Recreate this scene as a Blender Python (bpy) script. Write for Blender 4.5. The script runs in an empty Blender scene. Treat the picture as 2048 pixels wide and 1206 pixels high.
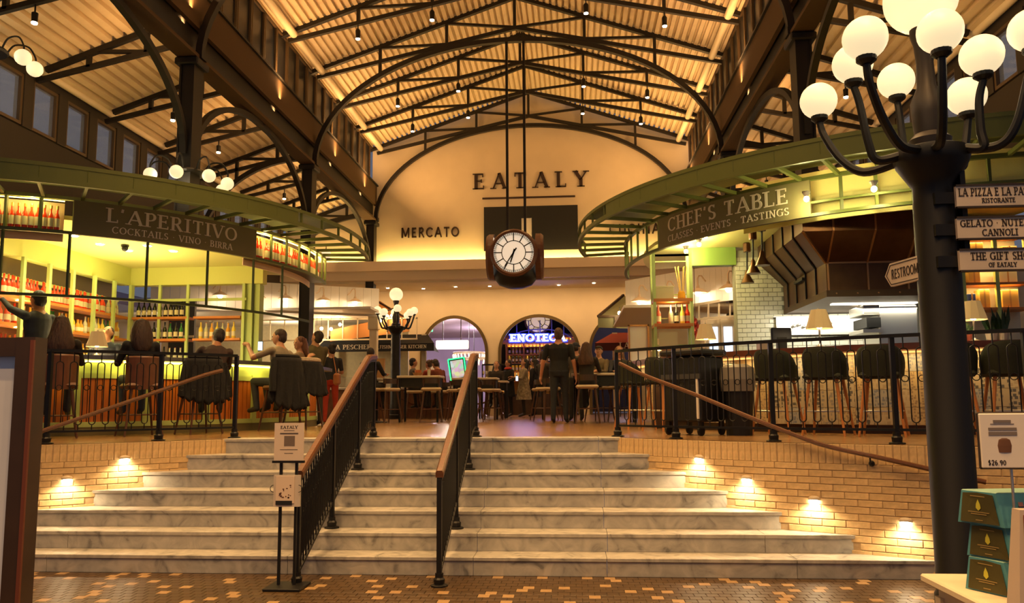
import bpy, math, random
import numpy as np
from mathutils import Vector, Matrix
random.seed(11)
SC = bpy.context.scene
COL = SC.collection
PI = math.pi
# ---------------------------------------------------------------- camera (photo taken as 2048 x 1206)
PSI, TH, RO, FPX, CYP, HC = 0.075, 0.11257, 0.00703, 1603.15, 624.3, 1.5578
_F = Vector((-math.sin(PSI)*math.cos(TH), math.cos(PSI)*math.cos(TH), math.sin(TH)))
_R = Vector((math.cos(PSI), math.sin(PSI), 0)); _U = _R.cross(_F)
_R2 = _R*math.cos(RO) - _U*math.sin(RO); _U2 = _U*math.cos(RO) + _R*math.sin(RO)
CAMP = Vector((0, 0, HC))
cd = bpy.data.cameras.new('camera'); cam = bpy.data.objects.new('camera', cd); COL.objects.link(cam)
m = Matrix.Identity(4)
for i in range(3):
    m[i][0] = _R2[i]; m[i][1] = _U2[i]; m[i][2] = -_F[i]; m[i][3] = CAMP[i]
cam.matrix_world = m
cd.sensor_width = 36; cd.lens = FPX/2048*36; cd.shift_y = (CYP-603)/2048; cd.clip_end = 200
SC.camera = cam
def ray(u, v): return _F + _R2*((u-1024)/FPX) - _U2*((v-CYP)/FPX)
def onY(u, v, Y): d = ray(u, v); return CAMP + d*(Y/d.y)
def onZ(u, v, Z): d = ray(u, v); return CAMP + d*((Z-HC)/d.z)
def onX(u, v, X): d = ray(u, v); return CAMP + d*(X/d.x)
# ---------------------------------------------------------------- world (dusk outside), exposure
W = bpy.data.worlds.new('world'); SC.world = W; W.use_nodes = True
bg = W.node_tree.nodes['Background']; bg.inputs[0].default_value = (0.30, 0.33, 0.44, 1); bg.inputs[1].default_value = 0.34
SC.view_settings.view_transform = 'Standard'; SC.view_settings.look = 'None'
SC.view_settings.exposure = 0.0; SC.view_settings.gamma = 1.0; SC.view_settings.use_curve_mapping = False
SC.cycles.max_bounces = 6; SC.cycles.diffuse_bounces = 3; SC.cycles.glossy_bounces = 3; SC.cycles.transmission_bounces = 4
SC.cycles.transparent_max_bounces = 8
SC.cycles.caustics_reflective = False; SC.cycles.caustics_refractive = False; SC.cycles.sample_clamp_indirect = 6.0
WARM = (1.0, 0.51, 0.175); WARM2 = (1.0, 0.70, 0.40); CREAM = (1.0, 0.80, 0.52)
# ---------------------------------------------------------------- materials
MATS = {}
def mat(name, col, rough=0.6, metal=0.0, emit=None, estr=0.0, noise=0.0, nscale=8.0, col2=None, bump=0.0, alpha=1.0, trans=0.0, spec=0.5, stretch=None):
    if name in MATS: return MATS[name]
    M = bpy.data.materials.new(name); M.use_nodes = True; nt = M.node_tree; b = nt.nodes['Principled BSDF']
    c = (*col, 1)
    b.inputs['Base Color'].default_value = c; b.inputs['Roughness'].default_value = rough
    b.inputs['Metallic'].default_value = metal; b.inputs['Specular IOR Level'].default_value = spec
    if emit:
        b.inputs['Emission Color'].default_value = (*emit, 1); b.inputs['Emission Strength'].default_value = estr
    if trans: b.inputs['Transmission Weight'].default_value = trans; b.inputs['IOR'].default_value = 1.3
    if alpha < 1: b.inputs['Alpha'].default_value = alpha
    if noise > 0 or bump > 0:
        tc = nt.nodes.new('ShaderNodeTexCoord'); n = nt.nodes.new('ShaderNodeTexNoise')
        n.inputs['Scale'].default_value = nscale; n.inputs['Detail'].default_value = 5
        if stretch:
            mp = nt.nodes.new('ShaderNodeMapping'); mp.inputs['Scale'].default_value = stretch
            nt.links.new(tc.outputs['Object'], mp.inputs[0]); nt.links.new(mp.outputs[0], n.inputs['Vector'])
        else: nt.links.new(tc.outputs['Object'], n.inputs['Vector'])
        if noise > 0:
            rp = nt.nodes.new('ShaderNodeValToRGB'); c2 = col2 or tuple(x*(1-noise) for x in col)
            rp.color_ramp.elements[0].position = 0.35; rp.color_ramp.elements[1].position = 0.65
            rp.color_ramp.elements[0].color = (*c2, 1); rp.color_ramp.elements[1].color = c
            nt.links.new(n.outputs['Fac'], rp.inputs[0]); nt.links.new(rp.outputs[0], b.inputs['Base Color'])
        if bump > 0:
            bp = nt.nodes.new('ShaderNodeBump'); bp.inputs['Strength'].default_value = bump; bp.inputs['Distance'].default_value = 0.02
            nt.links.new(n.outputs['Fac'], bp.inputs['Height']); nt.links.new(bp.outputs[0], b.inputs['Normal'])
    MATS[name] = M; return M
def emat(name, col, s): return mat(name, col, 0.5, emit=col, estr=s)
def objcolor(M, amount=0.35, c2=(0, 0, 0)):
    """vary a shared material's colour from piece to piece (each object's own random number)"""
    nt = M.node_tree; b = nt.nodes['Principled BSDF']; oi = nt.nodes.new('ShaderNodeObjectInfo')
    mx = nt.nodes.new('ShaderNodeMix'); mx.data_type = 'RGBA'; ml = nt.nodes.new('ShaderNodeMath'); ml.operation = 'MULTIPLY'; ml.inputs[1].default_value = amount
    nt.links.new(oi.outputs['Random'], ml.inputs[0]); nt.links.new(ml.outputs[0], mx.inputs['Factor'])
    l = b.inputs['Base Color'].links
    if l: nt.links.new(l[0].from_socket, mx.inputs['A'])
    else: mx.inputs['A'].default_value = b.inputs['Base Color'].default_value
    mx.inputs['B'].default_value = (*c2, 1); nt.links.new(mx.outputs['Result'], b.inputs['Base Color'])
    return M
iron = mat('black_iron', (0.009, 0.008, 0.0075), 0.48, 0.3)
steel = mat('dark_roof_steel', (0.013, 0.0105, 0.0085), 0.55, 0.2)
beamc = mat('brown_painted_beam', (0.090, 0.053, 0.025), 0.85, spec=0.25)
deck = mat('corrugated_roof_deck', (0.74, 0.60, 0.40), 0.5, noise=0.1, nscale=3)
cream = mat('cream_plaster', (0.78, 0.66, 0.46), 0.8, noise=0.06, nscale=1.5, bump=0.05)
white = mat('white_board', (0.80, 0.76, 0.68), 0.6)
gutterm = mat('cream_pipe', (0.80, 0.68, 0.48), 0.45)
wood = mat('oiled_handrail_wood', (0.135, 0.046, 0.012), 0.35, noise=0.35, nscale=6, stretch=(1, 12, 12))
oak = mat('oak_wood', (0.42, 0.19, 0.06), 0.5, noise=0.3, nscale=5)
darkwood = mat('dark_walnut', (0.060, 0.028, 0.012), 0.45, noise=0.3, nscale=5)
green = mat('olive_green_paint', (0.105, 0.125, 0.022), 0.5)
greenL = mat('pale_green_paint', (0.46, 0.56, 0.20), 0.55)
greenD = mat('deep_green_panel', (0.055, 0.075, 0.022), 0.6)
signg = mat('dark_olive_signboard', (0.19, 0.165, 0.070), 0.6)
letter = mat('pale_sign_lettering', (0.78, 0.70, 0.54), 0.6)
black = mat('matt_black', (0.008, 0.008, 0.008), 0.6)
glassdark = mat('night_window_glass', (0.008, 0.011, 0.018), 0.3, spec=0.35)
steelb = mat('brushed_stainless', (0.62, 0.60, 0.55), 0.32, 0.9)
# ---------------------------------------------------------------- mesh builder
def V(*a): return Vector(a)
class MB:
    def __init__(s): s.v = []; s.f = []; s.m = []
    def face(s, idx, mi=0): s.f.append(tuple(idx)); s.m.append(mi)
    def add(s, vs, fs, mi=0):
        o = len(s.v); s.v += [tuple(x) for x in vs]
        for q in fs: s.f.append(tuple(i+o for i in q)); s.m.append(mi)
        return s
    def quad(s, a, b, c, d, mi=0): return s.add([a, b, c, d], [(0, 1, 2, 3)], mi)
    def box(s, c, d, mi=0, rz=0.0, bev=0.0):
        x, y, z = d[0]/2, d[1]/2, d[2]/2; cs, sn = math.cos(rz), math.sin(rz)
        if bev > 0:
            b = min(bev, x*.9, y*.9, z*.9); vs = []; fs = []
            for zz, ix in ((-z, b), (-z+b, 0), (z-b, 0), (z, b)):
                for px, py in ((-x+b, -y+ix), (x-b, -y+ix), (x-ix, -y+b), (x-ix, y-b), (x-b, y-ix), (-x+b, y-ix), (-x+ix, y-b), (-x+ix, -y+b)):
                    vs.append((px, py, zz))
            for k in range(3):
                for i in range(8): j = (i+1) % 8; fs.append((k*8+i, k*8+j, k*8+8+j, k*8+8+i))
            fs.append(tuple(range(7, -1, -1))); fs.append(tuple(range(24, 32)))
        else:
            vs = [(-x, -y, -z), (x, -y, -z), (x, y, -z), (-x, y, -z), (-x, -y, z), (x, -y, z), (x, y, z), (-x, y, z)]
            fs = [(3, 2, 1, 0), (4, 5, 6, 7), (0, 1, 5, 4), (1, 2, 6, 5), (2, 3, 7, 6), (3, 0, 4, 7)]
        return s.add([(c[0]+cs*p[0]-sn*p[1], c[1]+sn*p[0]+cs*p[1], c[2]+p[2]) for p in vs], fs, mi)
    def hexa(s, p8, mi=0):
        return s.add(p8, [(3, 2, 1, 0), (4, 5, 6, 7), (0, 1, 5, 4), (1, 2, 6, 5), (2, 3, 7, 6), (3, 0, 4, 7)], mi)
    def sweep(s, pts, prof, ref=(0, 0, 1), closed=False, mi=0, caps=True):
        pts = [Vector(p) for p in pts]; ref = Vector(ref).normalized(); n = len(pts); k = len(prof); vs = []; fs = []
        for i, p in enumerate(pts):
            a = pts[(i-1) % n] if (closed or i > 0) else p; b = pts[(i+1) % n] if (closed or i < n-1) else p
            t = (b-a); sd = t.cross(ref)
            sd = sd.normalized() if sd.length > 1e-9 else Vector((1, 0, 0))
            for pa, pb in prof: vs.append(p + ref*pa + sd*pb)
        for i in range(n if closed else n-1):
            for j in range(k):
                a = i*k+j; b = i*k+(j+1) % k; c = ((i+1) % n)*k+(j+1) % k; d = ((i+1) % n)*k+j
                fs.append((a, b, c, d))
        if caps and not closed: fs.append(tuple(range(k-1, -1, -1))); fs.append(tuple(range((n-1)*k, n*k)))
        return s.add(vs, fs, mi)
    def bar(s, p, q, w, h=None, ref=None, mi=0):
        h = h or w; p = Vector(p); q = Vector(q); t = (q-p)
        if ref is None: ref = (0, 0, 1) if abs(t.normalized().z) < 0.95 else (0, 1, 0)
        r = Vector(ref); tn = t.normalized(); r = (r - tn*r.dot(tn)).normalized()
        return s.sweep([p, q], [(-h/2, -w/2), (h/2, -w/2), (h/2, w/2), (-h/2, w/2)], r, mi=mi)
    def tube(s, pts, r, n=8, mi=0, caps=True, closed=False):
        pts = [Vector(p) for p in pts]; N = len(pts); rs = r if isinstance(r, (list, tuple)) else [r]*N
        vs = []; fs = []; a = None
        for i, p in enumerate(pts):
            q0 = pts[(i-1) % N] if (closed or i > 0) else p; q1 = pts[(i+1) % N] if (closed or i < N-1) else p
            t = (q1-q0).normalized()
            if a is None:
                a = Vector((0, 0, 1)) if abs(t.z) < 0.9 else Vector((1, 0, 0))
            a = (a - t*a.dot(t)).normalized(); b = t.cross(a)
            for j in range(n):
                an = 2*PI*j/n; vs.append(p + a*(math.cos(an)*rs[i]) + b*(math.sin(an)*rs[i]))
        for i in range(N if closed else N-1):
            for j in range(n):
                fs.append((i*n+j, i*n+(j+1) % n, ((i+1) % N)*n+(j+1) % n, ((i+1) % N)*n+j))
        if caps and not closed: fs.append(tuple(range(n-1, -1, -1))); fs.append(tuple(range((N-1)*n, N*n)))
        return s.add(vs, fs, mi)
    def lathe(s, prof, n=16, c=(0, 0, 0), mi=0, axis='z', mis=None):
        vs = []; k = len(prof)
        for r, z in prof:
            for j in range(n):
                an = 2*PI*j/n; x, y = r*math.cos(an), r*math.sin(an)
                p = (x, y, z) if axis == 'z' else (x, z, y) if axis == 'y' else (z, x, y)
                vs.append((c[0]+p[0], c[1]+p[1], c[2]+p[2]))
        o = len(s.v); s.v += vs
        for i in range(k-1):
            for j in range(n):
                q = (o+i*n+j, o+i*n+(j+1) % n, o+(i+1)*n+(j+1) % n, o+(i+1)*n+j)
                s.face(q if axis != 'y' else q[::-1], mis[i] if mis else mi)
        s.face(tuple(o+j for j in range(n-1, -1, -1)), mis[0] if mis else mi); s.face(tuple(o+(k-1)*n+j for j in range(n)), mis[-1] if mis else mi)
        return s
    def sphere(s, c, r, n=14, k=8, mi=0):
        rr = r if isinstance(r, (tuple, list)) else (r, r, r); vs = [(c[0], c[1], c[2]-rr[2])]; fs = []
        for i in range(1, k):
            th = PI*i/k
            for j in range(n): an = 2*PI*j/n; vs.append((c[0]+rr[0]*math.sin(th)*math.cos(an), c[1]+rr[1]*math.sin(th)*math.sin(an), c[2]-rr[2]*math.cos(th)))
        vs.append((c[0], c[1], c[2]+rr[2]))
        for j in range(n): fs.append((0, 1+(j+1) % n, 1+j)); fs.append((len(vs)-1, 1+(k-2)*n+j, 1+(k-2)*n+(j+1) % n))
        for i in range(k-2):
            for j in range(n): fs.append((1+i*n+j, 1+i*n+(j+1) % n, 1+(i+1)*n+(j+1) % n, 1+(i+1)*n+j))
        return s.add(vs, fs, mi)
    def prism(s, poly, fn, d0, d1, mi=0):
        """poly in 2D, fn(s,t,depth)->point"""
        n = len(poly); vs = [fn(x, y, d0) for x, y in poly]+[fn(x, y, d1) for x, y in poly]
        fs = [tuple(range(n-1, -1, -1)), tuple(range(n, 2*n))]+[(i, (i+1) % n, n+(i+1) % n, n+i) for i in range(n)]
        return s.add(vs, fs, mi)
    def mesh(s, name, mats, smooth=False):
        me = bpy.data.meshes.new(name); me.from_pydata(s.v, [], s.f)
        for mm in (mats if isinstance(mats, (list, tuple)) else [mats]): me.materials.append(mm)
        if any(s.m): me.polygons.foreach_set('material_index', s.m)
        if smooth:
            me.polygons.foreach_set('use_smooth', [True]*len(me.polygons))
            try: me.set_sharp_from_angle(angle=math.radians(40))
            except Exception: pass
        me.update(); return me
def props(o, label=None, cat=None, group=None, kind=None):
    if label: o['label'] = label
    if cat: o['category'] = cat
    if group: o['group'] = group
    if kind: o['kind'] = kind
    return o
def link(o, parent=None, keep=True):
    COL.objects.link(o)
    if parent is not None:
        o.parent = parent
        if keep: o.matrix_parent_inverse = WM[parent.name].inverted()
    return o
WM = {}
def put(name, me, parent=None, label=None, cat=None, group=None, kind=None, loc=None, rz=0.0, keep=True, M=None):
    o = bpy.data.objects.new(name, me)
    if M is not None: o.matrix_basis = M
    elif loc is not None or rz: o.location = loc or (0, 0, 0); o.rotation_euler = (0, 0, rz)
    link(o, parent, keep)
    WM[o.name] = (WM[parent.name] if parent is not None and not keep else Matrix.Identity(4)) @ (M if M is not None else Matrix.Translation(loc or (0, 0, 0)) @ Matrix.Rotation(rz, 4, 'Z'))
    return props(o, label, cat, group, kind)
def mk(name, mb, mats, parent=None, label=None, cat=None, group=None, kind=None, smooth=False, **k):
    return put(name, mb.mesh(name, mats, smooth), parent, label, cat, group, kind, **k)
def thing(name, label, cat, loc=(0, 0, 0), group=None, rz=0.0, kind=None):
    return put(name, None, None, label, cat, group, kind, loc=loc, rz=rz)
def copy_tree(o, loc=None, rz=None, parent=None, label=None, group=None, M=None):
    c = o.copy(); COL.objects.link(c)
    if parent is not None: c.parent = parent; c.matrix_parent_inverse = o.matrix_parent_inverse.copy()
    if loc is not None: c.location = loc
    if rz is not None: c.rotation_euler = (0, 0, rz)
    if label: c['label'] = label
    if group: c['group'] = group
    WM[c.name] = Matrix.Translation(c.location) @ Matrix.Rotation(c.rotation_euler[2], 4, 'Z')
    for ch in list(o.children): copy_tree(ch, parent=c)
    return c
def lamp(kind, loc, power, col=WARM, size=0.05, aim=None, spot=1.2, blend=0.6, parent=None, sx=None, sy=None, name='lamp_light'):
    L = bpy.data.lights.new(name, kind); L.energy = power; L.color = col
    if kind == 'AREA':
        L.shape = 'RECTANGLE' if sy else 'SQUARE'; L.size = sx or size
        if sy: L.size_y = sy
    else: L.shadow_soft_size = size
    if kind == 'SPOT': L.spot_size = spot; L.spot_blend = blend
    o = bpy.data.objects.new(name, L); o.location = loc
    if aim is not None: o.rotation_euler = (Vector(aim)-Vector(loc)).to_track_quat('-Z', 'Y').to_euler()
    link(o, parent); return o
# ---------------------------------------------------------------- stroke lettering
def _arc(cx, cy, rx, ry, a0, a1, n=14): return [(cx+rx*math.cos(math.radians(a0+(a1-a0)*i/n)), cy+ry*math.sin(math.radians(a0+(a1-a0)*i/n))) for i in range(n+1)]
def glyph(ch, T, t, ser):
    P = []
    def ln(x0, y0, x1, y1, w):
        dx, dy = x1-x0, y1-y0; L = math.hypot(dx, dy) or 1; nx, ny = -dy/L*w/2, dx/L*w/2
        P.append([(x0-nx, y0-ny), (x1-nx, y1-ny), (x1+nx, y1+ny), (x0+nx, y0+ny)])
    def st(x, y0=0, y1=1, w=None): P.append([(x-(w or T)/2, y0), (x+(w or T)/2, y0), (x+(w or T)/2, y1), (x-(w or T)/2, y1)])
    def hz(x0, x1, y, w=None): w = w or t; P.append([(x0, y-w/2), (x1, y-w/2), (x1, y+w/2), (x0, y+w/2)])
    def sf(x, y, l=0.13):
        if ser: hz(x-T/2-l*ser, x+T/2+l*ser, y+(t*.35 if y < .5 else -t*.35), t*.7)
    def tick(x, y, d):
        if ser: P.append([(x-t*.4, y), (x+t*.4, y), (x+t*.4, y+d*.22), (x-t*.4, y+d*.22)])
    def ac(cx, cy, rx, ry, a0, a1, n=14):
        A = _arc(cx, cy, rx, ry, a0, a1, n)
        for i in range(n):
            ws = []
            for k in (i, i+1):
                c = abs(math.cos(math.radians(a0+(a1-a0)*k/n))); ws.append(t+(T-t)*c*c)
            q = []
            for (x, y), w, sg in ((A[i], ws[0], -1), (A[i+1], ws[1], -1), (A[i+1], ws[1], 1), (A[i], ws[0], 1)):
                k = math.hypot((x-cx)/rx, (y-cy)/ry) or 1; ux, uy = (x-cx)/k/rx, (y-cy)/k/ry
                L = math.hypot(ux, uy) or 1; q.append((x+sg*ux/L*w/2, y+sg*uy/L*w/2))
            P.append(q)
    h = t/2; w = .7
    if ch == 'A': w = .86; ln(.43, 1, .07, 0, t*1.1); ln(.43, 1, .79, 0, T); hz(.2, .66, .33); sf(.07, 0, .09); sf(.79, 0, .09)
    elif ch == 'B': w = .66; st(.14); hz(.14, .32, 1-h); hz(.14, .36, .53); hz(.14, .36, h); ac(.32, .765, .21, .225, -90, 90); ac(.36, .27, .24, .26, -90, 90); sf(.08, 0, .05); sf(.08, 1, .05)
    elif ch == 'C': w = .8; ac(.44, .5, .38, .5-h, 42, 318, 20); tick(.72, .8, .9); tick(.72, .2, -.4)
    elif ch == 'D': w = .82; st(.14); hz(.14, .34, 1-h); hz(.14, .34, h); ac(.34, .5, .4, .5-h, -90, 90); sf(.08, 0, .05); sf(.08, 1, .05)
    elif ch == 'E': w = .64; st(.14); hz(.14, .56, 1-h); hz(.14, .48, .52); hz(.14, .6, h); sf(.1, 0, .07); sf(.1, 1, .07); tick(.55, 1, -1); tick(.6, 0, 1); tick(.47, .41, 1)
    elif ch == 'F': w = .6; st(.14); hz(.14, .55, 1-h); hz(.14, .46, .5); sf(.14, 0); sf(.1, 1, .07); tick(.54, 1, -1); tick(.46, .39, 1)
    elif ch == 'G': w = .84; ac(.44, .5, .38, .5-h, 42, 330, 20); st(.72, .05, .42); sf(.72, .46, .08); tick(.72, .8, .9)
    elif ch == 'H': w = .84; st(.14); st(.7); hz(.14, .7, .5); [sf(x, y) for x in (.14, .7) for y in (0, 1)]
    elif ch == 'I': w = .36; st(.18); sf(.18, 0); sf(.18, 1)
    elif ch == 'K': w = .76; st(.14); ln(.16, .42, .62, 1, t); ln(.32, .6, .68, 0, T); sf(.14, 0); sf(.14, 1); sf(.66, 0, .06); sf(.6, 1, .06)
    elif ch == 'L': w = .62; st(.14); hz(.14, .58, h); sf(.14, 0, .08); sf(.14, 1); tick(.58, 0, 1)
    elif ch == 'M': w = 1.0; st(.12, 0, 1, t*1.2); st(.86); ln(.13, 1, .49, .12, T); ln(.85, 1, .49, .12, t); sf(.12, 0, .08); sf(.86, 0); sf(.08, 1, .05); sf(.9, 1, .05)
    elif ch == 'N': w = .86; st(.14, 0, 1, t*1.2); st(.72, 0, 1, t*1.2); ln(.14, 1, .72, .02, T); sf(.14, 0, .09); sf(.1, 1, .06); sf(.72, 1, .09)
    elif ch == 'O': w = .9; ac(.45, .5, .38, .5-h, 0, 360, 26)
    elif ch == 'P': w = .62; st(.14); hz(.14, .34, 1-h); hz(.14, .34, .46); ac(.34, .73, .22, .27-h*.5, -90, 90); sf(.14, 0); sf(.08, 1, .05)
    elif ch == 'R': w = .74; st(.14); hz(.14, .34, 1-h); hz(.14, .34, .48); ac(.34, .74, .21, .26-h*.5, -90, 90); ln(.36, .48, .66, 0, T); sf(.14, 0, .09); sf(.08, 1, .05); sf(.66, 0, .05)
    elif ch == 'S': w = .58; ac(.29, .74, .2, .26-h, 35, 270, 14); ac(.29, .26, .21, .26-h, -145, 90, 14); tick(.47, .78, .9); tick(.09, .22, -.9)
    elif ch == 'T': w = .74; st(.37); hz(.05, .69, 1-h); sf(.37, 0); tick(.06, 1, -1.1); tick(.68, 1, -1.1)
    elif ch == 'U': w = .84; st(.14, .3, 1); st(.7, .3, 1, t*1.2); ac(.42, .32, .28, .32-h, 180, 360); sf(.14, 1); sf(.7, 1)
    elif ch == 'V': w = .82; ln(.06, 1, .42, 0, T); ln(.76, 1, .42, 0, t); sf(.07, 1, .08); sf(.75, 1, .08)
    elif ch == 'Y': w = .8; ln(.06, 1, .4, .45, T); ln(.74, 1, .4, .45, t); st(.4, 0, .5); sf(.4, 0); sf(.07, 1, .08); sf(.73, 1, .08)
    elif ch == 'Z': w = .7; hz(.06, .62, 1-h); hz(.06, .64, h); ln(.58, 1, .1, 0, T); tick(.08, 1, -1); tick(.62, 0, 1)
    elif ch == "'": w = .22; ln(.1, 1, .06, .76, T*.8)
    elif ch == '·': w = .3; P.append([(.15+.07*math.cos(i*PI/3), .5+.07*math.sin(i*PI/3)) for i in range(6)])
    elif ch == '.': w = .24; P.append([(.06, 0), (.18, 0), (.18, .12), (.06, .12)])
    elif ch == '$': w = .62; ac(.3, .7, .18, .2, 35, 270); ac(.3, .3, .18, .2, -145, 90); st(.3, -.08, 1.08, t)
    elif ch == '0': w = .6; ac(.3, .5, .22, .5-h, 0, 360, 20)
    elif ch == '2': w = .58; ac(.28, .74, .2, .24, -30, 170); ln(.45, .62, .08, h, t*1.3); hz(.06, .52, h, t*1.3)
    elif ch == '6': w = .58; ac(.29, .3, .21, .3-h, 0, 360, 18); ac(.5, .45, .42, .52, 105, 190)
    elif ch == '9': w = .58; ac(.29, .7, .21, .3-h, 0, 360, 18); ac(.08, .55, .42, .52, -75, 10)
    else: w = .36
    return w, P
def text_polys(txt, H, space=0.12, T=0.17, t=0.07, ser=1.0, width=1.0):
    """list of (char, polygons) and total width; origin at the start of the baseline"""
    x = 0; out = []
    for ch in txt:
        w, P = glyph(ch, T, t, ser)
        if P: out.append((ch, [[((x+px*width)*H, py*H) for px, py in q] for q in P]))
        x += w*width + space
    return out, (x-space)*H
def lettering(mb, txt, H, fn, s0=None, t0=0, d0=0.0, d1=0.01, fit=None, mi=0, **k):
    out, w = text_polys(txt, H, **k); sx = 1.0
    if fit: sx = fit/w; w = fit
    off = -w/2 if s0 is None else s0
    for _, ps in out:
        for q in ps: mb.prism([(off+x*sx, t0+y) for x, y in q], fn, d0, d1, mi)
    return w
# ================================================================ STRUCTURE
ZU = 1.155; RISE = 0.165; Y1 = 7.457; TR = 0.3083; SCX = -1.80; NCX = -1.30
YT = [24.38-2*k for k in range(14)]            # roof truss lines
YC = [24.38, 18.38, 12.38, 6.38]               # column lines
XL, XR_, ZG, XA, ZA = -6.03, 3.53, 9.70, -1.25, 11.34
def mx(x): return 2*NCX-x
WR = [(0.38, 9.47), (0.508, 9.307), (0.814, 8.998), (1.162, 8.69), (1.529, 8.382), (1.973, 8.074), (2.542, 7.765), (3.122, 7.457), (3.85, 7.12), (4.75, 6.82), (5.9, 6.62)]
WL = [(2*SCX-x, y) for x, y in WR]
def wall_x_right(y):
    for (x0, y0), (x1, y1) in zip(WR, WR[1:]):
        if y1 <= y <= y0: return x0+(x1-x0)*(y0-y)/(y0-y1)
    return WR[0][0] if y > WR[0][1] else WR[-1][0]
# --- lower floor of small pavers
pav = mat('brown_floor_paver', (0.088, 0.048, 0.016), 0.35, noise=0.35, nscale=14); objcolor(pav, 0.5, (0.034, 0.020, 0.008))
pavL = mat('pale_floor_paver', (0.40, 0.25, 0.11), 0.35, noise=0.2, nscale=20); objcolor(pavL, 0.4, (0.30, 0.17, 0.07))
grout = mat('floor_grout', (0.045, 0.028, 0.012), 0.7, noise=0.3, nscale=9)
floor = mk('floor', MB().box((-1, 2.0, -0.056), (24, 11.2, 0.1)), grout, kind='structure', label='lower floor of small brown pavers with scattered pale ones')
TP = 0.1
tile_me = [MB().box((0, 0, 0), (TP*.95, TP*.95, .006), bev=.002).mesh('paver', mm) for mm in (pav, pavL)]
cells = []
for j in range(56):
    for i in range(118):
        pale = random.random() < 0.12 and not (cells and cells[-1][2]); cells.append((-6.3+i*TP+(TP/2 if j % 2 else 0), 7.40-j*TP, pale))
def inview(p):
    d = Vector(p)-CAMP; w = d.dot(_F); u = 1024+FPX*d.dot(_R2)/w; v = CYP-FPX*d.dot(_U2)/w
    return 55 < u < 1890 and v < 1206
vis = [c for c in cells if inview((c[0], c[1], 0))]; vis.sort(key=lambda c: c[1])
near = set(vis[:300]); rest = MB()
for c in cells:
    if c in near: put('paver', tile_me[1 if c[2] else 0], floor, loc=(c[0], c[1], -0.003))
    else: rest.box((c[0], c[1], -0.003), (TP*.95, TP*.95, .006), 1 if c[2] else 0)
mk('paver_field', rest, [pav, pavL], floor, kind='stuff')
# --- upper floor
upf = mat('upper_brick_paving', (0.30, 0.17, 0.070), 0.26, noise=0.5, nscale=5, col2=(0.17, 0.09, 0.035), bump=0.15)
mb = MB()
edge = [(x, y) for x, y in WL[::-1]]+[(x, y) for x, y in WR]
edge = [(-16, 6.4)]+edge[:]+[(14, 6.4)]
for (x0, y0), (x1, y1) in zip(edge, edge[1:]):
    mb.quad((x0, y0+.02, ZU), (x1, y1+.02, ZU), (x1, 60, ZU), (x0, 60, ZU))
mk('floor_upper', mb, upf, kind='structure', label='upper market floor of worn brown brick paving')
# --- marble staircase, each slab its own piece
mar = mat('grey_white_marble', (0.50, 0.465, 0.40), 0.38, noise=0.28, nscale=5, col2=(0.34, 0.32, 0.28), bump=0.03)
_nt = mar.node_tree; _ns = [n for n in _nt.nodes if n.type == 'TEX_NOISE'][0]; _ns.inputs['Detail'].default_value = 9; _ns.inputs['Distortion'].default_value = 1.6
_rp = [n for n in _nt.nodes if n.type == 'VALTORGB'][0]; e = _rp.color_ramp.elements.new(0.30); e.color = (0.17, 0.165, 0.15, 1); _rp.color_ramp.elements[1].position = 0.40
objcolor(mar, 0.25, (0.40, 0.38, 0.36))
stairs = thing('staircase', 'wide marble staircase between splayed brick walls', 'stairs', (SCX, Y1, 0))
for k in range(1, 8):
    yk = Y1+(k-1)*TR; xr = wall_x_right(yk)+.03; xl = 2*SCX-xr; z1 = RISE*k
    cuts = [xl, -2.66, -0.93, 0.28 if k % 2 else 0.30, xr]
    if xr > 2.4: cuts.insert(4, 1.75+.2*(k % 2)); cuts.insert(1, -5.0)
    cuts = sorted(c for c in set(cuts) if xl <= c <= xr)
    for a, b in zip(cuts, cuts[1:]):
        c = (a+b)/2; w = b-a-.003
        mk('riser_slab', MB().box((c, yk+.015, z1-RISE/2-.018), (w, .03, RISE-.034), bev=.002), mar, stairs)
        if k < 7: mk('tread_slab', MB().box((c, yk+TR/2+.005, z1-.018), (w, TR+.04, .034), bev=.004), mar, stairs)
        else: mk('tread_slab', MB().box((c, yk+.17, z1-.0155), (w, .37, .034), bev=.004), mar, stairs)
# --- curved brick flank walls
brickm = mat('buff_wall_brick', (0.78, 0.54, 0.26), 0.75, noise=0.25, nscale=18, bump=0.2); objcolor(brickm, 0.35, (0.62, 0.41, 0.185))
mortar = mat('buff_mortar', (0.55, 0.39, 0.21), 0.9, noise=0.2, nscale=20)
def resample(pts, step):
    P = [Vector((x, y, 0)) for x, y in pts]; out = [P[0].copy()]; acc = 0
    for a, b in zip(P, P[1:]):
        L = (b-a).length; s = step-acc
        while s <= L: out.append(a+(b-a)*(s/L)); s += step
        acc = L-(s-step)
    return out
def smooth_curve(pts, n=8):
    out = []
    for i in range(len(pts)-1):
        p0 = Vector(pts[max(i-1, 0)]); p1 = Vector(pts[i]); p2 = Vector(pts[i+1]); p3 = Vector(pts[min(i+2, len(pts)-1)])
        for j in range(n):
            t = j/n; out.append(0.5*((2*p1)+(p2-p0)*t+(2*p0-5*p1+4*p2-p3)*t*t+(3*p1-p0-3*p2+p3)*t**3))
    out.append(Vector(pts[-1])); return out
CRV = {}
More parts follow.
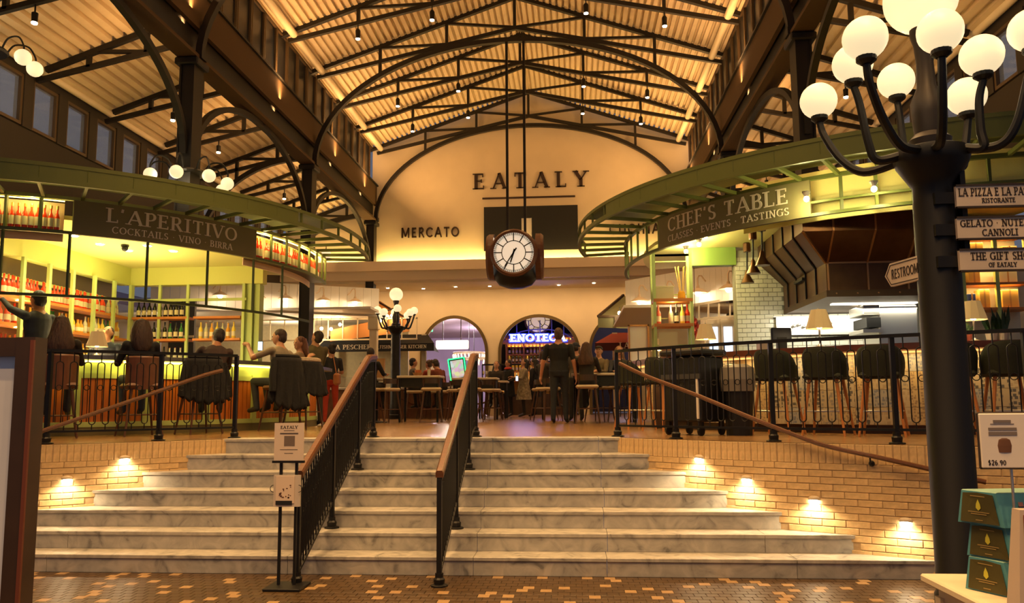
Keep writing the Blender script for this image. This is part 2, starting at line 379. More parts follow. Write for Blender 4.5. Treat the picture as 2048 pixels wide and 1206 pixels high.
for side, pts in (('right', WR), ('left', WL)):
    sg = 1 if side == 'right' else -1
    S = [tuple(p) for p in smooth_curve([(x, y) for x, y in pts])]; CRV[side] = S
    mb = MB(); 
    for (x0, y0), (x1, y1) in zip(S, S[1:]):
        d = Vector((x1-x0, y1-y0, 0)).normalized(); n = Vector((-d.y, d.x, 0))*sg*-1; o = -n*.001
        if n.y > 0: n = -n; o = -n*.001
        a = Vector((x0, y0, 0))+o; b = Vector((x1, y1, 0))+o; c = b-n*.25; e = a-n*.25
        mb.hexa([a, b, c, e, a+V(0, 0, ZU-.004), b+V(0, 0, ZU-.004), c+V(0, 0, ZU-.004), e+V(0, 0, ZU-.004)])
    wl = mk('wall_'+side, mb, mortar, kind='structure', label='curved buff brick wall flanking the marble steps')
    BL, BH, J = 0.21, 0.0645, 0.0075
    st_me = MB().box((0, .004, 0), (BL-J, .02, BH-J), bev=.003).mesh('brick', brickm); so_me = MB().box((0, .004, 0), (BH-J, .02, .18), bev=.003).mesh('brick', brickm)
    fine = resample(S, 0.01)
    def place(s, z, me):
        i = int(s/0.01)
        if i+1 >= len(fine) or i < 1: return
        p = fine[i]; d = (fine[i+1]-fine[i-1]).normalized()
        ang = math.atan2(d.y, d.x) if side == 'right' else math.atan2(-d.y, -d.x)
        kk = math.floor((p.y-Y1)/TR)+1 if p.y >= Y1 else 0
        if z < RISE*kk-.05: return
        if side == 'right' and p.x > 4.15: return
        if side == 'left' and p.x < -6.0: return
        put('brick', me, wl, loc=(p.x, p.y, z), rz=ang)
    L = len(fine)*.01
    for c in range(15):
        z = .004+BH*(c+.5); s = (BL/2 if c % 2 else 0)+BL/2
        while s < L: place(s, z, st_me); s += BL
    s = BH/2
    while s < L: place(s, ZU-.094, so_me); s += BH
# --- nave roof: corrugated deck panels per bay
def corrugated(x0, z0, x1, z1, ylen, pitch=0.16, dep=0.075):
    L = math.hypot(x1-x0, z1-z0); ux, uz = (x1-x0)/L, (z1-z0)/L; nx, nz = uz, -ux
    if nz > 0: nx, nz = -nx, -nz
    prof = []; s = 0
    while s < L-.01:
        for f, d in ((0, 0), (.28, 0), (.36, 1), (.92, 1)): 
            if s+f*pitch < L: prof.append((s+f*pitch, d))
        s += pitch
    prof.append((L, 0)); mb = MB(); n = len(prof); vs = []
    for y in (0, ylen):
        for s, d in prof: vs.append((x0+ux*s+nx*d*dep, y, z0+uz*s+nz*d*dep))
    for s, d in prof: vs.append((x0+ux*s-nx*.03, 0, z0+uz*s-nz*.03))
    mb.add(vs, [(i, i+1, n+i+1, n+i) for i in range(n-1)]+[(2*n+i, 2*n+i+1, i+1, i) for i in range(n-1)]); return mb.mesh('deck_panel', deck)
ceil = put('ceiling', MB().box((XA, 11.6, ZA+.09), (.4, 26.0, .05)).mesh('ceiling', deck), kind='structure', label='pitched nave roof of corrugated cream deck')
meL = corrugated(XL-.35, ZG-.02, XA, ZA+.09, 1.985); meR = corrugated(XR_+.35, ZG-.02, XA, ZA+.09, 1.985)
for y in YT[1:]:
    put('deck_panel', meL, ceil, loc=(0, y+.01, 0)); put('deck_panel', meR, ceil, loc=(0, y+.01, 0))
# aisle roofs
AX, AZ0, AZ1 = -8.98, 7.28, 8.2
for nm, sg in (('ceiling_aisle_left', 0), ('ceiling_aisle_right', 1)):
    f = (lambda x: mx(x)) if sg else (lambda x: x)
    a = put(nm, MB().box((f(-6.42), 13.4, 8.24), (.12, 22.4, .05)).mesh(nm, deck), kind='structure', label='sloping corrugated roof over the side aisle '+('by the copper hood' if sg else 'by the bottle bar'))
    me = corrugated(f(AX), AZ0, f(-6.38), AZ1, 1.985, pitch=.2, dep=.09)
    for y in YT[1:]: put('deck_panel', me, a, loc=(0, y+.01, 0))
# --- trusses
def chord(mb, a, b, w=.07, h=.09): mb.bar((a[0], 0, a[1]), (b[0], 0, b[1]), w, h)
px_ = [-4.55, -2.92, -1.27, .40, 2.05]
def ztop(x): return ZG-.02+(ZA-ZG)*(x-XL)/(XA-XL) if x < XA else ZG-.02+(ZA-ZG)*(XR_-x)/(XR_-XA)
def zlow(x): return 9.47+(10.53-9.47)*(x+6.1)/(XA+6.1) if x < XA else 9.47+(10.53-9.47)*(3.6-x)/(3.6-XA)
def make_truss():
    t = thing('roof_truss', 'dark steel roof truss spanning the nave under the corrugated deck', 'truss', (NCX, 0, 9.4), 'nave roof trusses')
    for a, b in (((XL-.3, ztop(XL-.3)), (XA, ztop(XA))), ((XR_+.3, ztop(XR_+.3)), (XA, ztop(XA)))):
        mb = MB(); chord(mb, a, b, .1, .1); mk('top_chord', mb, steel, t)
    for a in (-6.1, 3.6):
        mb = MB(); chord(mb, (a, 9.47), (XA, 10.53), .08, .09); mk('bottom_chord', mb, steel, t)
    for x in px_: mb = MB(); chord(mb, (x, zlow(x)), (x, ztop(x)), .07, .07); mk('post', mb, steel, t)
    for a, b in ((0, 1), (1, 2), (4, 3), (3, 2)):
        mb = MB(); chord(mb, (px_[a], ztop(px_[a])-.03), (px_[b], zlow(px_[b])+.02), .06, .06); mk('diagonal', mb, steel, t)
    return t
TRUSS = make_truss(); tl0 = TRUSS.location.copy()
for i, y in enumerate(YT):
    if i == 0: TRUSS.location.y = y; o = TRUSS
    else: o = copy_tree(TRUSS, (tl0.x, y, tl0.z))
    o['label'] = 'dark steel roof truss '+('set against the cream gable wall' if y > 24 else 'above the arch that holds the clock' if 18 < y < 19 else 'paired with an arch rib nearer the street lamp' if y in YC else 'hung with small can spotlights under the nave deck')
# --- nave arches
def make_arch():
    t = thing('steel_arch', 'slender dark steel arch rib crossing the nave below its truss', 'arch', (NCX, 0, 7.3), 'nave arch ribs')
    pts = [(NCX-4.82*math.cos(a), 0, 7.3+2.93*math.sin(a)) for a in [PI*i/40 for i in range(41)]]
    mk('rib', MB().sweep(pts, [(-.06, -.055), (.06, -.055), (.06, .055), (-.06, .055)], (0, 1, 0)), steel, t)
    mk('foot_plate', MB().box((NCX-4.82, 0, 7.33), (.16, .2, .12)), steel, t); mk('foot_plate', MB().box((NCX+4.82, 0, 7.33), (.16, .2, .12)), steel, t)
    for x in (px_[0], px_[4]):
        za = 7.3+2.93*math.sqrt(1-((x-NCX)/4.82)**2); mk('hanger', MB().bar((x, 0, za), (x, 0, zlow(x)), .07), steel, t)
    return t
ARCH = make_arch(); al0 = ARCH.location.copy()
for i, y in enumerate(YC):
    if i == 0: ARCH.location.y = y; o = ARCH
    else: o = copy_tree(ARCH, (al0.x, y, al0.z))
    o['label'] = ['slender dark steel arch rib against the cream gable wall', 'slender dark steel arch rib carrying the clock rods', 'slender dark steel arch rib between the columns inside the two bars', 'slender dark steel arch rib above the marble steps'][i]
# --- girders, columns, arcade arches, gutters, clerestory windows
aislew = mat('dark_aisle_wall', (0.026, 0.018, 0.011), .8)
fr = mat('tan_window_frame', (0.085, 0.052, 0.022), 0.6)
wn = [0]
def make_window(me_f, me_p, M, lab):
    wn[0] += 1
    w = put('window_%d' % wn[0], me_f, kind='structure', M=M, label=lab); p = put('pane', me_p, w, keep=False); return w
def frame_mesh(w, h, d, b):
    mb = MB(); mb.box((0, -w/2+b/2, 0), (d, b, h)); mb.box((0, w/2-b/2, 0), (d, b, h)); mb.box((0, 0, h/2-b/2), (d, w-2*b, b)); mb.box((0, 0, -h/2+b/2), (d, w-2*b, b)); return mb.mesh('window_frame', fr)
cl_f = frame_mesh(.64, 1.18, .10, .035); cl_p = MB().box((0, 0, 0), (.012, .57, 1.11)).mesh('pane', glassdark)
skyglass = mat('dusk_window_glass', (0.22, 0.30, 0.55), 0.05, alpha=0.35)
ai_f = frame_mesh(.66, .86, .12, .05); ai_p = MB().box((0, 0, 0), (.012, .55, .75)).mesh('pane', skyglass)
for side, f in (('bottle bar', lambda x: x), ('copper hood', mx)):
    s = 1 if side == 'bottle bar' else -1
    g = thing('arcade_girder', 'brown steel girder over the columns on the '+side+' side', 'girder', (f(-6.25), 13.4, 7.25))
    mk('fascia', MB().box((f(-6.16), 13.3, 8.1), (.08, 22.4, .62)), beamc, g)
    mk('web', MB().box((f(-6.27), 13.3, 7.75), (.06, 22.4, .95)), steel, g)
    mk('bottom_flange', MB().box((f(-6.25), 13.3, 7.29), (.34, 22.4, .06)), beamc, g)
    mk('top_flange', MB().box((f(-6.2), 13.3, 8.43), (.26, 22.4, .04)), steel, g)
    gp = mk('gutter_pipe', MB().tube([(f(XL+.06), -1.2, ZG-.10), (f(XL+.06), 24.5, ZG-.10)], .085, 12), gutterm, label='cream gutter pipe along the eaves over the '+side+' side', cat='pipe', smooth=True)
    ap = mk('gutter_pipe', MB().tube([(f(AX+.06), 4, 7.22), (f(AX+.06), 24.5, 7.22)], .07, 12), gutterm, label='cream aisle gutter pipe above the aisle windows on the '+side+' side', cat='pipe', smooth=True)
    hd = mk('wall_clerestory_'+('left' if s > 0 else 'right'), MB().box((f(-6.28), 13.3, 9.66), (.10, 22.4, .12)).box((f(-6.30), 13.3, 8.47), (.10, 22.4, .10)), fr, kind='structure', label='clerestory head and sill band on the '+side+' side')
    y = 7.0
    while y < 24.3:
        make_window(cl_f, cl_p, Matrix.Translation((f(-6.26), y, 9.02)), 'narrow dark clerestory window above the girder on the '+side+' side'); y += 0.6667
    # aisle outer wall with windows
    aw = mk('wall_aisle_'+('left' if s > 0 else 'right'), MB().box((f(-9.08), 13.3, 5.4), (.12, 22.4, 1.5)).box((f(-9.08), 13.3, 7.15), (.12, 22.4, .22)), aislew, kind='structure', label='dark aisle wall above the '+side+' with a row of small windows')
    y = 8.2
    while y < 24.2:
        make_window(ai_f, ai_p, Matrix.Translation((f(-9.06), y, 6.6)), 'small dusk-lit aisle window above the '+side)
        mk('mullion', MB().box((f(-9.06), y+.45, 6.6), (.16, .24, .9)), aislew, aw); y += .9
    for yc in YC[:3]:
        zb = ZU if yc != 12.38 else (4.2 if s > 0 else 3.35)
        c = thing('steel_column', ('riveted dark steel column inside the ' if yc == 12.38 else 'dark steel column beyond the ' if yc == 18.38 else 'dark steel column against the cream gable wall on the ')+side+(' canopy' if yc == 12.38 else ' canopy' if yc == 18.38 else ' side'), 'column', (f(-6.25), yc, zb))
        mk('shaft', MB().box((f(-6.25), yc, (zb+7.2)/2), (.2, .3, 7.2-zb)).box((f(-6.36), yc, (zb+7.2)/2), (.03, .34, 7.2-zb)).box((f(-6.14), yc, (zb+7.2)/2), (.03, .34, 7.2-zb)), steel, c)
        mk('capital', MB().box((f(-6.25), yc, 7.19), (.4, .44, .12), bev=.02), steel, c)
        mk('base_plate', MB().box((f(-6.25), yc, zb+.02), (.42, .46, .04)), steel, c)
    for i, yc in enumerate((6.38, 12.38, 18.38)):
        t = thing('arcade_arch', ['dark steel arcade arch over the steps beside the ', 'dark steel arcade arch springing between the columns over the ', 'dark steel arcade arch ending at the cream gable wall beside the '][i]+side, 'arch', (f(-6.25), yc+3, 5.6))
        pts = [(f(-6.25), yc+3-2.84*math.cos(a), 5.62+1.6*math.sin(a)) for a in [PI*j/32 for j in range(33)]]
        mk('rib', MB().sweep(pts, [(-.05, -.05), (.05, -.05), (.05, .05), (-.05, .05)], (1, 0, 0)), steel, t)
        mk('web_plate', MB().bar((f(-6.25), yc+3, 7.2), (f(-6.25), yc+3, 7.27), .1), steel, t)
    # aisle trusses
    for i, y in enumerate(YT[:10]):
        t = thing('aisle_truss', ('dark lean-to truss with a curved rib at a column on the ' if y in YC else 'plain dark lean-to truss over the aisle on the ')+side+' side', 'truss', (f(-7.7), y, 7.0), 'aisle trusses on the '+side+' side')
        A = lambda x, z: (f(x), y, z)
        mk('top_chord', MB().bar(A(-8.8, 7.2), A(-6.42, 8.03), .08, .09), steel, t)
        mk('bottom_chord', MB().bar(A(-8.95, 7.02), A(-6.4, 7.58), .07, .08), steel, t)
        for x in (-8.05, -7.05): mk('post', MB().bar(A(x, 7.02+.22*(x+8.95)), A(x, 7.2+.349*(x+8.98)), .07), steel, t)
        mk('diagonal', MB().bar(A(-8.05, 7.5), A(-7.05, 7.45), .06), steel, t)
        if y in YC:
            pts = [A(-6.45-2.45*math.sin(a), 5.3+2.15*math.cos(a)) for a in [PI/2*j/20 for j in range(21)]]
            mk('arch_rib', MB().sweep(pts, [(-.05, -.055), (.05, -.055), (.05, .055), (-.05, .055)], (0, 1, 0)), steel, t)
            mk('hanger', MB().bar(A(-8.05, 6.9), A(-8.05, 7.25), .07), steel, t)
# --- back gable wall, entablature, lower arched wall
mb = MB(); Yb = 24.62
for x0, x1 in ((-9.1, -6.3), (3.7, 6.6)): mb.box(((x0+x1)/2, Yb+.1, 7.0), (x1-x0, .2, 2.6))
n = 24
for i in range(n):
    xa = -6.3+(10.0)*i/n; xb = -6.3+10.0*(i+1)/n
    za = min(ztop(xa), 12)+.12; zb = ztop(xb)+.12
    mb.hexa([(xa, Yb, 5.7), (xb, Yb, 5.7), (xb, Yb+.2, 5.7), (xa, Yb+.2, 5.7), (xa, Yb, za), (xb, Yb, zb), (xb, Yb+.2, zb), (xa, Yb+.2, za)])
mk('wall_back', mb, cream, kind='structure', label='cream plaster gable wall with dark lettering')
mk('trim_1', MB().box((-1.25, 24.2, 5.72), (15.6, .8, .26)).box((-1.25, 24.34, 5.46), (15.6, .7, .26)).box((-1.25, 23.83, 5.86), (15.6, .05, .05)), mat('taupe_ledge', (0.74, 0.59, 0.41), .7), kind='structure', label='stepped ledge below the cream gable wall')
led = emat('warm_cove_strip', (1.0, 0.66, 0.22), 14.0)
mk('cove_light_strip', MB().box((-2.0, 24.5, 5.875), (12.4, .05, .03)), led, label='warm glowing light strip along the ledge under the gable wall', cat='light')
lamp('AREA', (-2.0, 24.46, 5.90), 190, (1.0, 0.66, 0.20), sx=12.4, sy=.08, aim=(-2.0, 24.56, 7.0))
mk('ceiling_soffit', MB().box((-1.25, 25.2, 5.30), (15.6, 1.9, .06)), cream, kind='structure', label='cream soffit behind the stepped ledge')
OPEN = [(-3.86, 1.07), (-1.08, 1.28), (1.62, 1.05)]; ZS, BE = 3.2, 1.17
def zopen(x):
    for c, a in OPEN:
        if abs(x-c) < a: return ZS+BE*math.sqrt(max(0, 1-((x-c)/a)**2))
    return ZU
mb = MB(); xs = [-9.2, -6.5]
for c, a in OPEN: xs += [c-a*math.cos(PI*i/28) for i in range(29)]
xs += [4.5, 6.6]
for xa, xb in zip(xs, xs[1:]):
    mid = (xa+xb)/2; za, zb = (zopen(xa*.999+mid*.001), zopen(xb*.999+mid*.001)) if zopen(mid) > ZU else (ZU, ZU)
    mb.hexa([(xa, 26, za), (xb, 26, zb), (xb, 26.35, zb), (xa, 26.35, za), (xa, 26, 5.3), (xb, 26, 5.3), (xb, 26.35, 5.3), (xa, 26.35, 5.3)])
lowall = mk('wall_back_lower', mb, cream, kind='structure', label='cream wall pierced by three wide arches')
rim = mat('bronze_arch_rim', (0.16, 0.11, 0.04), .4, .5)
for i, (c, a) in enumerate(OPEN):
    pts = [(c-a, 25.98, ZU+.02)]+[(c-a*math.cos(PI*j/28), 25.98, ZS+BE*math.sin(PI*j/28)) for j in range(29)]+[(c+a, 25.98, ZU+.02)]
    mk('trim_%d' % (i+2), MB().sweep(pts, [(-.03, -.05), (.03, -.05), (.03, .05), (-.03, .05)], (0, 1, 0)), rim, kind='structure', label='dark bronze rim of the arch '+['to the casino', 'of the wine shop', 'behind the red awning'][i])
# rooms seen through the arches
purp = mat('lilac_grey_wall', (0.50, 0.42, 0.52), .8, noise=.2, nscale=.6)
mk('wall_casino', MB().box((-9, 44, 3.4), (16, .1, 4.8)).box((-17, 35, 3.4), (.1, 18, 4.8)), purp, kind='structure', label='far lilac casino wall seen through the arch')
mk('ceiling_casino', MB().box((-6, 35.4, 5.2), (24, 18, .1)), mat('grey_mauve_ceiling', (0.66, 0.58, 0.56), .7, noise=.25, nscale=.5), kind='structure', label='grey mauve casino ceiling beyond the arch')
mk('wall_partition', MB().box((-2.58, 30, 3.2), (.1, 7.2, 4.0)), cream, kind='structure', label='partition between the casino and the wine shop')
mk('wall_shop', MB().box((.5, 30.4, 3.2), (6.2, .1, 4.0)).box((.38, 28.4, 3.2), (.1, 3.8, 4.0)), mat('dark_shop_wall', (.05, .04, .045), .8), kind='structure', label='dark wall of the wine shop')
for (x, y, p, c) in ((-6, 33, 600, (1, .80, .95)), (-3.6, 38, 600, (.9, .70, 1.0)), (-4.2, 29.5, 320, (1, .84, .72)), (1.8, 28.2, 60, (.75, .7, 1.0))): lamp('POINT', (x, y, 4.7), p, c, .3)
# enclosing side walls of the market hall below the aisle roofs
stall = mat('stall_plaster', (0.60, 0.52, 0.40), .8, noise=.15, nscale=1)
mk('wall_side_left', MB().box((-13.2, 16, 2.8), (.15, 22, 3.4)), stall, kind='structure', label='outer wall behind the bottle bar and fish counter')
mk('wall_side_right', MB().box((10.4, 16, 2.8), (.15, 22, 3.4)), stall, kind='structure', label='outer wall behind the kitchen')
# ================================================================ GABLE LETTERING, CLOCK, CEILING LAMPS
brown = mat('dark_brown_letter', (0.035, 0.016, 0.008), .5)
def on_wall(Y): return lambda s, t, d: (s, Y-d, t)
def wall_letters(name, txt, x0, x1, z0, H, label, ser, T, t, mats=None, depth=.05, Y=24.61, cat='sign', space=.5, group=None):
    out, w = text_polys(txt, H, space=space, T=T, t=t, ser=ser); k = (x1-x0)/w
    th = thing(name, label, cat, ((x0+x1)/2, Y, z0), group)
    for ch, ps in out:
        mb = MB()
        for q in ps: mb.prism([(x0+a*k, z0+b) for a, b in q], on_wall(Y), 0, depth)
        mk('letter', mb, mats or brown, th)
    return th
wall_letters('wall_lettering', 'EATALY', -3.03, .55, 8.27, .5, 'dark serif lettering reading EATALY on the gable wall', 1.0, .2, .07)
wall_letters('wall_lettering', 'MERCATO', -5.34, -3.50, 6.76, .32, 'dark sans lettering reading MERCATO on the gable wall', 0, .15, .15, space=.18)
wall_letters('wall_lettering', 'CUCINA', 1.2, 2.75, 6.72, .32, 'dark sans lettering reading CUCINA beside the green canopy', 0, .15, .15, space=.18)
mk('rule_bar', MB().box((-1.3, 24.59, 7.965), (2.92, .05, .05)), brown, label='thin dark rule under the large gable lettering', cat='sign')
pn = thing('logo_panel', 'black rectangular panel with pale notched bars behind the clock', 'sign', (-1.25, 24.6, 6.28))
mk('dark_panel', MB().box((-2.12, 24.59, 6.98), (1.18, .06, 1.4)), black, pn); mk('dark_panel', MB().box((-.49, 24.59, 6.98), (1.44, .06, 1.4)), black, pn)
mk('dark_panel', MB().box((-1.37, 24.59, 7.49), (.32, .06, .38)), black, pn)
mk('pale_panel', MB().box((-1.37, 24.60, 6.79), (.32, .03, 1.02)), white, pn); mk('pale_panel', MB().box((-1.21, 24.60, 6.98), (.001+.0, .03, 1.4)), white, pn)
for z in (7.48, 7.08, 6.92, 6.72): mk('pale_bar', MB().box((-1.21+.0, 24.575, z), (.05, .02, .1 if z < 7.4 else .4)), white, pn)
# --- four-faced hanging clock
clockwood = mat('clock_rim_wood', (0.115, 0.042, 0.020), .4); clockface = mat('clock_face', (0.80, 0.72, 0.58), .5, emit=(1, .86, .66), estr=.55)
CKX, CKY, CKZ = -1.29, 18.38, 4.93
ck = thing('hanging_clock', 'four-faced station clock hung on two rods from the arch', 'clock', (CKX, CKY, 4.3))
for x in (-1.47, -1.06): mk('hanging_rod', MB().bar((x, CKY, 5.3), (x, CKY, 10.2), .06), iron, ck)
mk('crossbar', MB().box((-1.265, CKY, 5.38), (.55, .12, .1)), iron, ck)
mk('drum', MB().lathe([(.18, 4.20), (.38, 4.27), (.52, 4.45), (.56, 4.7), (.56, 5.25), (.40, 5.36), (.1, 5.40)], 28, (CKX, CKY, 0)), iron, ck, smooth=True)
def clock_face(ang):
    c, s = math.cos(ang), math.sin(ang)
    fn = lambda a, b, d: (CKX+c*a+s*(d+.0), CKY+s*a-c*(d+.0), CKZ+b)
    D0 = .5
    def disc(r, d, n=32): return [(r*math.cos(2*PI*i/n), r*math.sin(2*PI*i/n)) for i in range(n)]
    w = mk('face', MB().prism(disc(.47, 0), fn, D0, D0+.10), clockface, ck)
    mb = MB(); n = 36
    for i in range(n):
        a0, a1 = 2*PI*i/n, 2*PI*(i+1)/n; P = lambda r, a, d: fn(r*math.cos(a), r*math.sin(a), d)
        for (r0, d0), (r1, d1) in (((.54, D0-.02), (.54, D0+.1)), ((.54, D0+.1), (.50, D0+.15)), ((.50, D0+.15), (.46, D0+.13)), ((.46, D0+.13), (.45, D0+.09))):
            mb.quad(P(r0, a0, d0), P(r0, a1, d0), P(r1, a1, d1), P(r1, a0, d1))
    mk('rim', mb, clockwood, ck)
    mb = MB(); dd = D0+.105
    for i in range(12):
        a = 2*PI*i/12; ca, sa = math.sin(a), math.cos(a); wd = .012
        mb.prism([(ca*.27-sa*wd, sa*.27+ca*wd), (ca*.45-sa*wd, sa*.45+ca*wd), (ca*.45+sa*wd, sa*.45-ca*wd), (ca*.27+sa*wd, sa*.27-ca*wd)], fn, D0+.1, dd)
    for i in range(60):
        a = 2*PI*i/60; ca, sa = math.sin(a), math.cos(a); wd = .004
        mb.prism([(ca*.415-sa*wd, sa*.415+ca*wd), (ca*.45-sa*wd, sa*.45+ca*wd), (ca*.45+sa*wd, sa*.45-ca*wd), (ca*.415+sa*wd, sa*.415-ca*wd)], fn, D0+.1, dd)
    for R0 in (.27, .432, .408):
        for i in range(36):
            a0, a1 = 2*PI*i/36, 2*PI*(i+1)/36; h = .009 if R0 < .3 else .004
            mb.prism([((R0-h)*math.cos(a0), (R0-h)*math.sin(a0)), ((R0+h)*math.cos(a0), (R0+h)*math.sin(a0)), ((R0+h)*math.cos(a1), (R0+h)*math.sin(a1)), ((R0-h)*math.cos(a1), (R0-h)*math.sin(a1))], fn, D0+.1, dd)
    mk('dial_markings', mb, black, w)
    for L, a, wd, back in ((.43, math.radians(213), .016, .12), (.27, math.radians(197), .022, .08)):
        ca, sa = math.sin(a), math.cos(a)
        mk('hand', MB().prism([(-ca*back-sa*wd, -sa*back+ca*wd), (ca*L*.8-sa*wd*.7, sa*L*.8+ca*wd*.7), (ca*L, sa*L), (ca*L*.8+sa*wd*.7, sa*L*.8-ca*wd*.7), (-ca*back+sa*wd, -sa*back-ca*wd)], fn, D0+.115, D0+.122), black, ck)
for a in (0, PI/2, PI, -PI/2): clock_face(a)
# --- truss spot lamps
bulb = emat('warm_bulb', (1.0, 0.80, 0.50), 40.0)
spot_root = thing('truss_spotlight', 'small dark can spotlight hung from a nave roof truss', 'spotlight', (0, 0, 0), 'nave truss spotlights')
mk('can', MB().lathe([(.05, .0), (.055, .18), (.03, .22), (.012, .23), (.012, .36)], 12), iron, spot_root, smooth=True); mk('lens', MB().lathe([(.045, -.015), (.05, .01)], 12), bulb, spot_root)
sp_n = 0
for y in YT:
    if y in YC: continue
    for x in (px_[0], px_[1], px_[3], px_[4]):
        loc = (x, y-.02, zlow(x)-.36)
        if sp_n == 0: spot_root.location = loc; o = spot_root
        else: o = copy_tree(spot_root, loc)
        sp_n += 1
        lamp('SPOT', (loc[0], loc[1], loc[2]-.06), 175 if y > 12 else 500 if y > 7 else 250 if y > 3 else 480, (1, .57, .22), .06, aim=(loc[0]*.8-.2, loc[1]-.1 if y > 7 else loc[1]+1.6, 0), spot=1.5, blend=.7)  # rows over and behind the camera are unseen, added to brighten the foreground
asp = thing('aisle_spotlight', 'small dark can spotlight hung from an aisle truss', 'spotlight', (0, 0, 0), 'aisle truss spotlights')
mk('can', MB().lathe([(.04, .0), (.045, .15), (.012, .17), (.012, .3)], 12), iron, asp, smooth=True); mk('lens', MB().lathe([(.038, -.012), (.042, .01)], 12), bulb, asp)
first = True
for y in (10.38, 14.38, 16.38, 20.38, 22.38):
    for x in (-7.6, mx(-7.6)):
        loc = (x, y, 7.0)
        if first: asp.location = loc; first = False
        else: copy_tree(asp, loc)
        lamp('SPOT', (x, y, 6.95), 30, WARM2, .05, aim=(x, y, 0), spot=1.5)
# --- uplights on the girders washing the roof decks
upm = emat('warm_uplight_strip', (1.0, 0.62, 0.25), 3.0)
for side, f, s in (('bottle bar', lambda x: x, 1), ('copper hood', mx, -1)):
    mk('uplight_strip', MB().box((f(-6.20), 13.3, 8.47), (.06, 21.5, .03)), upm, label='slim warm uplight strip on top of the girder on the '+side+' side', cat='light')
    for y in (4, 8, 12, 16, 20, 23): lamp('AREA', (f(-6.17), y, 8.53), 118, WARM, sx=.08, sy=3.8, aim=(f(-4.2), y, 10.9))
    mk('uplight_strip', MB().box((f(-6.37), 13.3, 7.34), (.05, 21.5, .03)), upm, label='slim warm uplight strip under the aisle deck on the '+side+' side', cat='light')
    for y in (8, 12, 16, 20, 23): lamp('AREA', (f(-6.40), y, 7.40), 40, WARM, sx=.1, sy=3.6, aim=(f(-7.5), y, 7.9))
# --- step lights in the flank walls
slm = emat('step_light_lens', (1.0, 0.86, 0.62), 30.0); slb = mat('step_light_rim', (.6, .5, .36), .4)
def nearest_curve(side, p):
    S = CRV[side]; bi = min(range(1, len(S)-1), key=lambda i: (S[i][0]-p.x)**2+(S[i][1]-p.y)**2)
    d = Vector((S[bi+1][0]-S[bi-1][0], S[bi+1][1]-S[bi-1][1], 0)).normalized(); n = Vector((d.y, -d.x, 0))
    if n.y > 0: n = -n
    return Vector((S[bi][0], S[bi][1], 0)), n
def wall_hit(side, u, v):
    r = ray(u, v); best = None; S = CRV[side]
    for a, b in zip(S, S[1:]):
        # intersect plan ray with segment
        ex, ey = b[0]-a[0], b[1]-a[1]; den = r.x*ey-r.y*ex
        if abs(den) < 1e-9: continue
        t = (a[0]*ey-a[1]*ex)/den; s = (a[0]*r.y-a[1]*r.x)/den
        if t > 0 and -.01 <= s <= 1.01 and (best is None or t < best): best = t
    return CAMP+r*best if best else None
for side, u, v in (('left', 134, 959), ('left', 249, 918), ('right', 1399, 917), ('right', 1494, 958), ('right', 1629, 1000), ('right', 1812, 1044)):
    p = wall_hit(side, u, v); q, n = nearest_curve(side, p); ang = math.atan2(n.y, n.x)
    t = thing('step_light', 'half-round glowing step light set in the brick wall', 'light', tuple(p), 'step lights in the brick walls')
    mb = MB(); mb.sphere((0, 0, 0), (.03, .05, .04), 14, 8); 
    mk('hood', MB().sphere((.006, 0, .012), (.034, .058, .03), 14, 8), slb, t, M=Matrix.Translation(p) @ Matrix.Rotation(ang, 4, 'Z'), smooth=True)
    mk('lens', mb, slm, t, M=Matrix.Translation(p+V(0, 0, -.012)+n*.012) @ Matrix.Rotation(ang, 4, 'Z'), smooth=True)
    lamp('SPOT', tuple(p+n*.10+V(0, 0, -.02)), 16, (1, .74, .42), .03, aim=tuple(p+n*.09+V(0, 0, -.4)), spot=2.7, blend=.6, parent=t)
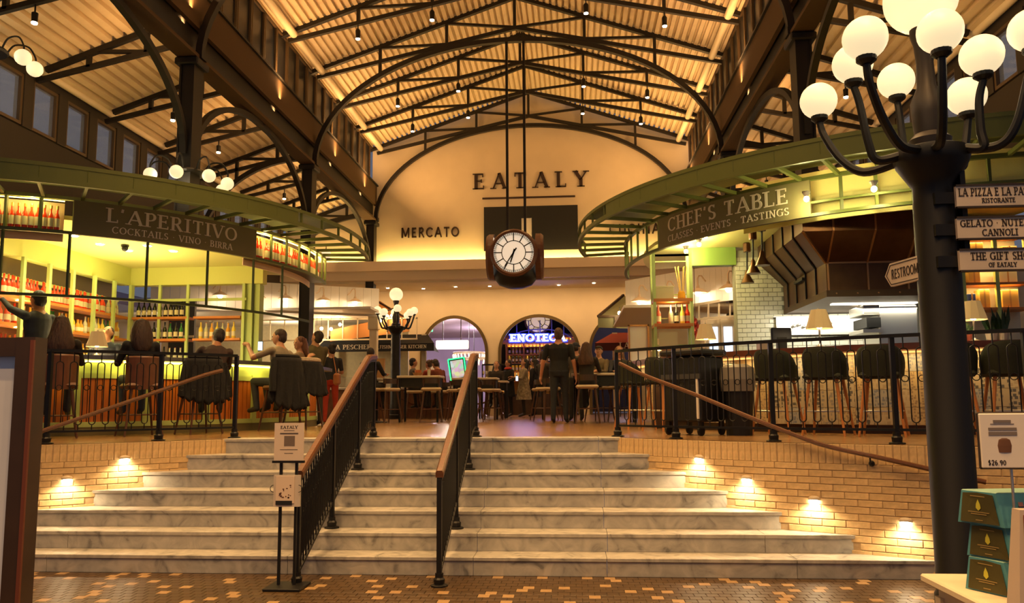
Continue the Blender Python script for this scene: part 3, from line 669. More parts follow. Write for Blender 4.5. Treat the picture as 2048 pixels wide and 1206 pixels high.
# ================================================================ RAILINGS
def path_point(pts, s):
    for a, b in zip(pts, pts[1:]):
        L = (b-a).length
        if s <= L: return a+(b-a)*(s/L)
        s -= L
    return pts[-1].copy()
def railing(t, pts, posts, H=1.0, unit=.135, low=.13, capmat=None, r=.0062, foot=True, rail_low=True, post_base=None):
    """posts: arc-length stations; hairpin balusters between them"""
    pts = [Vector(p) for p in pts]; P = lambda s, h: path_point(pts, s)+V(0, 0, h)
    tot = sum((b-a).length for a, b in zip(pts, pts[1:]))
    N = max(2, int(tot/.12)); ss = [tot*i/N for i in range(N+1)]
    mk('top_rail', MB().sweep([P(s, H) for s in ss], [(-.016, -.024), (.016, -.024), (.016, .024), (-.016, .024)]), iron, t)
    mk('bottom_rail', MB().sweep([P(s, low) for s in ss], [(-.012, -.014), (.012, -.014), (.012, .014), (-.012, .014)]), iron, t)
    if capmat: mk('wooden_cap', MB().sweep([P(s, H+.045) for s in ss], [(-.03, -.035), (.012, -.035), (.03, -.022), (.03, .022), (.012, .035), (-.03, .035)]), capmat, t)
    for i, s in enumerate(posts):
        b = P(s, 0); zb = post_base[i] if post_base else b.z
        mb = MB(); mb.box((b.x, b.y, (zb+b.z+H)/2), (.042, .042, b.z+H-zb))
        mk('post', mb, iron, t)
        mk('post_foot', MB().lathe([(.075, 0), (.075, .012), (.045, .02), (.05, .06), (.036, .075), (.036, .11)], 10, (b.x, b.y, zb)), iron, t)
    for a, b in zip(posts, posts[1:]):
        n = max(1, round((b-a-.05)/unit)); u = (b-a-.05)/n
        for k in range(n):
            s0 = a+.025+k*u; g = u*.26; c = s0+u/2; mb = MB()
            top = H-.09
            arch = [P(c-g, low+.10)]+[P(c-g*math.cos(PI*j/8), top-.06+g*.9*math.sin(PI*j/8)) for j in range(9)]+[P(c+g, low+.10)]
            mb.tube(arch, r, 5); mb.tube([P(c, top-.06+g*.9), P(c, H)], r, 5)
            e = c+u/2; h = u/2-g
            if k < n-1:
                mb.tube([P(c+g, low+.105)]+[P(e-h*math.cos(PI*j/8), low+.10-h*math.sin(PI*j/8)) for j in range(1, 8)]+[P(e+h, low+.105)], r, 5); mb.tube([P(e, low+.10-h), P(e, low)], r, 5)
            rr = g*.8; mb.tube([P(c+rr*math.cos(2*PI*j/10), low+.47+rr*math.sin(2*PI*j/10)) for j in range(10)], .005, 4, closed=True)
            mk('baluster', mb, iron, t)
def station(side, u, off=.12):
    """arc-length along the guard path whose image column is u"""
    pts = GP[side]; best = None; s = 0
    for a, b in zip(pts, pts[1:]):
        n = 10
        for j in range(n):
            p = a+(b-a)*(j/n); d = p-CAMP; w = d.dot(_F); uu = 1024+FPX*d.dot(_R2)/w
            if best is None or abs(uu-u) < best[0]: best = (abs(uu-u), s+(b-a).length*j/n)
        s += (b-a).length
    return best[1]
GP = {}
for side in ('right', 'left'):
    S = CRV[side]; out = []
    for i in range(0, len(S)):
        a = Vector((*S[max(i-1, 0)], 0)); b = Vector((*S[min(i+1, len(S)-1)], 0)); d = (b-a).normalized(); n = Vector((d.y, -d.x, 0))
        if n.y < 0: n = -n
        out.append(Vector((*S[i], ZU))+n*.17)
    GP[side] = [p for p in out if p.y > 6.7]
    if side == 'right': GP[side] = [p for p in GP[side] if p.x < 5.2]
    else: GP[side] = [p for p in GP[side] if p.x > -7.4]
    # start where the stair mouth ends
gr = thing('guard_railing', 'black iron guard railing before the green bar stools', 'railing', (2.5, 8.2, ZU))
su = [station('right', u) for u in (1205, 1352, 1548, 1795)]; tot = sum((b-a).length for a, b in zip(GP['right'], GP['right'][1:]))
su = [0.0]+su[1:]+[su[-1]+1.05, tot]
railing(gr, GP['right'], [s for s in su if s <= tot], post_base=None)
gl = thing('guard_railing', 'black iron guard railing before the bottle bar stools', 'railing', (-5.5, 8.6, ZU))
su = [station('left', u) for u in (503, 317, 92)]; tot = sum((b-a).length for a, b in zip(GP['left'], GP['left'][1:]))
railing(gl, GP['left'], [0.0]+su[1:]+[su[-1]+1.0, tot])
# stair railings with wooden caps
def stair_rail(x, label):
    t = thing('stair_railing', label, 'railing', (x, 7.0, 0))
    pts = [(x, 7.02, .0), (x, 7.14, .0), (x, 7.457+6*TR+.05, ZU), (x, 9.62, ZU)]
    pts = [Vector((x, 7.02, -.03)), Vector((x, 7.457+6*TR+.06, ZU-.02)), Vector((x, 9.68, ZU))]
    L1 = (pts[1]-pts[0]).length; tot = L1+(pts[2]-pts[1]).length
    def S(y): return (y-7.02)/(pts[1].y-7.02)*L1 if y < pts[1].y else L1+(y-pts[1].y)
    railing(t, pts, [0.0, S(8.02), S(8.96), tot-.03], H=.93, unit=.078, r=.0085, low=.12, capmat=wood, post_base=[0, .33, .825, ZU])
stair_rail(-2.42, 'stair railing with wooden cap beside the floor sign stand'); stair_rail(-1.17, 'stair railing with wooden cap standing mid-stair alone')
# wall handrails
def hand_rail(side, pix, label):
    S = []
    t = thing('wall_handrail', label, 'handrail', tuple(wall_hit(side, *pix[1])))
    for (u, v) in pix:
        p = wall_hit(side, u, v); q, n = nearest_curve(side, p); S.append(p+n*.075)
    P = smooth_curve(S, 6)
    mk('rail', MB().tube(P, .022, 8), wood, t, smooth=True)
    for i in range(8, len(P), 9):
        q, n = nearest_curve(side, P[i])
        if P[i].z > ZU+.02: continue
        mk('bracket', MB().tube([P[i]-V(0, 0, .02), P[i]-V(0, 0, .06), P[i]-n*.075-V(0, 0, .075)], .008, 6).sphere(P[i]-n*.07-V(0, 0, .075), .028, 10, 6), iron, t)
hand_rail('right', [(1248, 727), (1300, 752), (1400, 790), (1500, 832), (1600, 872), (1659, 892), (1760, 914), (1860, 937), (1972, 963)], 'sloping wooden handrail on the brick wall by the lamp post')
hand_rail('left', [(440, 741), (400, 752), (330, 777), (250, 805), (160, 836), (85, 862), (40, 878)], 'sloping wooden handrail on the brick wall below the bottle bar')
# ================================================================ THE TWO ROUND BARS (canopies, counters, stools)
CB = {'L': (-9.45, 14.1, 1), 'R': (5.75, 14.1, -1)}
def pol(side, R, deg, z):
    cx, cy, s = CB[side]; a = math.radians(deg); return Vector((cx+s*R*math.cos(a), cy+R*math.sin(a), z))
def degs(a, b, step=2.5): n = max(1, int(abs(b-a)/step+.5)); return [a+(b-a)*i/n for i in range(n+1)]
def sector(mb, side, R0, R1, z0, z1, a, b, step=2.5, mi=0):
    D = degs(a, b, step); k = []
    for d in D: k += [pol(side, R0, d, z0), pol(side, R1, d, z0), pol(side, R1, d, z1), pol(side, R0, d, z1)]
    fs = []
    for i in range(len(D)-1):
        o = i*4
        for j in range(4): fs.append((o+j, o+(j+1) % 4, o+4+(j+1) % 4, o+4+j))
    fs.append((0, 1, 2, 3)); e = (len(D)-1)*4; fs.append((e+3, e+2, e+1, e)); mb.add(k, fs, mi); return mb
def sec(name, side, R0, R1, z0, z1, a, b, m, parent, step=2.5, **k): return mk(name, sector(MB(), side, R0, R1, z0, z1, a, b, step), m, parent, **k)
RIN, RRIM, ZB, ZTP = 4.78, 5.6, 3.88, 4.35
yl = emat('yellow_led_strip', (1.0, 0.78, 0.16), 9.0); warmled = emat('orange_led_strip', (1.0, 0.46, 0.12), 1.8); paleled = emat('pale_led_strip', (1.0, 0.80, 0.42), 14.0)
glow = mat('peach_back_panel', (0.85, 0.62, 0.42), .6)
# bottle meshes
def bottle_profile(h, r, nk): return [(r*.85, 0), (r, .01), (r, h*.55), (r*.75, h*.64), (nk, h*.74), (nk, h*.97), (nk*1.1, h)]
def bottle_mesh(h, r, nk, mats, n=10):
    P = bottle_profile(h, r, nk); mb = MB(); mb.lathe(P, n, mis=[0, 0, 0, 0, 0, 2]); mb.lathe([(r*1.02, h*.14), (r*1.02, h*.42)], n, mi=1); return mb.mesh('bottle', mats, True)
redg = mat('red_aperitif_glass', (0.80, 0.05, 0.012), .15); labw = mat('cream_bottle_label', (.80, .70, .48), .6); capg = mat('gold_bottle_cap', (.55, .32, .07), .35, .6)
ambg = mat('amber_glass', (0.72, 0.34, 0.03), .12); grng = mat('green_bottle_glass', (0.02, 0.16, 0.03), .12); drkg = mat('dark_wine_glass', (0.012, 0.012, 0.010), .12)
yelg = mat('yellow_liqueur_glass', (0.85, 0.62, 0.08), .12); clrg = mat('pale_clear_glass', (0.60, 0.58, 0.42), .08); pnkg = mat('rose_pink_glass', (0.72, 0.16, 0.10), .12)
redcap = mat('red_bottle_cap', (.5, .03, .02), .4)
# big red bottle with its own label and cap parts
rb = [MB().lathe(bottle_profile(.34, .035, .013), 12).mesh('bottle_glass', redg, True), MB().lathe([(.036, .05), (.036, .17)], 12).mesh('label', labw), MB().lathe([(.017, .30), (.017, .345)], 10).mesh('cap', capg)]
def red_bottle(p, lab, grp):
    t = thing('aperitif_bottle', lab, 'bottle', tuple(p), grp)
    for nm, me in zip(('bottle_glass', 'label', 'cap'), rb): put(nm, me, t, keep=False)
def canopy(side, label):
    t = thing('bar_canopy', label, 'canopy', tuple(pol(side, 5.2, -40, 4.3)))
    A0, A1 = -98, 12; D = degs(A0, A1)
    pr = lambda w, h: [(-h/2, -w/2), (h/2, -w/2), (h/2, w/2), (-h/2, w/2)]
    mk('rim_lower_rail', MB().sweep([pol(side, RRIM, d, 4.36) for d in D], pr(.05, .06)), green, t)
    mk('rim_upper_rail', MB().sweep([pol(side, RRIM, d, 4.57) for d in D], pr(.05, .05)), green, t)
    mk('fascia_top_rail', MB().sweep([pol(side, RIN, d, ZTP) for d in D], pr(.05, .05)), greenL if side == 'L' else green, t)
    mk('fascia_bottom_rail', MB().sweep([pol(side, RIN, d, ZB) for d in D], pr(.05, .04)), green, t)
    for i, d in enumerate(degs(A0, A1, 5.5)):
        mk('rim_post', MB().bar(pol(side, RRIM, d, 4.36), pol(side, RRIM, d, 4.57), .035), green, t)
        mk('rib', MB().bar(pol(side, RIN, d, ZTP+.01), pol(side, RRIM, d, 4.36), .04, .05), green, t)
    sec('soffit_panel', side, 4.5, RRIM-.02, 4.575, 4.60, A0, -8 if side == 'L' else -10, greenD, t)
    sec('rim_band', side, RRIM+.005, RRIM+.02, 4.38, 4.56, A0, -22, green, t)
    if side == 'R': 
        mk('fascia_mid_rail', MB().sweep([pol(side, RIN, d, 4.04) for d in degs(A0, -55)], pr(.04, .03)), green, t)
    mull = degs(-98, -55, 4.8)+degs(-23, 12, 5.0)
    for d in mull: mk('mullion', MB().bar(pol(side, RIN, d, ZB), pol(side, RIN, d, ZTP), .035), green, t)
    return t
canL = canopy('L', 'round green canopy over the bottle bar with olive signboard'); canR = canopy('R', 'round green canopy over the kitchen counter with olive signboard')
# signboards
def signboard(side, can, lines, a, b):
    sb = sec('signboard', side, RIN-.01, RIN+.035, ZB-.02, ZTP-.02, a, b, signg, can)
    mid = (a+b)/2; Rr = RIN+.036; s = CB[side][2]
    fn = lambda u, v, d: pol(side, Rr+d, mid+math.degrees(u/Rr)*s, v)
    for txt, H, t0, fit, T in lines: mb = MB(); lettering(mb, txt, H, fn, None, t0, 0, .006, fit=fit, T=T, t=.08, space=.14); mk('lettering', mb, letter, sb)
signboard('L', canL, [("L'APERITIVO", .20, 4.075, 1.93, .17), ('COCKTAILS · VINO · BIRRA', .095, 3.925, 1.78, .16)], -55.2, -22.6)
signboard('R', canR, [("CHEF'S TABLE", .205, 4.075, 2.1, .17), ('CLASSES · EVENTS · TASTINGS', .095, 3.925, 2.12, .16)], -55.4, -23.6)
# droppers and glass rail below the bottle bar canopy
pr_ = [(-.018, -.02), (.018, -.02), (.018, .02), (-.018, .02)]
hr = thing('hanging_rail', 'dark green rail hung on rods below the bottle bar canopy', 'rail', tuple(pol('L', RIN, -40, 3.0)))
mk('rail', MB().sweep([pol('L', RIN, d, 3.02) for d in degs(-98, -2)], pr_), greenD, hr)
for u in (-150, 0, 135, 293, 413, 505, 564):
    best = min(degs(-98, -2, .25), key=lambda d: abs((1024+FPX*(pol('L', RIN, d, 3.4)-CAMP).dot(_R2)/(pol('L', RIN, d, 3.4)-CAMP).dot(_F))-u))
    mk('rod', MB().bar(pol('L', RIN, best, 3.02), pol('L', RIN, best, ZB-.02), .028), greenD, hr)
# bottle shelf inside the canopy fascia
bs = thing('bottle_shelf', 'glowing shelf for red bottles behind the canopy fascia', 'shelf', tuple(pol('L', 4.6, -60, 3.9)))
for a, b in ((-98, -56.5), (-22, 12)):
    sec('shelf_board', 'L', 4.50, RIN-.03, 3.895, 3.915, a, b, darkwood, bs); sec('back_panel', 'L', 4.47, 4.49, 3.80, 4.34, a, b, glow, bs)
    sec('light_strip', 'L', 4.70, 4.735, 4.315, 4.322, a, b, yl, bs)
for d in degs(-78, -57.5, .92)+degs(-21, 11, .92): 
    if min(abs(d-x) for x in degs(-98, -55, 4.8)+degs(-23, 12, 5.0)) > .34: red_bottle(pol('L', 4.64, d, 3.915), 'red aperitif bottle with cream label on the canopy shelf', 'red bottles on the canopy shelf')
for d in (-75, -68, -61, -19, -12, -5, 3, 9): lamp('POINT', tuple(pol('L', 4.72, d, 4.29)), 5, (1, .74, .2), .03)
# ---- bar ceilings
cg = mat('yellow_green_ceiling', (0.70, 0.66, 0.24), .6)
for side, lab in (('L', 'pale green ceiling of the bottle bar'), ('R', 'pale green ceiling of the kitchen bar')):
    mb = MB(); sector(mb, side, 0.05, 4.46, 4.12, 4.18, -100, 20, 4); mk('ceiling_bar_'+('left' if side == 'L' else 'right'), mb, cg, kind='structure', label=lab)
bulkm = mat('pale_green_bulkhead', (0.62, 0.64, 0.19), .5)
SX, SY = -8.25, 14.3
mk('wall_bulkhead_left', MB().box((SX-.1, 11.3, 3.96), (.2, 6.0, .34)).box((-7.0, SY+.1, 3.96), (2.5+.1, .2, .34)), bulkm, kind='structure', label='pale green bulkhead above the bottle shelves')
dl_root = thing('downlight', 'round recessed downlight glowing in the bottle bar ceiling', 'light', (0, 0, 0), 'bottle bar downlights')
mk('ring', MB().lathe([(.075, -.012), (.085, 0)], 14), white, dl_root); mk('lens', MB().lathe([(.055, -.02), (.06, -.008)], 14), bulb, dl_root)
first = True
for u, v in ((148, 470), (200, 487), (257, 500), (295, 490), (347, 501), (430, 500), (60, 455)):
    p = onZ(u, v, 4.12)
    if first: dl_root.location = p; first = False
    else: copy_tree(dl_root, tuple(p))
    lamp('SPOT', (p.x, p.y, 4.08), 70, (1, .82, .34), .05, aim=(p.x, p.y, 0), spot=2.4, blend=.8)
lamp('AREA', (-7.4, 12.6, 3.3), 34, (1, .86, .34), 1.2, aim=(-7.4, 12.6, 5))
cr = thing('ceiling_camera', 'small dark dome camera on the bottle bar ceiling', 'camera', tuple(onZ(250, 492, 4.1)))
q = onZ(250, 492, 4.1); mk('dome', MB().sphere((q.x, q.y, 4.06), .05, 12, 6), black, cr); mk('mount', MB().lathe([(.06, 0), (.06, .035)], 12, (q.x, q.y, 4.085)), iron, cr)
# ---- back-bar shelving (run along X=SX then along Y=SY)
sh = thing('back_bar_shelving', 'pale green shelving with orange wood shelves behind the bottle bar', 'shelving', (SX, 12.5, ZU))
orangew = mat('orange_shelf_wood', (0.62, 0.22, 0.05), .5, noise=.2, nscale=4)  # the boards' own orange wood colour, mildly mottled
ZSH = (2.30, 2.76, 3.17)
for z in ZSH:
    mk('shelf', MB().box((SX-.12, 11.45, z), (.3, 5.6, .045)), orangew, sh); mk('shelf', MB().box((-7.72, SY+.12, z), (1.2, .3, .045)), orangew, sh)
for y in (9.3, 10.0, 10.7, 11.3, 11.9, 12.5, 13.1, 13.7, 14.25): mk('upright', MB().box((SX+.05, y, 2.47), (.05, .06, 2.64)), greenL, sh)
for x in (-8.2, -7.66, -7.12, -6.05): mk('upright', MB().box((x, SY, 2.47), (.05, .05, 2.64)), greenL, sh)
mk('cross_rail', MB().box((-7.1, SY, 3.5), (2.2, .04, .05)), greenL, sh); mk('cross_rail', MB().box((SX-.2, 11.45, 3.5), (.04, 5.6, .05)), greenL, sh)
mk('back_panel', MB().box((SX-.3, 11.45, 2.5), (.03, 5.6, 2.66)), mat('smoky_back_panel', (.09, .055, .03), .4), sh)
mk('base_cabinet', MB().box((SX-.1, 11.45, 1.6), (.5, 5.6, .88)), darkwood, sh)
for z in ZSH:
    mk('light_strip', MB().box((SX-.26, 11.45, z+.03), (.02, 5.5, .015)), paleled, sh)
    lamp('AREA', (SX-.24, 11.45, z+.05), 110, (1, .66, .25), sx=.04, sy=5.4, aim=(SX+.1, 11.45, z+.5))
gp = thing('green_pillar', 'pale green square pillar at the end of the bottle bar', 'pillar', (-5.95, SY+.1, ZU))
mk('shaft', MB().box((-6.0, SY+.15, 2.47), (.2, .22, 2.64)), greenL, gp); mk('side_return', MB().box((-5.84, SY+.2, 2.47), (.1, .2, 2.64)), greenL, gp)
BM = {k: bottle_mesh(h, r, nk, mats) for k, (h, r, nk, mats) in {
 'red': (.32, .040, .014, [redg, labw, capg]), 'amber': (.29, .040, .016, [ambg, labw, capg]), 'yellow': (.31, .038, .014, [yelg, labw, capg]), 'green': (.31, .038, .014, [grng, labw, redcap]),
 'dark': (.32, .038, .014, [drkg, labw, drkg]), 'clear': (.30, .038, .015, [clrg, labw, redcap]), 'pink': (.31, .040, .014, [pnkg, labw, capg]), 'squat': (.23, .046, .02, [ambg, labw, redcap])}.items()}
BLAB = {'red': 'red bottle', 'amber': 'amber whisky bottle', 'yellow': 'yellow liqueur bottle', 'green': 'green glass bottle', 'dark': 'dark wine bottle', 'clear': 'clear pale bottle', 'pink': 'rose pink bottle', 'squat': 'squat amber bottle'}
rows = ((2, ['red']*6+['pink']*2+['clear'], 'top shelf of the back bar'), (1, ['amber', 'yellow', 'squat', 'yellow', 'clear', 'green', 'amber'], 'middle shelf of the back bar'), (0, ['yellow', 'squat', 'amber', 'pink', 'clear'], 'low shelf of the back bar'))
def bottle_at(kind, p, where):
    put('bottle', BM[kind], None, BLAB[kind]+' standing on the '+where, 'bottle', BLAB[kind]+'s on the '+where, loc=tuple(p))
for si, kinds, where in rows:
    y = 9.7; i = 0
    while y < 14.15:
        k = kinds[0] if (si == 2 and y < 13.2) else random.choice(kinds)
        if si == 1 and y < 11.6: k = random.choice(['pink', 'red', 'clear', 'pink'])
        if si == 0 and y < 11.6: k = random.choice(['red', 'pink', 'amber'])
        bottle_at(k, (SX-.10+random.uniform(-.03, .03), y, ZSH[si]+.023), where); y += random.uniform(.080, .092)
for si, kinds in ((2, ['dark']), (1, ['green', 'amber', 'yellow', 'dark']), (0, ['dark', 'clear'])):
    for i in range(9): bottle_at(random.choice(kinds), (-8.12+i*.105, SY+.1, ZSH[si]+.023), 'short return shelf of the back bar')
# ---- counters
zinc = mat('grey_zinc_top', (.20, .19, .18), .3, .5); orangeP = mat('orange_timber_panel', (.58, .16, .025), .45, noise=.25, nscale=4, stretch=(6, 6, 1)); objcolor(orangeP, .3, (.42, .12, .02))
ct = thing('bar_counter', 'round bar counter with orange plank panels in pale green frames', 'counter', tuple(pol('L', 4.7, -40, ZU)))
CA = (-98, 12)
for z in (3.17, 2.76): mk('shelf', MB().box((-6.55, SY+.12, z), (.9, .28, .04)), orangew, sh)
for i in range(7): bottle_at(('yellow', 'clear', 'amber')[i % 3], (-6.9+i*.105, SY+.1, 2.783), 'open shelf beside the green pillar')
sec('inner_panel', 'R', 4.30, 4.33, 3.90, 4.56, -98, -40, cg, canR)
sec('counter_top', 'L', 4.25, 4.95, 2.17, 2.23, *CA, zinc, ct); sec('apron', 'L', 4.62, 4.66, 2.0, 2.17, *CA, greenL, ct)
sec('light_strip', 'L', 4.70, 4.73, 2.145, 2.165, *CA, yl, ct); sec('plinth', 'L', 4.5, 4.68, ZU, 1.27, *CA, mat('dark_plinth', (.16, .13, .05), .6), ct)
sec('counter_back', 'L', 4.52, 4.60, 1.27, 2.16, *CA, darkwood, ct)
PW = 11.0; a = CA[0]
while a < CA[1]-1:
    sec('stile', 'L', 4.60, 4.69, 1.27, 2.02, a, a+1.3, greenL, ct); sec('bottom_frame', 'L', 4.60, 4.685, 1.27, 1.34, a+1.3, a+PW, greenL, ct); sec('top_frame', 'L', 4.60, 4.685, 1.93, 2.0, a+1.3, a+PW, greenL, ct)
    for k in range(9):
        w = (PW-1.3)/9; sec('plank', 'L', 4.60, 4.665, 1.34, 1.93, a+1.3+k*w+.07, a+1.3+(k+1)*w-.07, orangeP, ct, step=5)
    a += PW
for d in range(-92, 12, 9): lamp('AREA', tuple(pol('L', 4.82, d, 2.14)), 2.6, (1, .68, .14), .25, aim=tuple(pol('L', 4.66, d, 1.3)))
# kitchen counter with patterned tiles
kc = thing('kitchen_counter', 'round counter with wood top and patchwork patterned tiles', 'counter', tuple(pol('R', 4.7, -40, ZU)))
KA = (-98, -10)
sec('counter_top', 'R', 4.2, 4.85, 2.14, 2.22, *KA, mat('red_brown_counter_wood', (.19, .05, .018), .35, noise=.3, nscale=5), kc)
sec('light_strip', 'R', 4.72, 4.755, 2.108, 2.132, *KA, warmled, kc); sec('counter_core', 'R', 4.3, 4.58, 1.26, 2.13, *KA, mortar, kc); sec('plinth', 'R', 4.35, 4.55, ZU, 1.26, *KA, darkwood, kc)
def tile_pattern(name, base, ink, sc):
    M = mat(name, base, .35); nt = M.node_tree; b = nt.nodes['Principled BSDF']; tc = nt.nodes.new('ShaderNodeTexCoord'); w = nt.nodes.new('ShaderNodeTexVoronoi'); w.feature = 'F1'; w.distance = 'CHEBYCHEV'; w.inputs['Scale'].default_value = sc; w.inputs['Randomness'].default_value = .55
    r = nt.nodes.new('ShaderNodeValToRGB'); r.color_ramp.interpolation = 'CONSTANT'; r.color_ramp.elements[0].color = (*ink, 1); r.color_ramp.elements[1].color = (*base, 1); r.color_ramp.elements[1].position = .34
    oi = nt.nodes.new('ShaderNodeObjectInfo'); ad = nt.nodes.new('ShaderNodeVectorMath'); nt.links.new(tc.outputs['Object'], ad.inputs[0]); cb = nt.nodes.new('ShaderNodeCombineXYZ')
    ml = nt.nodes.new('ShaderNodeMath'); ml.operation = 'MULTIPLY'; ml.inputs[1].default_value = 9; nt.links.new(oi.outputs['Random'], ml.inputs[0]); nt.links.new(ml.outputs[0], cb.inputs[0]); nt.links.new(cb.outputs[0], ad.inputs[1])
    nt.links.new(ad.outputs[0], w.inputs['Vector']); nt.links.new(w.outputs['Distance'], r.inputs[0]); nt.links.new(r.outputs[0], b.inputs['Base Color']); return M
TPs = [tile_pattern('tile_cream_grey', (.42, .36, .25), (.26, .25, .23), 22), tile_pattern('tile_blue', (.34, .34, .33), (.17, .20, .27), 26), tile_pattern('tile_sand', (.46, .36, .20), (.28, .21, .13), 30), tile_pattern('tile_black', (.40, .35, .26), (.10, .10, .10), 20), tile_pattern('tile_plain', (.44, .38, .27), (.36, .30, .21), 18)]
tdeg = math.degrees(.205/4.6); a = KA[0]
while a < KA[1]:
    for r in range(4): sec('tile', 'R', 4.58, 4.60, 1.265+r*.211, 1.265+r*.211+.207, a+.02, a+tdeg-.02, random.choice(TPs), kc, step=5)
    a += tdeg
for d in range(-92, -10, 8): lamp('AREA', tuple(pol('R', 4.80, d, 2.08)), 2.4, (1, .60, .20), .25, aim=tuple(pol('R', 4.60, d, 1.3)))
# ---- stools
def leg(mb, p, q, r0, r1): mb.tube([p, q], [r0, r1], 8); return mb
def make_stool(name, label, cat, seatm, backm, legm, sh, style):
    t = thing(name, label, cat, (0, 0, 0)); w = .23
    mk('seat', MB().box((0, 0, sh), (.44, .42, .07), bev=.03), seatm, t, keep=True)
    if style == 'tub':
        mb = MB(); xs = [math.radians(-104+208*i/20) for i in range(21)]; vs = []
        for x in xs:
            hh = .31*(1-.75*(abs(x)/1.82)**3); fl = .02
            for R_, zz in ((.212, -.04), (.226, hh*.5), (.232, hh-.03), (.240, hh), (.252, hh-.03), (.248, hh*.5), (.236, -.04)): vs.append((R_*math.sin(x)*1.02, -.01-R_*math.cos(x), sh+.03+zz))
        mb.add(vs, [(i*7+j, i*7+(j+1) % 7, (i+1)*7+(j+1) % 7, (i+1)*7+j) for i in range(20) for j in range(7)]+[tuple(range(7)), tuple(range(146, 139, -1))]); mk('backrest', mb, backm, t, smooth=True)
    elif style == 'panel':
        mb = MB(); pts = [(.235*math.sin(x)*1.0, .06-.27*math.cos(x), sh-.03) for x in [math.radians(-62+124*i/12) for i in range(13)]]
        mb.sweep(pts, [(-.02, -.014), (.40, -.014), (.42, 0), (.40, .014), (-.02, .014)]); mk('backrest', mb, backm, t)
    else:
        mb = MB(); pts = [(.21*math.sin(x), .02-.23*math.cos(x), sh+.12) for x in [math.radians(-60+120*i/10) for i in range(11)]]
        mb.sweep(pts, [(0, -.01), (.11, -.01), (.11, .01), (0, .01)]); mk('backrest', mb, backm, t)
        mk('back_post', MB().tube([(-.17, -.15, sh), (-.16, -.13-.03, sh+.2)], .011, 6), legm, t); mk('back_post', MB().tube([(.17, -.15, sh), (.16, -.16, sh+.2)], .011, 6), legm, t)
    for sx in (-1, 1):
        for sy in (-1, 1): mk('leg', leg(MB(), (sx*.15, sy*.14, sh-.03), (sx*.235, sy*.225, 0), .021, .013), legm, t)
    fz = .28; k = .15+.085*(1-fz/sh)
    for a, b in (((-k, k), (k, k)), ((-k, -k), (k, -k)), ((-k, -k), (-k, k)), ((k, -k), (k, k))): mk('footrest', MB().tube([(a[0], a[1]*.95, fz), (b[0], b[1]*.95, fz)], .009, 6), legm if style != 'tub' else steelb, t)
    return t
leather = mat('brown_leather', (.13, .045, .016), .5, noise=.25, nscale=9); gfab = mat('moss_green_upholstery', (.013, .017, .006), .8, noise=.2, nscale=40); legw = mat('orange_beech_leg', (.48, .19, .05), .45); legd = mat('dark_walnut_leg', (.085, .032, .013), .5)
def face_center(side, p): c = CB[side]; return math.atan2(c[1]-p[1], c[0]-p[0])-PI/2
stA = make_stool('bar_stool', 'brown leather bar stool at the bottle bar counter', 'stool', leather, leather, legd, .66, 'panel')
RST = 5.28
def ang_u(side, R, u, z): return min(degs(-98, 0, .25), key=lambda d: abs((1024+FPX*(pol(side, R, d, z)-CAMP).dot(_R2)/(pol(side, R, d, z)-CAMP).dot(_F))-u))
SPOTA = [ang_u('L', RST, u, 1.8) for u in (118, 281, 402, 562, 606)]
stA_pos = []
for i, d in enumerate(SPOTA):
    p = pol('L', RST, d, ZU); stA_pos.append(p); lab = ['brown leather bar stool under the woman with long dark hair', 'brown leather bar stool under the woman with curly dark hair', 'brown leather bar stool with a dark coat hung over it', 'brown leather bar stool draped with a black jacket', 'brown leather bar stool with a fleece-lined coat on it'][i]
    o = stA if i == 0 else copy_tree(stA); o.location = p; o.rotation_euler[2] = face_center('L', p); o['label'] = lab; o['group'] = 'stools at the bottle bar'
stC = make_stool('upholstered_stool', 'moss green upholstered stool with orange wooden legs', 'stool', gfab, gfab, legw, .68, 'tub')
for i, u in enumerate((1268, 1330, 1553, 1652, 1762, 1906, 2012)):
    d = min(degs(-98, -10, .25), key=lambda d: abs((1024+FPX*(pol('R', RST-.05, d, 1.8)-CAMP).dot(_R2)/(pol('R', RST-.05, d, 1.8)-CAMP).dot(_F))-u))
    p = pol('R', RST-.05, d, ZU); o = stC if i == 0 else copy_tree(stC); o.location = p; o.rotation_euler[2] = face_center('R', p); o['group'] = 'green stools at the kitchen counter'
    o['label'] = 'moss green upholstered stool with orange legs '+['nearest the menu easel'.replace('nearest', 'close by'), 'behind the black cart', 'beside the waste bin', 'before the order terminal', 'before the stainless broiler', 'half hidden by the street lamp', 'before the spiky plants'][i]
# ================================================================ KITCHEN BEHIND THE TILED COUNTER
copper = mat('aged_copper', (0.125, 0.055, 0.023), .36, .75, noise=.35, nscale=2.5, bump=.05); seam = mat('bright_copper_seam', (.42, .20, .08), .35, .8)
HX0, HX1, HY0, HY1 = 3.50, 5.05, 11.2, 13.45; TX0, TY0 = 3.11, 10.85
hood = thing('copper_hood', 'large aged copper extraction hood above the kitchen', 'hood', (4.5, 12, 2.98))
def ring(mb, x0, y0, z0, x1, y1, z1, xr):
    mb.hexa([(x0, y0, z0), (xr, y0, z0), (xr, HY1, z0), (x0, HY1, z0), (x1, y1, z1), (xr, y1, z1), (xr, HY1, z1), (x1, HY1, z1)]); return mb
mk('lower_band', ring(MB(), HX0, HY0, 3.05, HX0, HY0, 3.44, HX1), copper, hood); mk('middle_band', ring(MB(), HX0, HY0, 3.44, TX0, TY0, 3.82, HX1), copper, hood)
mk('upper_band', ring(MB(), TX0, TY0, 3.82, TX0, TY0, 4.11, HX1), copper, hood); mk('bottom_trim', ring(MB(), HX0-.012, HY0-.012, 2.97, HX0-.012, HY0-.012, 3.06, HX1), mat('dark_bronze_trim', (.09, .05, .025), .5, .5), hood)
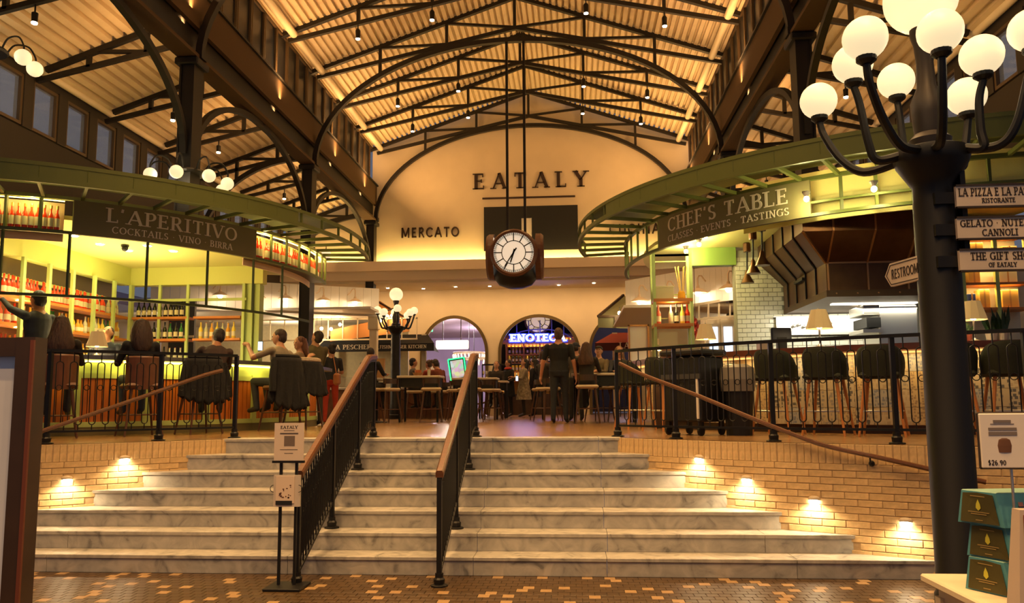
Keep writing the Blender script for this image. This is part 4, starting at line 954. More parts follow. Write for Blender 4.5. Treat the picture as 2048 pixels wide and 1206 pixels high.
for k in range(3):
    xa = HX0+.02+k*.53; xb = TX0+.40+k*.55
    mk('seam', MB().bar((xa, HY0-.012, 3.06), (xa, HY0-.012, 3.44), .022), seam, hood); mk('seam', MB().bar((xa, HY0-.012, 3.44), (xb, TY0-.012, 3.82), .022), seam, hood); mk('seam', MB().bar((xb, TY0-.012, 3.82), (xb, TY0-.012, 4.1), .022), seam, hood)
for k in range(5):
    y = HY0+.5*k+.45; yb = TY0+.45+.55*k
    if y < HY1: mk('seam', MB().bar((HX0-.012, y, 3.06), (HX0-.012, y, 3.44), .02), black, hood); mk('seam', MB().bar((HX0-.012, y, 3.44), (TX0-.012, min(yb, HY1), 3.82), .02), black, hood); mk('seam', MB().bar((TX0-.012, min(yb, HY1), 3.82), (TX0-.012, min(yb, HY1), 4.1), .02), black, hood)
mk('edge_seam', MB().bar((HX0, HY0, 3.44), (TX0, TY0, 3.82), .03), seam, hood); mk('edge_seam', MB().bar((HX0, HY0-.005, 3.44), (HX1, HY0-.005, 3.44), .025), seam, hood)
for k in range(5): mk('rivet', MB().sphere((HX0+.12+k*.28, HY0-.015, 3.015), .012, 8, 5), seam, hood)
mk('hood_light', MB().box((4.4, 12.0, 2.962), (1.2, .12, .02)), emat('white_hood_light', (1, .92, .72), 5), hood)
lamp('AREA', (4.4, 12.2, 2.93), 50, (1, .90, .66), sx=1.3, sy=.8, aim=(4.4, 12.7, 0)); lamp('AREA', (4.2, 12.9, 2.9), 14, (1, .93, .74), sx=1.6, sy=.2, aim=(4.2, 13.6, 2.4))
# tiled wall
YW = 13.5
kw = mk('wall_kitchen', MB().box((4.65, YW+.1, 2.6), (3.86, .18, 2.95)), mat('grey_tile_grout', (.38, .36, .28), .8), kind='structure', label='white subway tile wall behind the kitchen')
subw = mat('white_subway_tile', (.76, .74, .62), .15); objcolor(subw, .15, (.66, .62, .50))
TW, THh = .148, .0745; tm = MB().box((0, 0, 0), (TW-.006, .016, THh-.006), bev=.004).mesh('tile', subw); th_ = MB().box((0, 0, 0), (TW/2-.006, .016, THh-.006), bev=.004).mesh('tile', subw); nt_ = 0
for r in range(24):
    z = 2.2+r*THh; off = (r % 2)*TW/2
    if off: put('tile', th_, kw, loc=(2.74+TW/4, YW, z))
    for c in range(20):
        x = 2.74+off+TW/2+c*TW
        if x+TW/2 > (3.62 if z > 3.0 else 5.0) or nt_ >= 285: break
        put('tile', tm, kw, loc=(x, YW, z)); nt_ += 1
mk('wall_bulkhead_right', MB().box((2.35, YW+.05, 3.97), (.8, .2, .30)), mat('grass_green_bulkhead', (.20, .32, .06), .6), kind='structure', label='grass green bulkhead beside the tiled wall')
# stainless gear
br = thing('stainless_broiler', 'stainless steel broiler cabinet on the kitchen range', 'oven', (4.62, 12.2, 2.25))
mk('body', MB().box((4.72, 12.3, 2.62), (.56, .7, .62), bev=.02), steelb, br); mk('tray_shelf', MB().box((4.33, 12.2, 2.86), (.24, .6, .14), bev=.01), steelb, br); mk('grill_mouth', MB().box((4.36, 12.2, 2.68), (.2, .56, .14)), black, br)
mk('lower_shelf', MB().box((4.33, 12.15, 2.55), (.3, .6, .05)), steelb, br); mk('leg_frame', MB().box((4.6, 12.3, 2.25), (.8, .7, .12)), steelb, br)
for y in (11.98, 12.1, 12.22): mk('knob', MB().lathe([(.02, 0), (.016, -.03)], 10, (4.30, y, 2.58), axis='x'), black, br)
rg = thing('kitchen_range', 'stainless steel range and worktop under the copper hood', 'range', (4.2, 12.3, ZU))
mk('body', MB().box((4.3, 12.4, 1.66), (2.4, .9, 1.0), bev=.02), steelb, rg); mk('worktop', MB().box((4.3, 12.35, 2.175), (2.5, 1.0, .04), bev=.01), steelb, rg); mk('backsplash', MB().box((4.1, 13.42, 2.78), (1.5, .02, .3)), steelb, rg)
ur = thing('utensil_rail', 'thin steel utensil rail on the kitchen wall', 'rail', (3.9, 13.38, 2.92)); mk('rod', MB().tube([(3.3, 13.38, 2.93), (4.5, 13.38, 2.93)], .008, 6), steelb, ur)
for x in (3.35, 3.9, 4.45): mk('hook_bracket', MB().bar((x, 13.38, 2.93), (x, 13.49, 2.93), .012), steelb, ur)
for i, (x, l) in enumerate(((3.62, .14), (3.70, .12), (3.78, .15), (4.02, .17), (4.2, .1))):
    t = thing('ladle', 'steel ladle hung on the kitchen utensil rail', 'ladle', (x, 13.36, 2.92-l), 'ladles on the utensil rail'); mk('handle', MB().tube([(x, 13.365, 2.93), (x, 13.36, 2.93-l)], .004, 5), steelb, t); mk('bowl', MB().sphere((x, 13.35, 2.93-l-.02), (.032, .02, .028), 10, 6), steelb, t)
pt = thing('steel_pot', 'small steel pot on the shelf beside the broiler', 'pot', (4.33, 12.2, 2.93)); mk('body', MB().lathe([(.075, 0), (.085, .09), (.09, .095)], 14, (4.33, 12.2, 2.93)), steelb, pt); mk('handle', MB().tube([(4.40, 12.2, 3.0), (4.52, 12.1, 3.06)], .008, 6), oak, pt)
tm_ = pol('R', 4.35, -47, 2.22); tr = thing('order_terminal', 'dark order terminal on the kitchen counter behind a lamp', 'terminal', tuple(tm_))
mk('screen', MB().box((tm_.x, tm_.y, tm_.z+.22), (.28, .05, .18), rz=.15, bev=.015), mat('navy_black_plastic', (.015, .018, .03), .4), tr); mk('stand', MB().box((tm_.x, tm_.y, tm_.z+.09), (.12, .1, .18)), black, tr); mk('printer', MB().box((tm_.x-.22, tm_.y, tm_.z+.07), (.18, .2, .14), bev=.01), mat('beige_plastic', (.42, .33, .24), .5), tr)
# table lamps
shade = mat('linen_lamp_shade', (.50, .34, .17), .7, emit=(1.0, .58, .18), estr=.22); silver = mat('lamp_silver', (.45, .40, .34), .3, .8)
def table_lamp(p, label, s=1.0, stem=.22):
    t = thing('table_lamp', label, 'lamp', tuple(p)); x, y, z = p; mb = MB(); n = 20; z0 = z+stem*s; z1 = z0+.22*s
    for j in range(n):
        a0, a1 = 2*PI*j/n, 2*PI*(j+1)/n; k0, k1 = (1.0 if j % 2 else .96), (.96 if j % 2 else 1.0)
        R0, R1 = .15*s, .085*s
        mb.quad((x+R0*k0*math.cos(a0), y+R0*k0*math.sin(a0), z0), (x+R0*k1*math.cos(a1), y+R0*k1*math.sin(a1), z0), (x+R1*k1*math.cos(a1), y+R1*k1*math.sin(a1), z1), (x+R1*k0*math.cos(a0), y+R1*k0*math.sin(a0), z1))
    mk('lamp_shade', mb, shade, t); mk('stem', MB().tube([(x, y, z+.02), (x, y, z1-.02)], .011*s, 8), silver, t)
    mk('base', MB().lathe([(.075*s, 0), (.075*s, .012), (.03*s, .03), (.012*s, .05)], 16, (x, y, z)), silver, t); mk('bulb', MB().sphere((x, y, z0+.03*s), .035*s, 10, 6), bulb, t); mk('finial', MB().sphere((x, y, z1+.01), .012*s, 8, 5), silver, t)
    lamp('POINT', (x, y, z0+.0), 4, (1, .72, .36), .03, parent=t)
def at_u(side, R, u, z):
    d = min(degs(-98, -5, .25), key=lambda d: abs((1024+FPX*(pol(side, R, d, z)-CAMP).dot(_R2)/(pol(side, R, d, z)-CAMP).dot(_F))-u)); return pol(side, R, d, z)
table_lamp(at_u('R', 4.55, 1642, 2.22), 'pleated shade table lamp on the counter before the broiler', 1.1); table_lamp(at_u('R', 4.55, 1412, 2.22), 'pleated shade table lamp on the counter above the black cart', 1.0)
table_lamp(at_u('R', 4.5, 1318, 2.22), 'small pale table lamp beside the green shelf tower', .85, .18); table_lamp(at_u('R', 4.55, 1951, 2.22), 'smooth shade table lamp beside the spiky plants', 1.0, .26)
table_lamp(at_u('L', 4.6, 193, 2.23), 'pale shade table lamp on the zinc bar between two women', .95, .14)
# heat lamps
for i, (u, v, Y) in enumerate(((1495, 566, 13.0), (1507, 547, 12.0), (1525, 531, 11.4))):
    p = onY(u, v, Y); t = thing('heat_lamp', 'copper pendant heat lamp hung over the kitchen pass', 'lamp', tuple(p), 'heat lamps over the pass'); x, y, z = p
    mk('cone_shade', MB().lathe([(.105, 0), (.10, .012), (.04, .13), (.03, .19), (.012, .22)], 16, (x, y, z)), copper, t, smooth=True); mk('cord', MB().tube([(x, y, z+.2), (x+.01, y, 3.95)], .014, 6), black, t); mk('canopy_can', MB().lathe([(.055, 0), (.06, .02), (.06, .13), (.05, .15)], 14, (x+.01, y, 3.95)), copper, t)
# small ceiling bulbs of the kitchen bar
for i, (u, v) in enumerate(((1398, 489), (1411, 472), (1372, 503), (1748, 378), (1613, 398))):
    p = onZ(u, v, 4.03); t = thing('ceiling_bulb', 'bare bulb on a short ceiling holder over the kitchen bar', 'light', tuple(p), 'bare bulbs over the kitchen bar')
    mk('holder', MB().lathe([(.02, .03), (.05, .085), (.05, .095)], 12, tuple(p)), silver, t); mk('bulb', MB().sphere(p, .035, 10, 6), bulb, t); lamp('POINT', (p.x, p.y, p.z-.05), 30, (1, .82, .34), .04, parent=t)
# shelf tower
tw = thing('shelf_tower', 'tall green shelf tower with wooden boards at the counter end', 'shelving', (1.57, 12.7, 2.2))
for x in (1.29, 1.86):
    for y in (12.55, 12.9): mk('upright', MB().box((x, y, 2.98), (.045, .045, 1.9)), greenL, tw)
for z in (3.13, 2.74): mk('shelf', MB().box((1.575, 12.72, z), (.60, .40, .05)), orangew, tw)
for z in (3.80, 3.26, 2.88, 2.45):
    mk('cross_rail', MB().bar((1.29, 12.9, z), (1.86, 12.9, z), .02), greenL, tw)
    if z > 3: mk('cross_rail', MB().bar((1.29, 12.55, 3.84), (1.86, 12.55, 3.84), .03), green, tw)
mk('base', MB().box((1.575, 12.72, 1.66), (.62, .42, 1.0)), darkwood, tw)
bottle_at('clear', (1.55, 12.68, 2.765), 'lower board of the green shelf tower'); bottle_at('dark', (1.64, 12.70, 2.765), 'lower board of the green shelf tower'); bottle_at('yellow', (1.73, 12.68, 2.765), 'lower board of the green shelf tower'); bottle_at('red', (1.81, 12.7, 2.765), 'lower board of the green shelf tower'); bottle_at('pink', (1.36, 12.7, 2.765), 'lower board of the green shelf tower')
bx = thing('gift_carton', 'plain beige carton on the upper board of the green tower', 'box', (1.45, 12.72, 3.155)); mk('body', MB().box((1.46, 12.72, 3.25), (.28, .2, .19), bev=.004), mat('beige_card', (.55, .46, .28), .8), bx); mk('lid', MB().box((1.46, 12.72, 3.35), (.29, .21, .03), bev=.004), mat('beige_card', (.55, .46, .28), .8), bx)
bx = thing('menu_card', 'plain beige menu card standing behind the small pale lamp', 'card', (1.48, 12.55, 2.3)); mk('card', MB().box((1.47, 12.42, 2.5), (.28, .012, .24)), mat('beige_card', (.55, .46, .28), .8), bx); mk('stand', MB().box((1.47, 12.45, 2.30), (.2, .1, .16)), oak, bx)
rd = thing('reed_diffuser', 'glass jar of long straw reeds on the upper board of the tower', 'vase', (1.73, 12.7, 3.155)); mk('jar', MB().lathe([(.05, 0), (.062, .03), (.055, .11), (.045, .13)], 14, (1.73, 12.7, 3.155)), ambg, rd)
for i in range(6): a = i*1.05; mk('reed', MB().tube([(1.73+.01*math.cos(a), 12.7+.01*math.sin(a), 3.17), (1.73+.09*math.cos(a), 12.7+.05*math.sin(a), 3.68)], .007, 5), mat('straw_reed', (.70, .45, .12), .6), rd)
lamp('POINT', (1.57, 12.6, 3.05), 5, (1, .75, .3), .04); lamp('POINT', (1.57, 12.6, 3.7), 5, (1, .8, .3), .04)
# menu easel
es = thing('menu_easel', 'pale menu board in a thin oak frame on an easel', 'sign', (1.1, 13.4, ZU)); oakL = mat('light_oak', (.55, .28, .09), .5)
mk('board', MB().box((1.1, 13.42, 2.38), (.30, .02, .86)), white, es)
for x in (.94, 1.26): mk('frame_side', MB().box((x, 13.4, 2.38), (.03, .04, .92)), oakL, es); mk('leg', MB().tube([(x, 13.42, 1.95), (x+(.05 if x > 1.1 else -.05), 13.36, ZU)], .014, 6), oakL, es)
mk('leg', MB().tube([(1.1, 13.44, 2.3), (1.1, 13.8, ZU)], .014, 6), oakL, es)
for z in (1.94, 2.82): mk('frame_rail', MB().box((1.1, 13.4, z), (.35, .04, .03)), oakL, es)
# gift shelves beyond the lamp post
gs = thing('gift_shelving', 'green framed shelving with glowing amber boxes past the hood', 'shelving', (5.8, 11.5, 2.2))
for x in (5.42, 5.87, 6.28): mk('upright', MB().box((x, 11.45, 3.1), (.05, .05, 2.0)), greenL, gs)
for z in (2.80, 3.15, 3.5, 3.82): mk('shelf', MB().box((5.85, 11.6, z), (.92, .34, .035)), orangew, gs)
mk('back_panel', MB().box((5.85, 11.8, 3.1), (.95, .02, 2.0)), mat('white_gift_back', (.7, .64, .5), .7), gs)
for z in (3.12, 3.47, 3.79): lamp('AREA', (5.85, 11.5, z-.02), 5, (1, .66, .2), sx=.8, sy=.05, aim=(5.85, 11.6, z-.3))
boxm = mat('amber_gift_box', (.78, .44, .10), .5); bluebox = mat('blue_gift_box', (.05, .07, .30), .5)
for i, (x, z, w, h, m_, lb) in enumerate(((5.55, 2.82, .1, .2, bluebox, 'blue gift box on the amber shelves'), (5.72, 2.82, .14, .26, boxm, 'tall amber gift box beside the blue one'), (6.06, 2.82, .22, .25, boxm, 'wide amber gift bag on the amber shelves'), (5.6, 3.17, .16, .22, boxm, 'amber carton on the upper gift shelf'), (6.05, 3.17, .24, .2, mat('cream_gift_box', (.75, .62, .40), .6), 'cream carton on the upper gift shelf'), (5.65, 3.52, .2, .22, boxm, 'amber carton on the topmost gift shelf'), (6.1, 3.52, .2, .16, boxm, 'low amber carton on the topmost gift shelf'))):
    t = thing('gift_box', lb, 'box', (x, 11.6, z)); mk('body', MB().box((x, 11.58, z+h/2), (w, .16, h), bev=.006), m_, t); mk('ribbon', MB().box((x, 11.58, z+h/2), (.02, .166, h+.006)), oakL, t)
leafm = mat('snake_plant_leaf', (.03, .065, .02), .5, noise=.4, nscale=20); potm = mat('terracotta_pot', (.45, .11, .06), .6); potw = mat('white_pot', (.66, .58, .42), .5)
for u, m_, lab, n, hh in ((2008, potw, 'spiky snake plant in a white pot on the counter', 9, .30), (1985, potw, 'smaller spiky plant in a white pot beside the lamp', 7, .22), (1932, potm, 'small plant in a red pot beside the lamp post', 5, .12)):
    p = at_u('R', 4.4, u, 2.22); t = thing('potted_plant', lab, 'plant', tuple(p)); mk('pot', MB().lathe([(.05, 0), (.07, .12), (.075, .13)], 14, tuple(p)), m_, t)
    for i in range(n):
        a = i*2.4; x, y = p.x+.03*math.cos(a), p.y+.03*math.sin(a); dx = .05*math.cos(a)
        mk('leaf', MB().add([(x-.022, y, p.z+.12), (x+.022, y+.005, p.z+.12), (x+dx+.028, y+.02, p.z+.12+hh*.5), (x+dx*1.5, y+.02, p.z+.12+hh*(.8+.3*random.random())), (x+dx-.028, y-.005, p.z+.12+hh*.5)], [(0, 1, 2, 4), (4, 2, 3)]), leafm, t)
# service cart and bin behind the guard railing
cp = at_u('R', 5.95, 1392, ZU); cart = thing('service_cart', 'black covered service cart on casters behind the railing', 'cart', tuple(cp)); rz = face_center('R', cp)
M_ = Matrix.Translation(cp) @ Matrix.Rotation(rz, 4, 'Z'); plas = mat('black_plastic', (.005, .005, .006), .5)
for nm, mbx, m_ in (('body', MB().box((0, 0, .55), (.56, .48, .78), bev=.02), plas), ('top_tray', MB().box((0, 0, .99), (.62, .54, .07), bev=.02), plas), ('shelf_lip', MB().box((0, -.25, .70), (.58, .03, .06)), mat('grey_plastic', (.05, .05, .05), .5)), ('white_strip', MB().box((.24, -.25, .45), (.03, .02, .5)), white)): mk(nm, mbx, m_, cart, M=M_)
for sx in (-1, 1):
    for sy in (-1, 1): mk('caster', MB().lathe([(.03, -.018), (.058, -.014), (.058, .014), (.03, .018)], 14, (sx*.24, sy*.2, .058), axis='x').box((sx*.24, sy*.2, .12), (.05, .05, .09)), iron, cart, M=M_)
bp_ = at_u('R', 5.75, 1478, ZU); bn = thing('waste_bin', 'dark waste bin with a crumpled clear liner behind the railing', 'bin', tuple(bp_))
mk('body', MB().lathe([(.15, .0), (.19, .66), (.2, .68)], 14, tuple(bp_)), plas, bn); mb = MB(); n = 14
for j in range(n):
    pass
mb.lathe([(.2, .52), (.215, .66), (.2, .80), (.12, .84), (.16, .78)], 11, tuple(bp_)); mk('liner', mb, mat('cloudy_bin_liner', (.24, .22, .18), .25), bn)
# chilli garland and fridge doors seen behind the tower
gar = thing('chilli_garland', 'hanging garland of red chillies beside the white doors', 'garland', tuple(onY(1391, 655, 14.5)))
for i in range(26): p = onY(1391+random.uniform(-9, 9), 637+i*1.5, 14.5+random.uniform(-.05, .05)); mk('chilli', MB().sphere(p, (.03, .03, .05), 6, 4), redcap, gar)
mk('string', MB().tube([Vector((onY(1391, 630, 14.5).x, 14.5, 4.12)), onY(1391, 680, 14.5)], .006, 5), darkwood, gar)
# ================================================================ MARKET HALL BEYOND: stalls, lamps, tables, wine shop, casino
def pix_box(u0, v0, u1, v1, Y): a = onY(u0, v0, Y); b = onY(u1, v1, Y); return a, b
gn_bulb = emat('gooseneck_bulb', (1.0, .86, .62), 25); enamel = mat('cream_enamel', (.72, .56, .38), .4)
def gooseneck(p, wall_dir, label, grp):
    t = thing('gooseneck_lamp', label, 'lamp', tuple(p), grp); x, y, z = p; dx = wall_dir
    mk('shade', MB().lathe([(.19, 0), (.185, .015), (.10, .075), (.04, .10), (.03, .15), (.0, .155)], 18, (x, y, z)), enamel, t, smooth=True); mk('bulb', MB().sphere((x, y, z-.01), .06, 12, 8), gn_bulb, t)
    mk('arm', MB().tube([(x, y, z+.14), (x, y, z+.30), (x-.03*dx, y+.03, z+.36), (x-.09*dx, y+.06, z+.36), (x-.16*dx, y+.10, z+.27), (x-.26*dx, y+.18, z+.22), (x-.30*dx, y+.24, z+.22)], .016, 8), enamel, t, smooth=True)
    mk('wall_plate', MB().sphere((x-.30*dx, y+.25, z+.22), (.05, .02, .05), 10, 6), enamel, t); lamp('POINT', (x, y, z-.09), 8, (1, .70, .38), .05, parent=t)
# fish stall fascia (recedes slightly)
FA, FB = onY(440, 612, 19.4), onY(758, 634, 21.4); zf = (FA.z+FB.z)/2
fs = thing('stall_fascia', 'white tongue-and-groove fascia board with gooseneck lamps over the fish stall', 'fascia', ((FA.x+FB.x)/2, 20.4, zf))
fd = (FB-FA); fd.z = 0; fdn = fd.normalized(); FL = fd.length; FP = lambda s, z, o=0: Vector((FA.x, FA.y, 0))+fdn*s+Vector((-fdn.y, fdn.x, 0))*o+V(0, 0, z)
nb = 26; s0 = -1.6
for i in range(nb):
    a = s0+(FL-s0)*i/nb; b = s0+(FL-s0)*(i+1)/nb-.006; mk('board', MB().hexa([FP(a, zf), FP(b, zf), FP(b, zf, .05), FP(a, zf, .05), FP(a, zf+.72), FP(b, zf+.72), FP(b, zf+.72, .05), FP(a, zf+.72, .05)]), white, fs)
mk('bottom_rail', MB().hexa([FP(s0, zf-.05, -.02), FP(FL, zf-.05, -.02), FP(FL, zf-.05, .1), FP(s0, zf-.05, .1), FP(s0, zf, -.02), FP(FL, zf, -.02), FP(FL, zf, .1), FP(s0, zf, .1)]), white, fs)
for i, u in enumerate((440, 516, 571, 647, 710)):
    v = 601 if i < 2 else 604 if i == 2 else 608+(3 if i == 4 else 0)
    s = FL*(u-440)/(758-440); p = FP(s, 0, -.34); q = onY(u, v, p.y); gooseneck((q.x, q.y, zf+.28), 1, 'cream gooseneck lamp on the white fish stall fascia', 'gooseneck lamps on the fish stall')
pl = thing('stall_pillar', 'cream square pillar carrying the fish stall fascia', 'pillar', (FB.x-.12, FB.y+.1, ZU)); pz = FB.x-.16
mk('shaft', MB().box((pz, FB.y+.1, (ZU+zf-.4)/2), (.2, .2, zf-.4-ZU)), cream, pl); mk('capital', MB().box((pz, FB.y+.1, zf-.22), (.28, .28, .36), bev=.01), cream, pl)
mk('ceiling_fish_stall', MB().box((-9.2, 21.9, zf+.02), (8.2, 4.0, .06)), white, kind='structure', label='flat white ceiling over the fish counter')
wk = mk('wall_fish_stall', MB().box((-8.5, 24.2, 2.6), (7.0, .1, 3.0)), mat('cream_stall_tile', (.70, .62, .40), .3, noise=.1, nscale=12), kind='structure', label='cream tiled wall behind the fish counter')
gg = thing('glazing_grid', 'slim cream glazing grid above the fish counter', 'screen', (-7, 21.6, 3.2))
for i in range(15): x = -10.2+i*.42; mk('mullion', MB().box((x, 22.0, zf-.32), (.025, .03, .6)), cream, gg)
mk('rail', MB().box((-7.3, 22.0, zf-.62), (6.0, .03, .04)), cream, gg); mk('rail', MB().box((-7.3, 22.0, zf-.04), (6.0, .03, .04)), cream, gg)
# black awning with lettering
awm = mat('black_canvas', (.012, .012, .016), .8); YA = 23.0
a, b = onY(640, 702, YA), onY(868, 704, YA); zl = (a.z+b.z)/2; zh = onY(868, 686, YA).z; zt = onY(800, 664, YA).z
aw = thing('black_awning', 'black awning lettered for the fishmonger kitchen', 'awning', ((a.x+b.x)/2, YA, zl))
mk('valance', MB().box(((a.x+b.x)/2, YA, (zl+zh)/2), (b.x-a.x, .03, zh-zl)), awm, aw)
mk('slope', MB().add([(a.x, YA, zh), (b.x, YA, zh), (b.x-.35, YA+.9, zt), (a.x, YA+.9, zt), (a.x, YA, zh-.02), (b.x, YA, zh-.02), (b.x-.35, YA+.9, zt-.02), (a.x, YA+.9, zt-.02)], [(0, 1, 2, 3), (7, 6, 5, 4), (0, 4, 5, 1), (1, 5, 6, 2), (2, 6, 7, 3)]), awm, aw)
mk('side_valance', MB().add([(b.x, YA, zl), (b.x, YA+.9, zl), (b.x-.35, YA+.9, zt), (b.x, YA, zh)], [(0, 1, 2, 3)]), awm, aw)
mb = MB(); p0 = onY(664, 700, YA); p1 = onY(757, 700, YA); lettering(mb, 'LA PESCHERIA', .135, on_wall(YA-.016), p0.x, zl+.07, 0, .004, fit=p1.x-p0.x, T=.19, t=.09)
p0 = onY(758, 700, YA); p1 = onY(853, 700, YA); lettering(mb, 'FISHMONGER KITCHEN', .10, on_wall(YA-.016), p0.x+.03, zl+.08, 0, .004, fit=p1.x-p0.x-.03, T=.19, t=.09); mk('lettering', mb, letter, aw)
for x in (a.x+.1, b.x-.45): mk('support_post', MB().box((x, YA+.85, (ZU+zt)/2), (.14, .1, zt-ZU)), cream, aw)
# orange timber lean-to with bulbs
ow = mat('orange_timber', (.62, .26, .07), .6); YO = 22.0  # the timber's own even orange
lo = thing('timber_awning', 'orange timber lined awning strung with bulbs beside the post lamp', 'awning', tuple(onY(720, 680, YO)))
A = onY(660, 683, YO); B = onY(757, 668, YO); C_ = onY(818, 640, YO+.0); D_ = onY(757, 600, YO+1.2); E_ = onY(757, 638, YO)
mk('front_board', MB().add([A, onY(818, 663, YO), onY(818, 640, YO), onY(757, 640, YO), onY(662, 660, YO)], [(0, 1, 2, 3, 4)]).add([A+V(0, .04, 0), onY(818, 663, YO)+V(0, .04, 0), onY(818, 640, YO)+V(0, .04, 0), onY(757, 640, YO)+V(0, .04, 0), onY(662, 660, YO)+V(0, .04, 0)], [(4, 3, 2, 1, 0)]), ow, lo)
mk('roof_board', MB().add([onY(757, 640, YO), onY(818, 640, YO), onY(760, 602, YO+1.3), onY(735, 604, YO+1.3)], [(0, 1, 2, 3)]), ow, lo)
for u in (775, 796): mk('rafter', MB().bar(onY(u, 664, YO-.03), onY(u, 640, YO-.03), .04), darkwood, lo)
mk('rafter', MB().bar(onY(818, 640, YO-.02), onY(757, 604, YO+1.2), .05), darkwood, lo); mk('rafter', MB().bar(onY(757, 627, YO-.05), onY(787, 617, YO+.3), .04), darkwood, lo)
for i, (u, v) in enumerate(((643, 657), (662, 658), (680, 649), (761, 641), (784, 631), (633, 674))):
    p = onY(u, v, YO-.15); t = thing('pendant_bulb', 'bare glowing bulb hung by the timber awning', 'light', tuple(p), 'bulbs by the timber awning'); mk('globe', MB().sphere(p, .045, 10, 8), bulb, t); mk('cord', MB().tube([p+V(0, 0, .04), (p.x, p.y, zf+.0)] if i != 4 else [p+V(0, 0, .04), p+V(0, 0, .1), (p.x, YO+.03, onY(784, 645, YO).z)], .006, 5), black, t)
    lamp('POINT', (p.x, p.y-.06, p.z), 12, (1, .62, .26), .04)
# fish counter
fc = thing('fish_counter', 'wood fronted fish counter under the black awning', 'counter', (-5.3, 21.6, ZU)); mk('front', MB().box((-4.9, 21.95, 1.55), (4.2, .5, .79)), mat('brown_counter_front', (.20, .085, .035), .5, noise=.3, nscale=4), fc); mk('top', MB().box((-4.9, 21.95, 1.97), (4.3, .6, .06), bev=.01), mat('stone_top', (.55, .48, .40), .4), fc); mk('plinth', MB().box((-4.9, 21.97, 1.21), (4.1, .5, .11)), mat('grey_plinth', (.3, .28, .25), .7), fc); mk('sneeze_glass', MB().box((-4.9, 21.75, 2.15), (4.2, .01, .3)), mat('clear_glass_screen', (.6, .6, .55), .05, alpha=.15), fc)
rp = thing('rope_swag', 'brown rope swag hung across the fish counter front', 'rope', (-3.9, 21.2, 1.5))
mk('rope', MB().tube([(-4.9+.25*i, 21.66, 1.85-.33*math.sin(PI*(i % 6)/6)) for i in range(13)], .025, 6), wood, rp)
for x in (-4.9, -3.4, -1.9): mk('hook', MB().sphere((x, 21.69, 1.85), .03, 8, 5), capg, rp)
# ---- globe street lamps: shared builder
globe = mat('milky_lamp_globe', (.9, .8, .6), .35, emit=(1.0, .80, .46), estr=.85)
def street_lamp(base, s, label, arms, top_r, h_collar, arm_r, pow_, extra=None, r_post=.145):
    t = thing('street_lamp', label, 'lamp', tuple(base)); x, y, z = base
    P = [(r_post*1.25, 0), (r_post*1.25, .12), (r_post*1.12, .14), (r_post*1.12, .43), (r_post*1.02, .45), (r_post*.98, h_collar-.30), (r_post*.95, h_collar-.28), (r_post*.95, h_collar-.2), (r_post*1.15, h_collar-.16), (r_post*1.65, h_collar-.06), (r_post*1.75, h_collar-.02), (r_post*1.65, h_collar+.03), (r_post*1.25, h_collar+.05)]
    mk('post', MB().lathe([(a*s, b*s) for a, b in P], 26, (x, y, z)), iron, t, smooth=True)
    U = [(r_post*.95, h_collar+.05), (r_post*1.0, h_collar+.10), (r_post*.7, h_collar+.14), (r_post*.78, h_collar+.26), (r_post*.80, h_collar+.34), (r_post*.46, h_collar+.44), (r_post*.40, h_collar+.60), (r_post*.48, h_collar+.72), (r_post*.62, h_collar+.78), (r_post*.62, h_collar+.82)]
    mk('urn_stem', MB().lathe([(a*s, b*s) for a, b in U], 22, (x, y, z)), mat('bronze_iron', (.035, .026, .020), .45, .4), t, smooth=True)
    zt = z+(h_collar+.82)*s; mk('top_globe', MB().sphere((x, y, zt+top_r*s*.93), top_r*s, 24, 16), globe, t, smooth=True); lamp('POINT', (x, y, zt+top_r*s), pow_*2, (1, .76, .44), top_r*s*1.05, parent=t)
    for (dx, dy, dz) in arms:
        g = Vector((x+dx*s, y+dy*s, z+(h_collar+dz)*s)); d = Vector((dx, dy, 0)); L = d.length; d.normalize(); base_p = Vector((x, y, z+h_collar*s))+d*(r_post*1.6*s)
        pts = [base_p, base_p+d*(L*.30*s)+V(0, 0, -.02*s), base_p+d*((L-r_post*1.6)*.72*s)+V(0, 0, .09*s), Vector((g.x, g.y, g.z-arm_r*s-.14*s))-d*.03*s, Vector((g.x, g.y, g.z-arm_r*s-.03*s))]
        C2 = smooth_curve(pts, 6)
        ar = mk('arm', MB().tube(C2, [.030*s-.008*s*i/len(C2) for i in range(len(C2))], 8), iron, t, smooth=True)
        mk('socket', MB().lathe([(.03*s, -.03*s), (.055*s, -.01*s), (.055*s, .02*s), (.05*s, .025*s)], 14, (g.x, g.y, g.z-arm_r*s)), iron, ar)
        mk('globe', MB().sphere(g, arm_r*s, 22, 14), globe, ar, smooth=True); lamp('POINT', tuple(g), pow_, (1, .78, .46), arm_r*s*1.05, parent=t)
    return t
ring8 = [(.55*math.cos(a), .55*math.sin(a), .42 if i % 2 else .52) for i, a in enumerate([2*PI*i/8+.3 for i in range(8)])]
pb = onZ(812, 836, ZU); pb = Vector((onY(812, 836, 22.4).x, 21.0, ZU)); sl = 1.0
street_lamp((pb.x, 21.0, ZU), .88, 'black globe street lamp standing before the black awning', ring8, .205, 2.75, .118, 6)
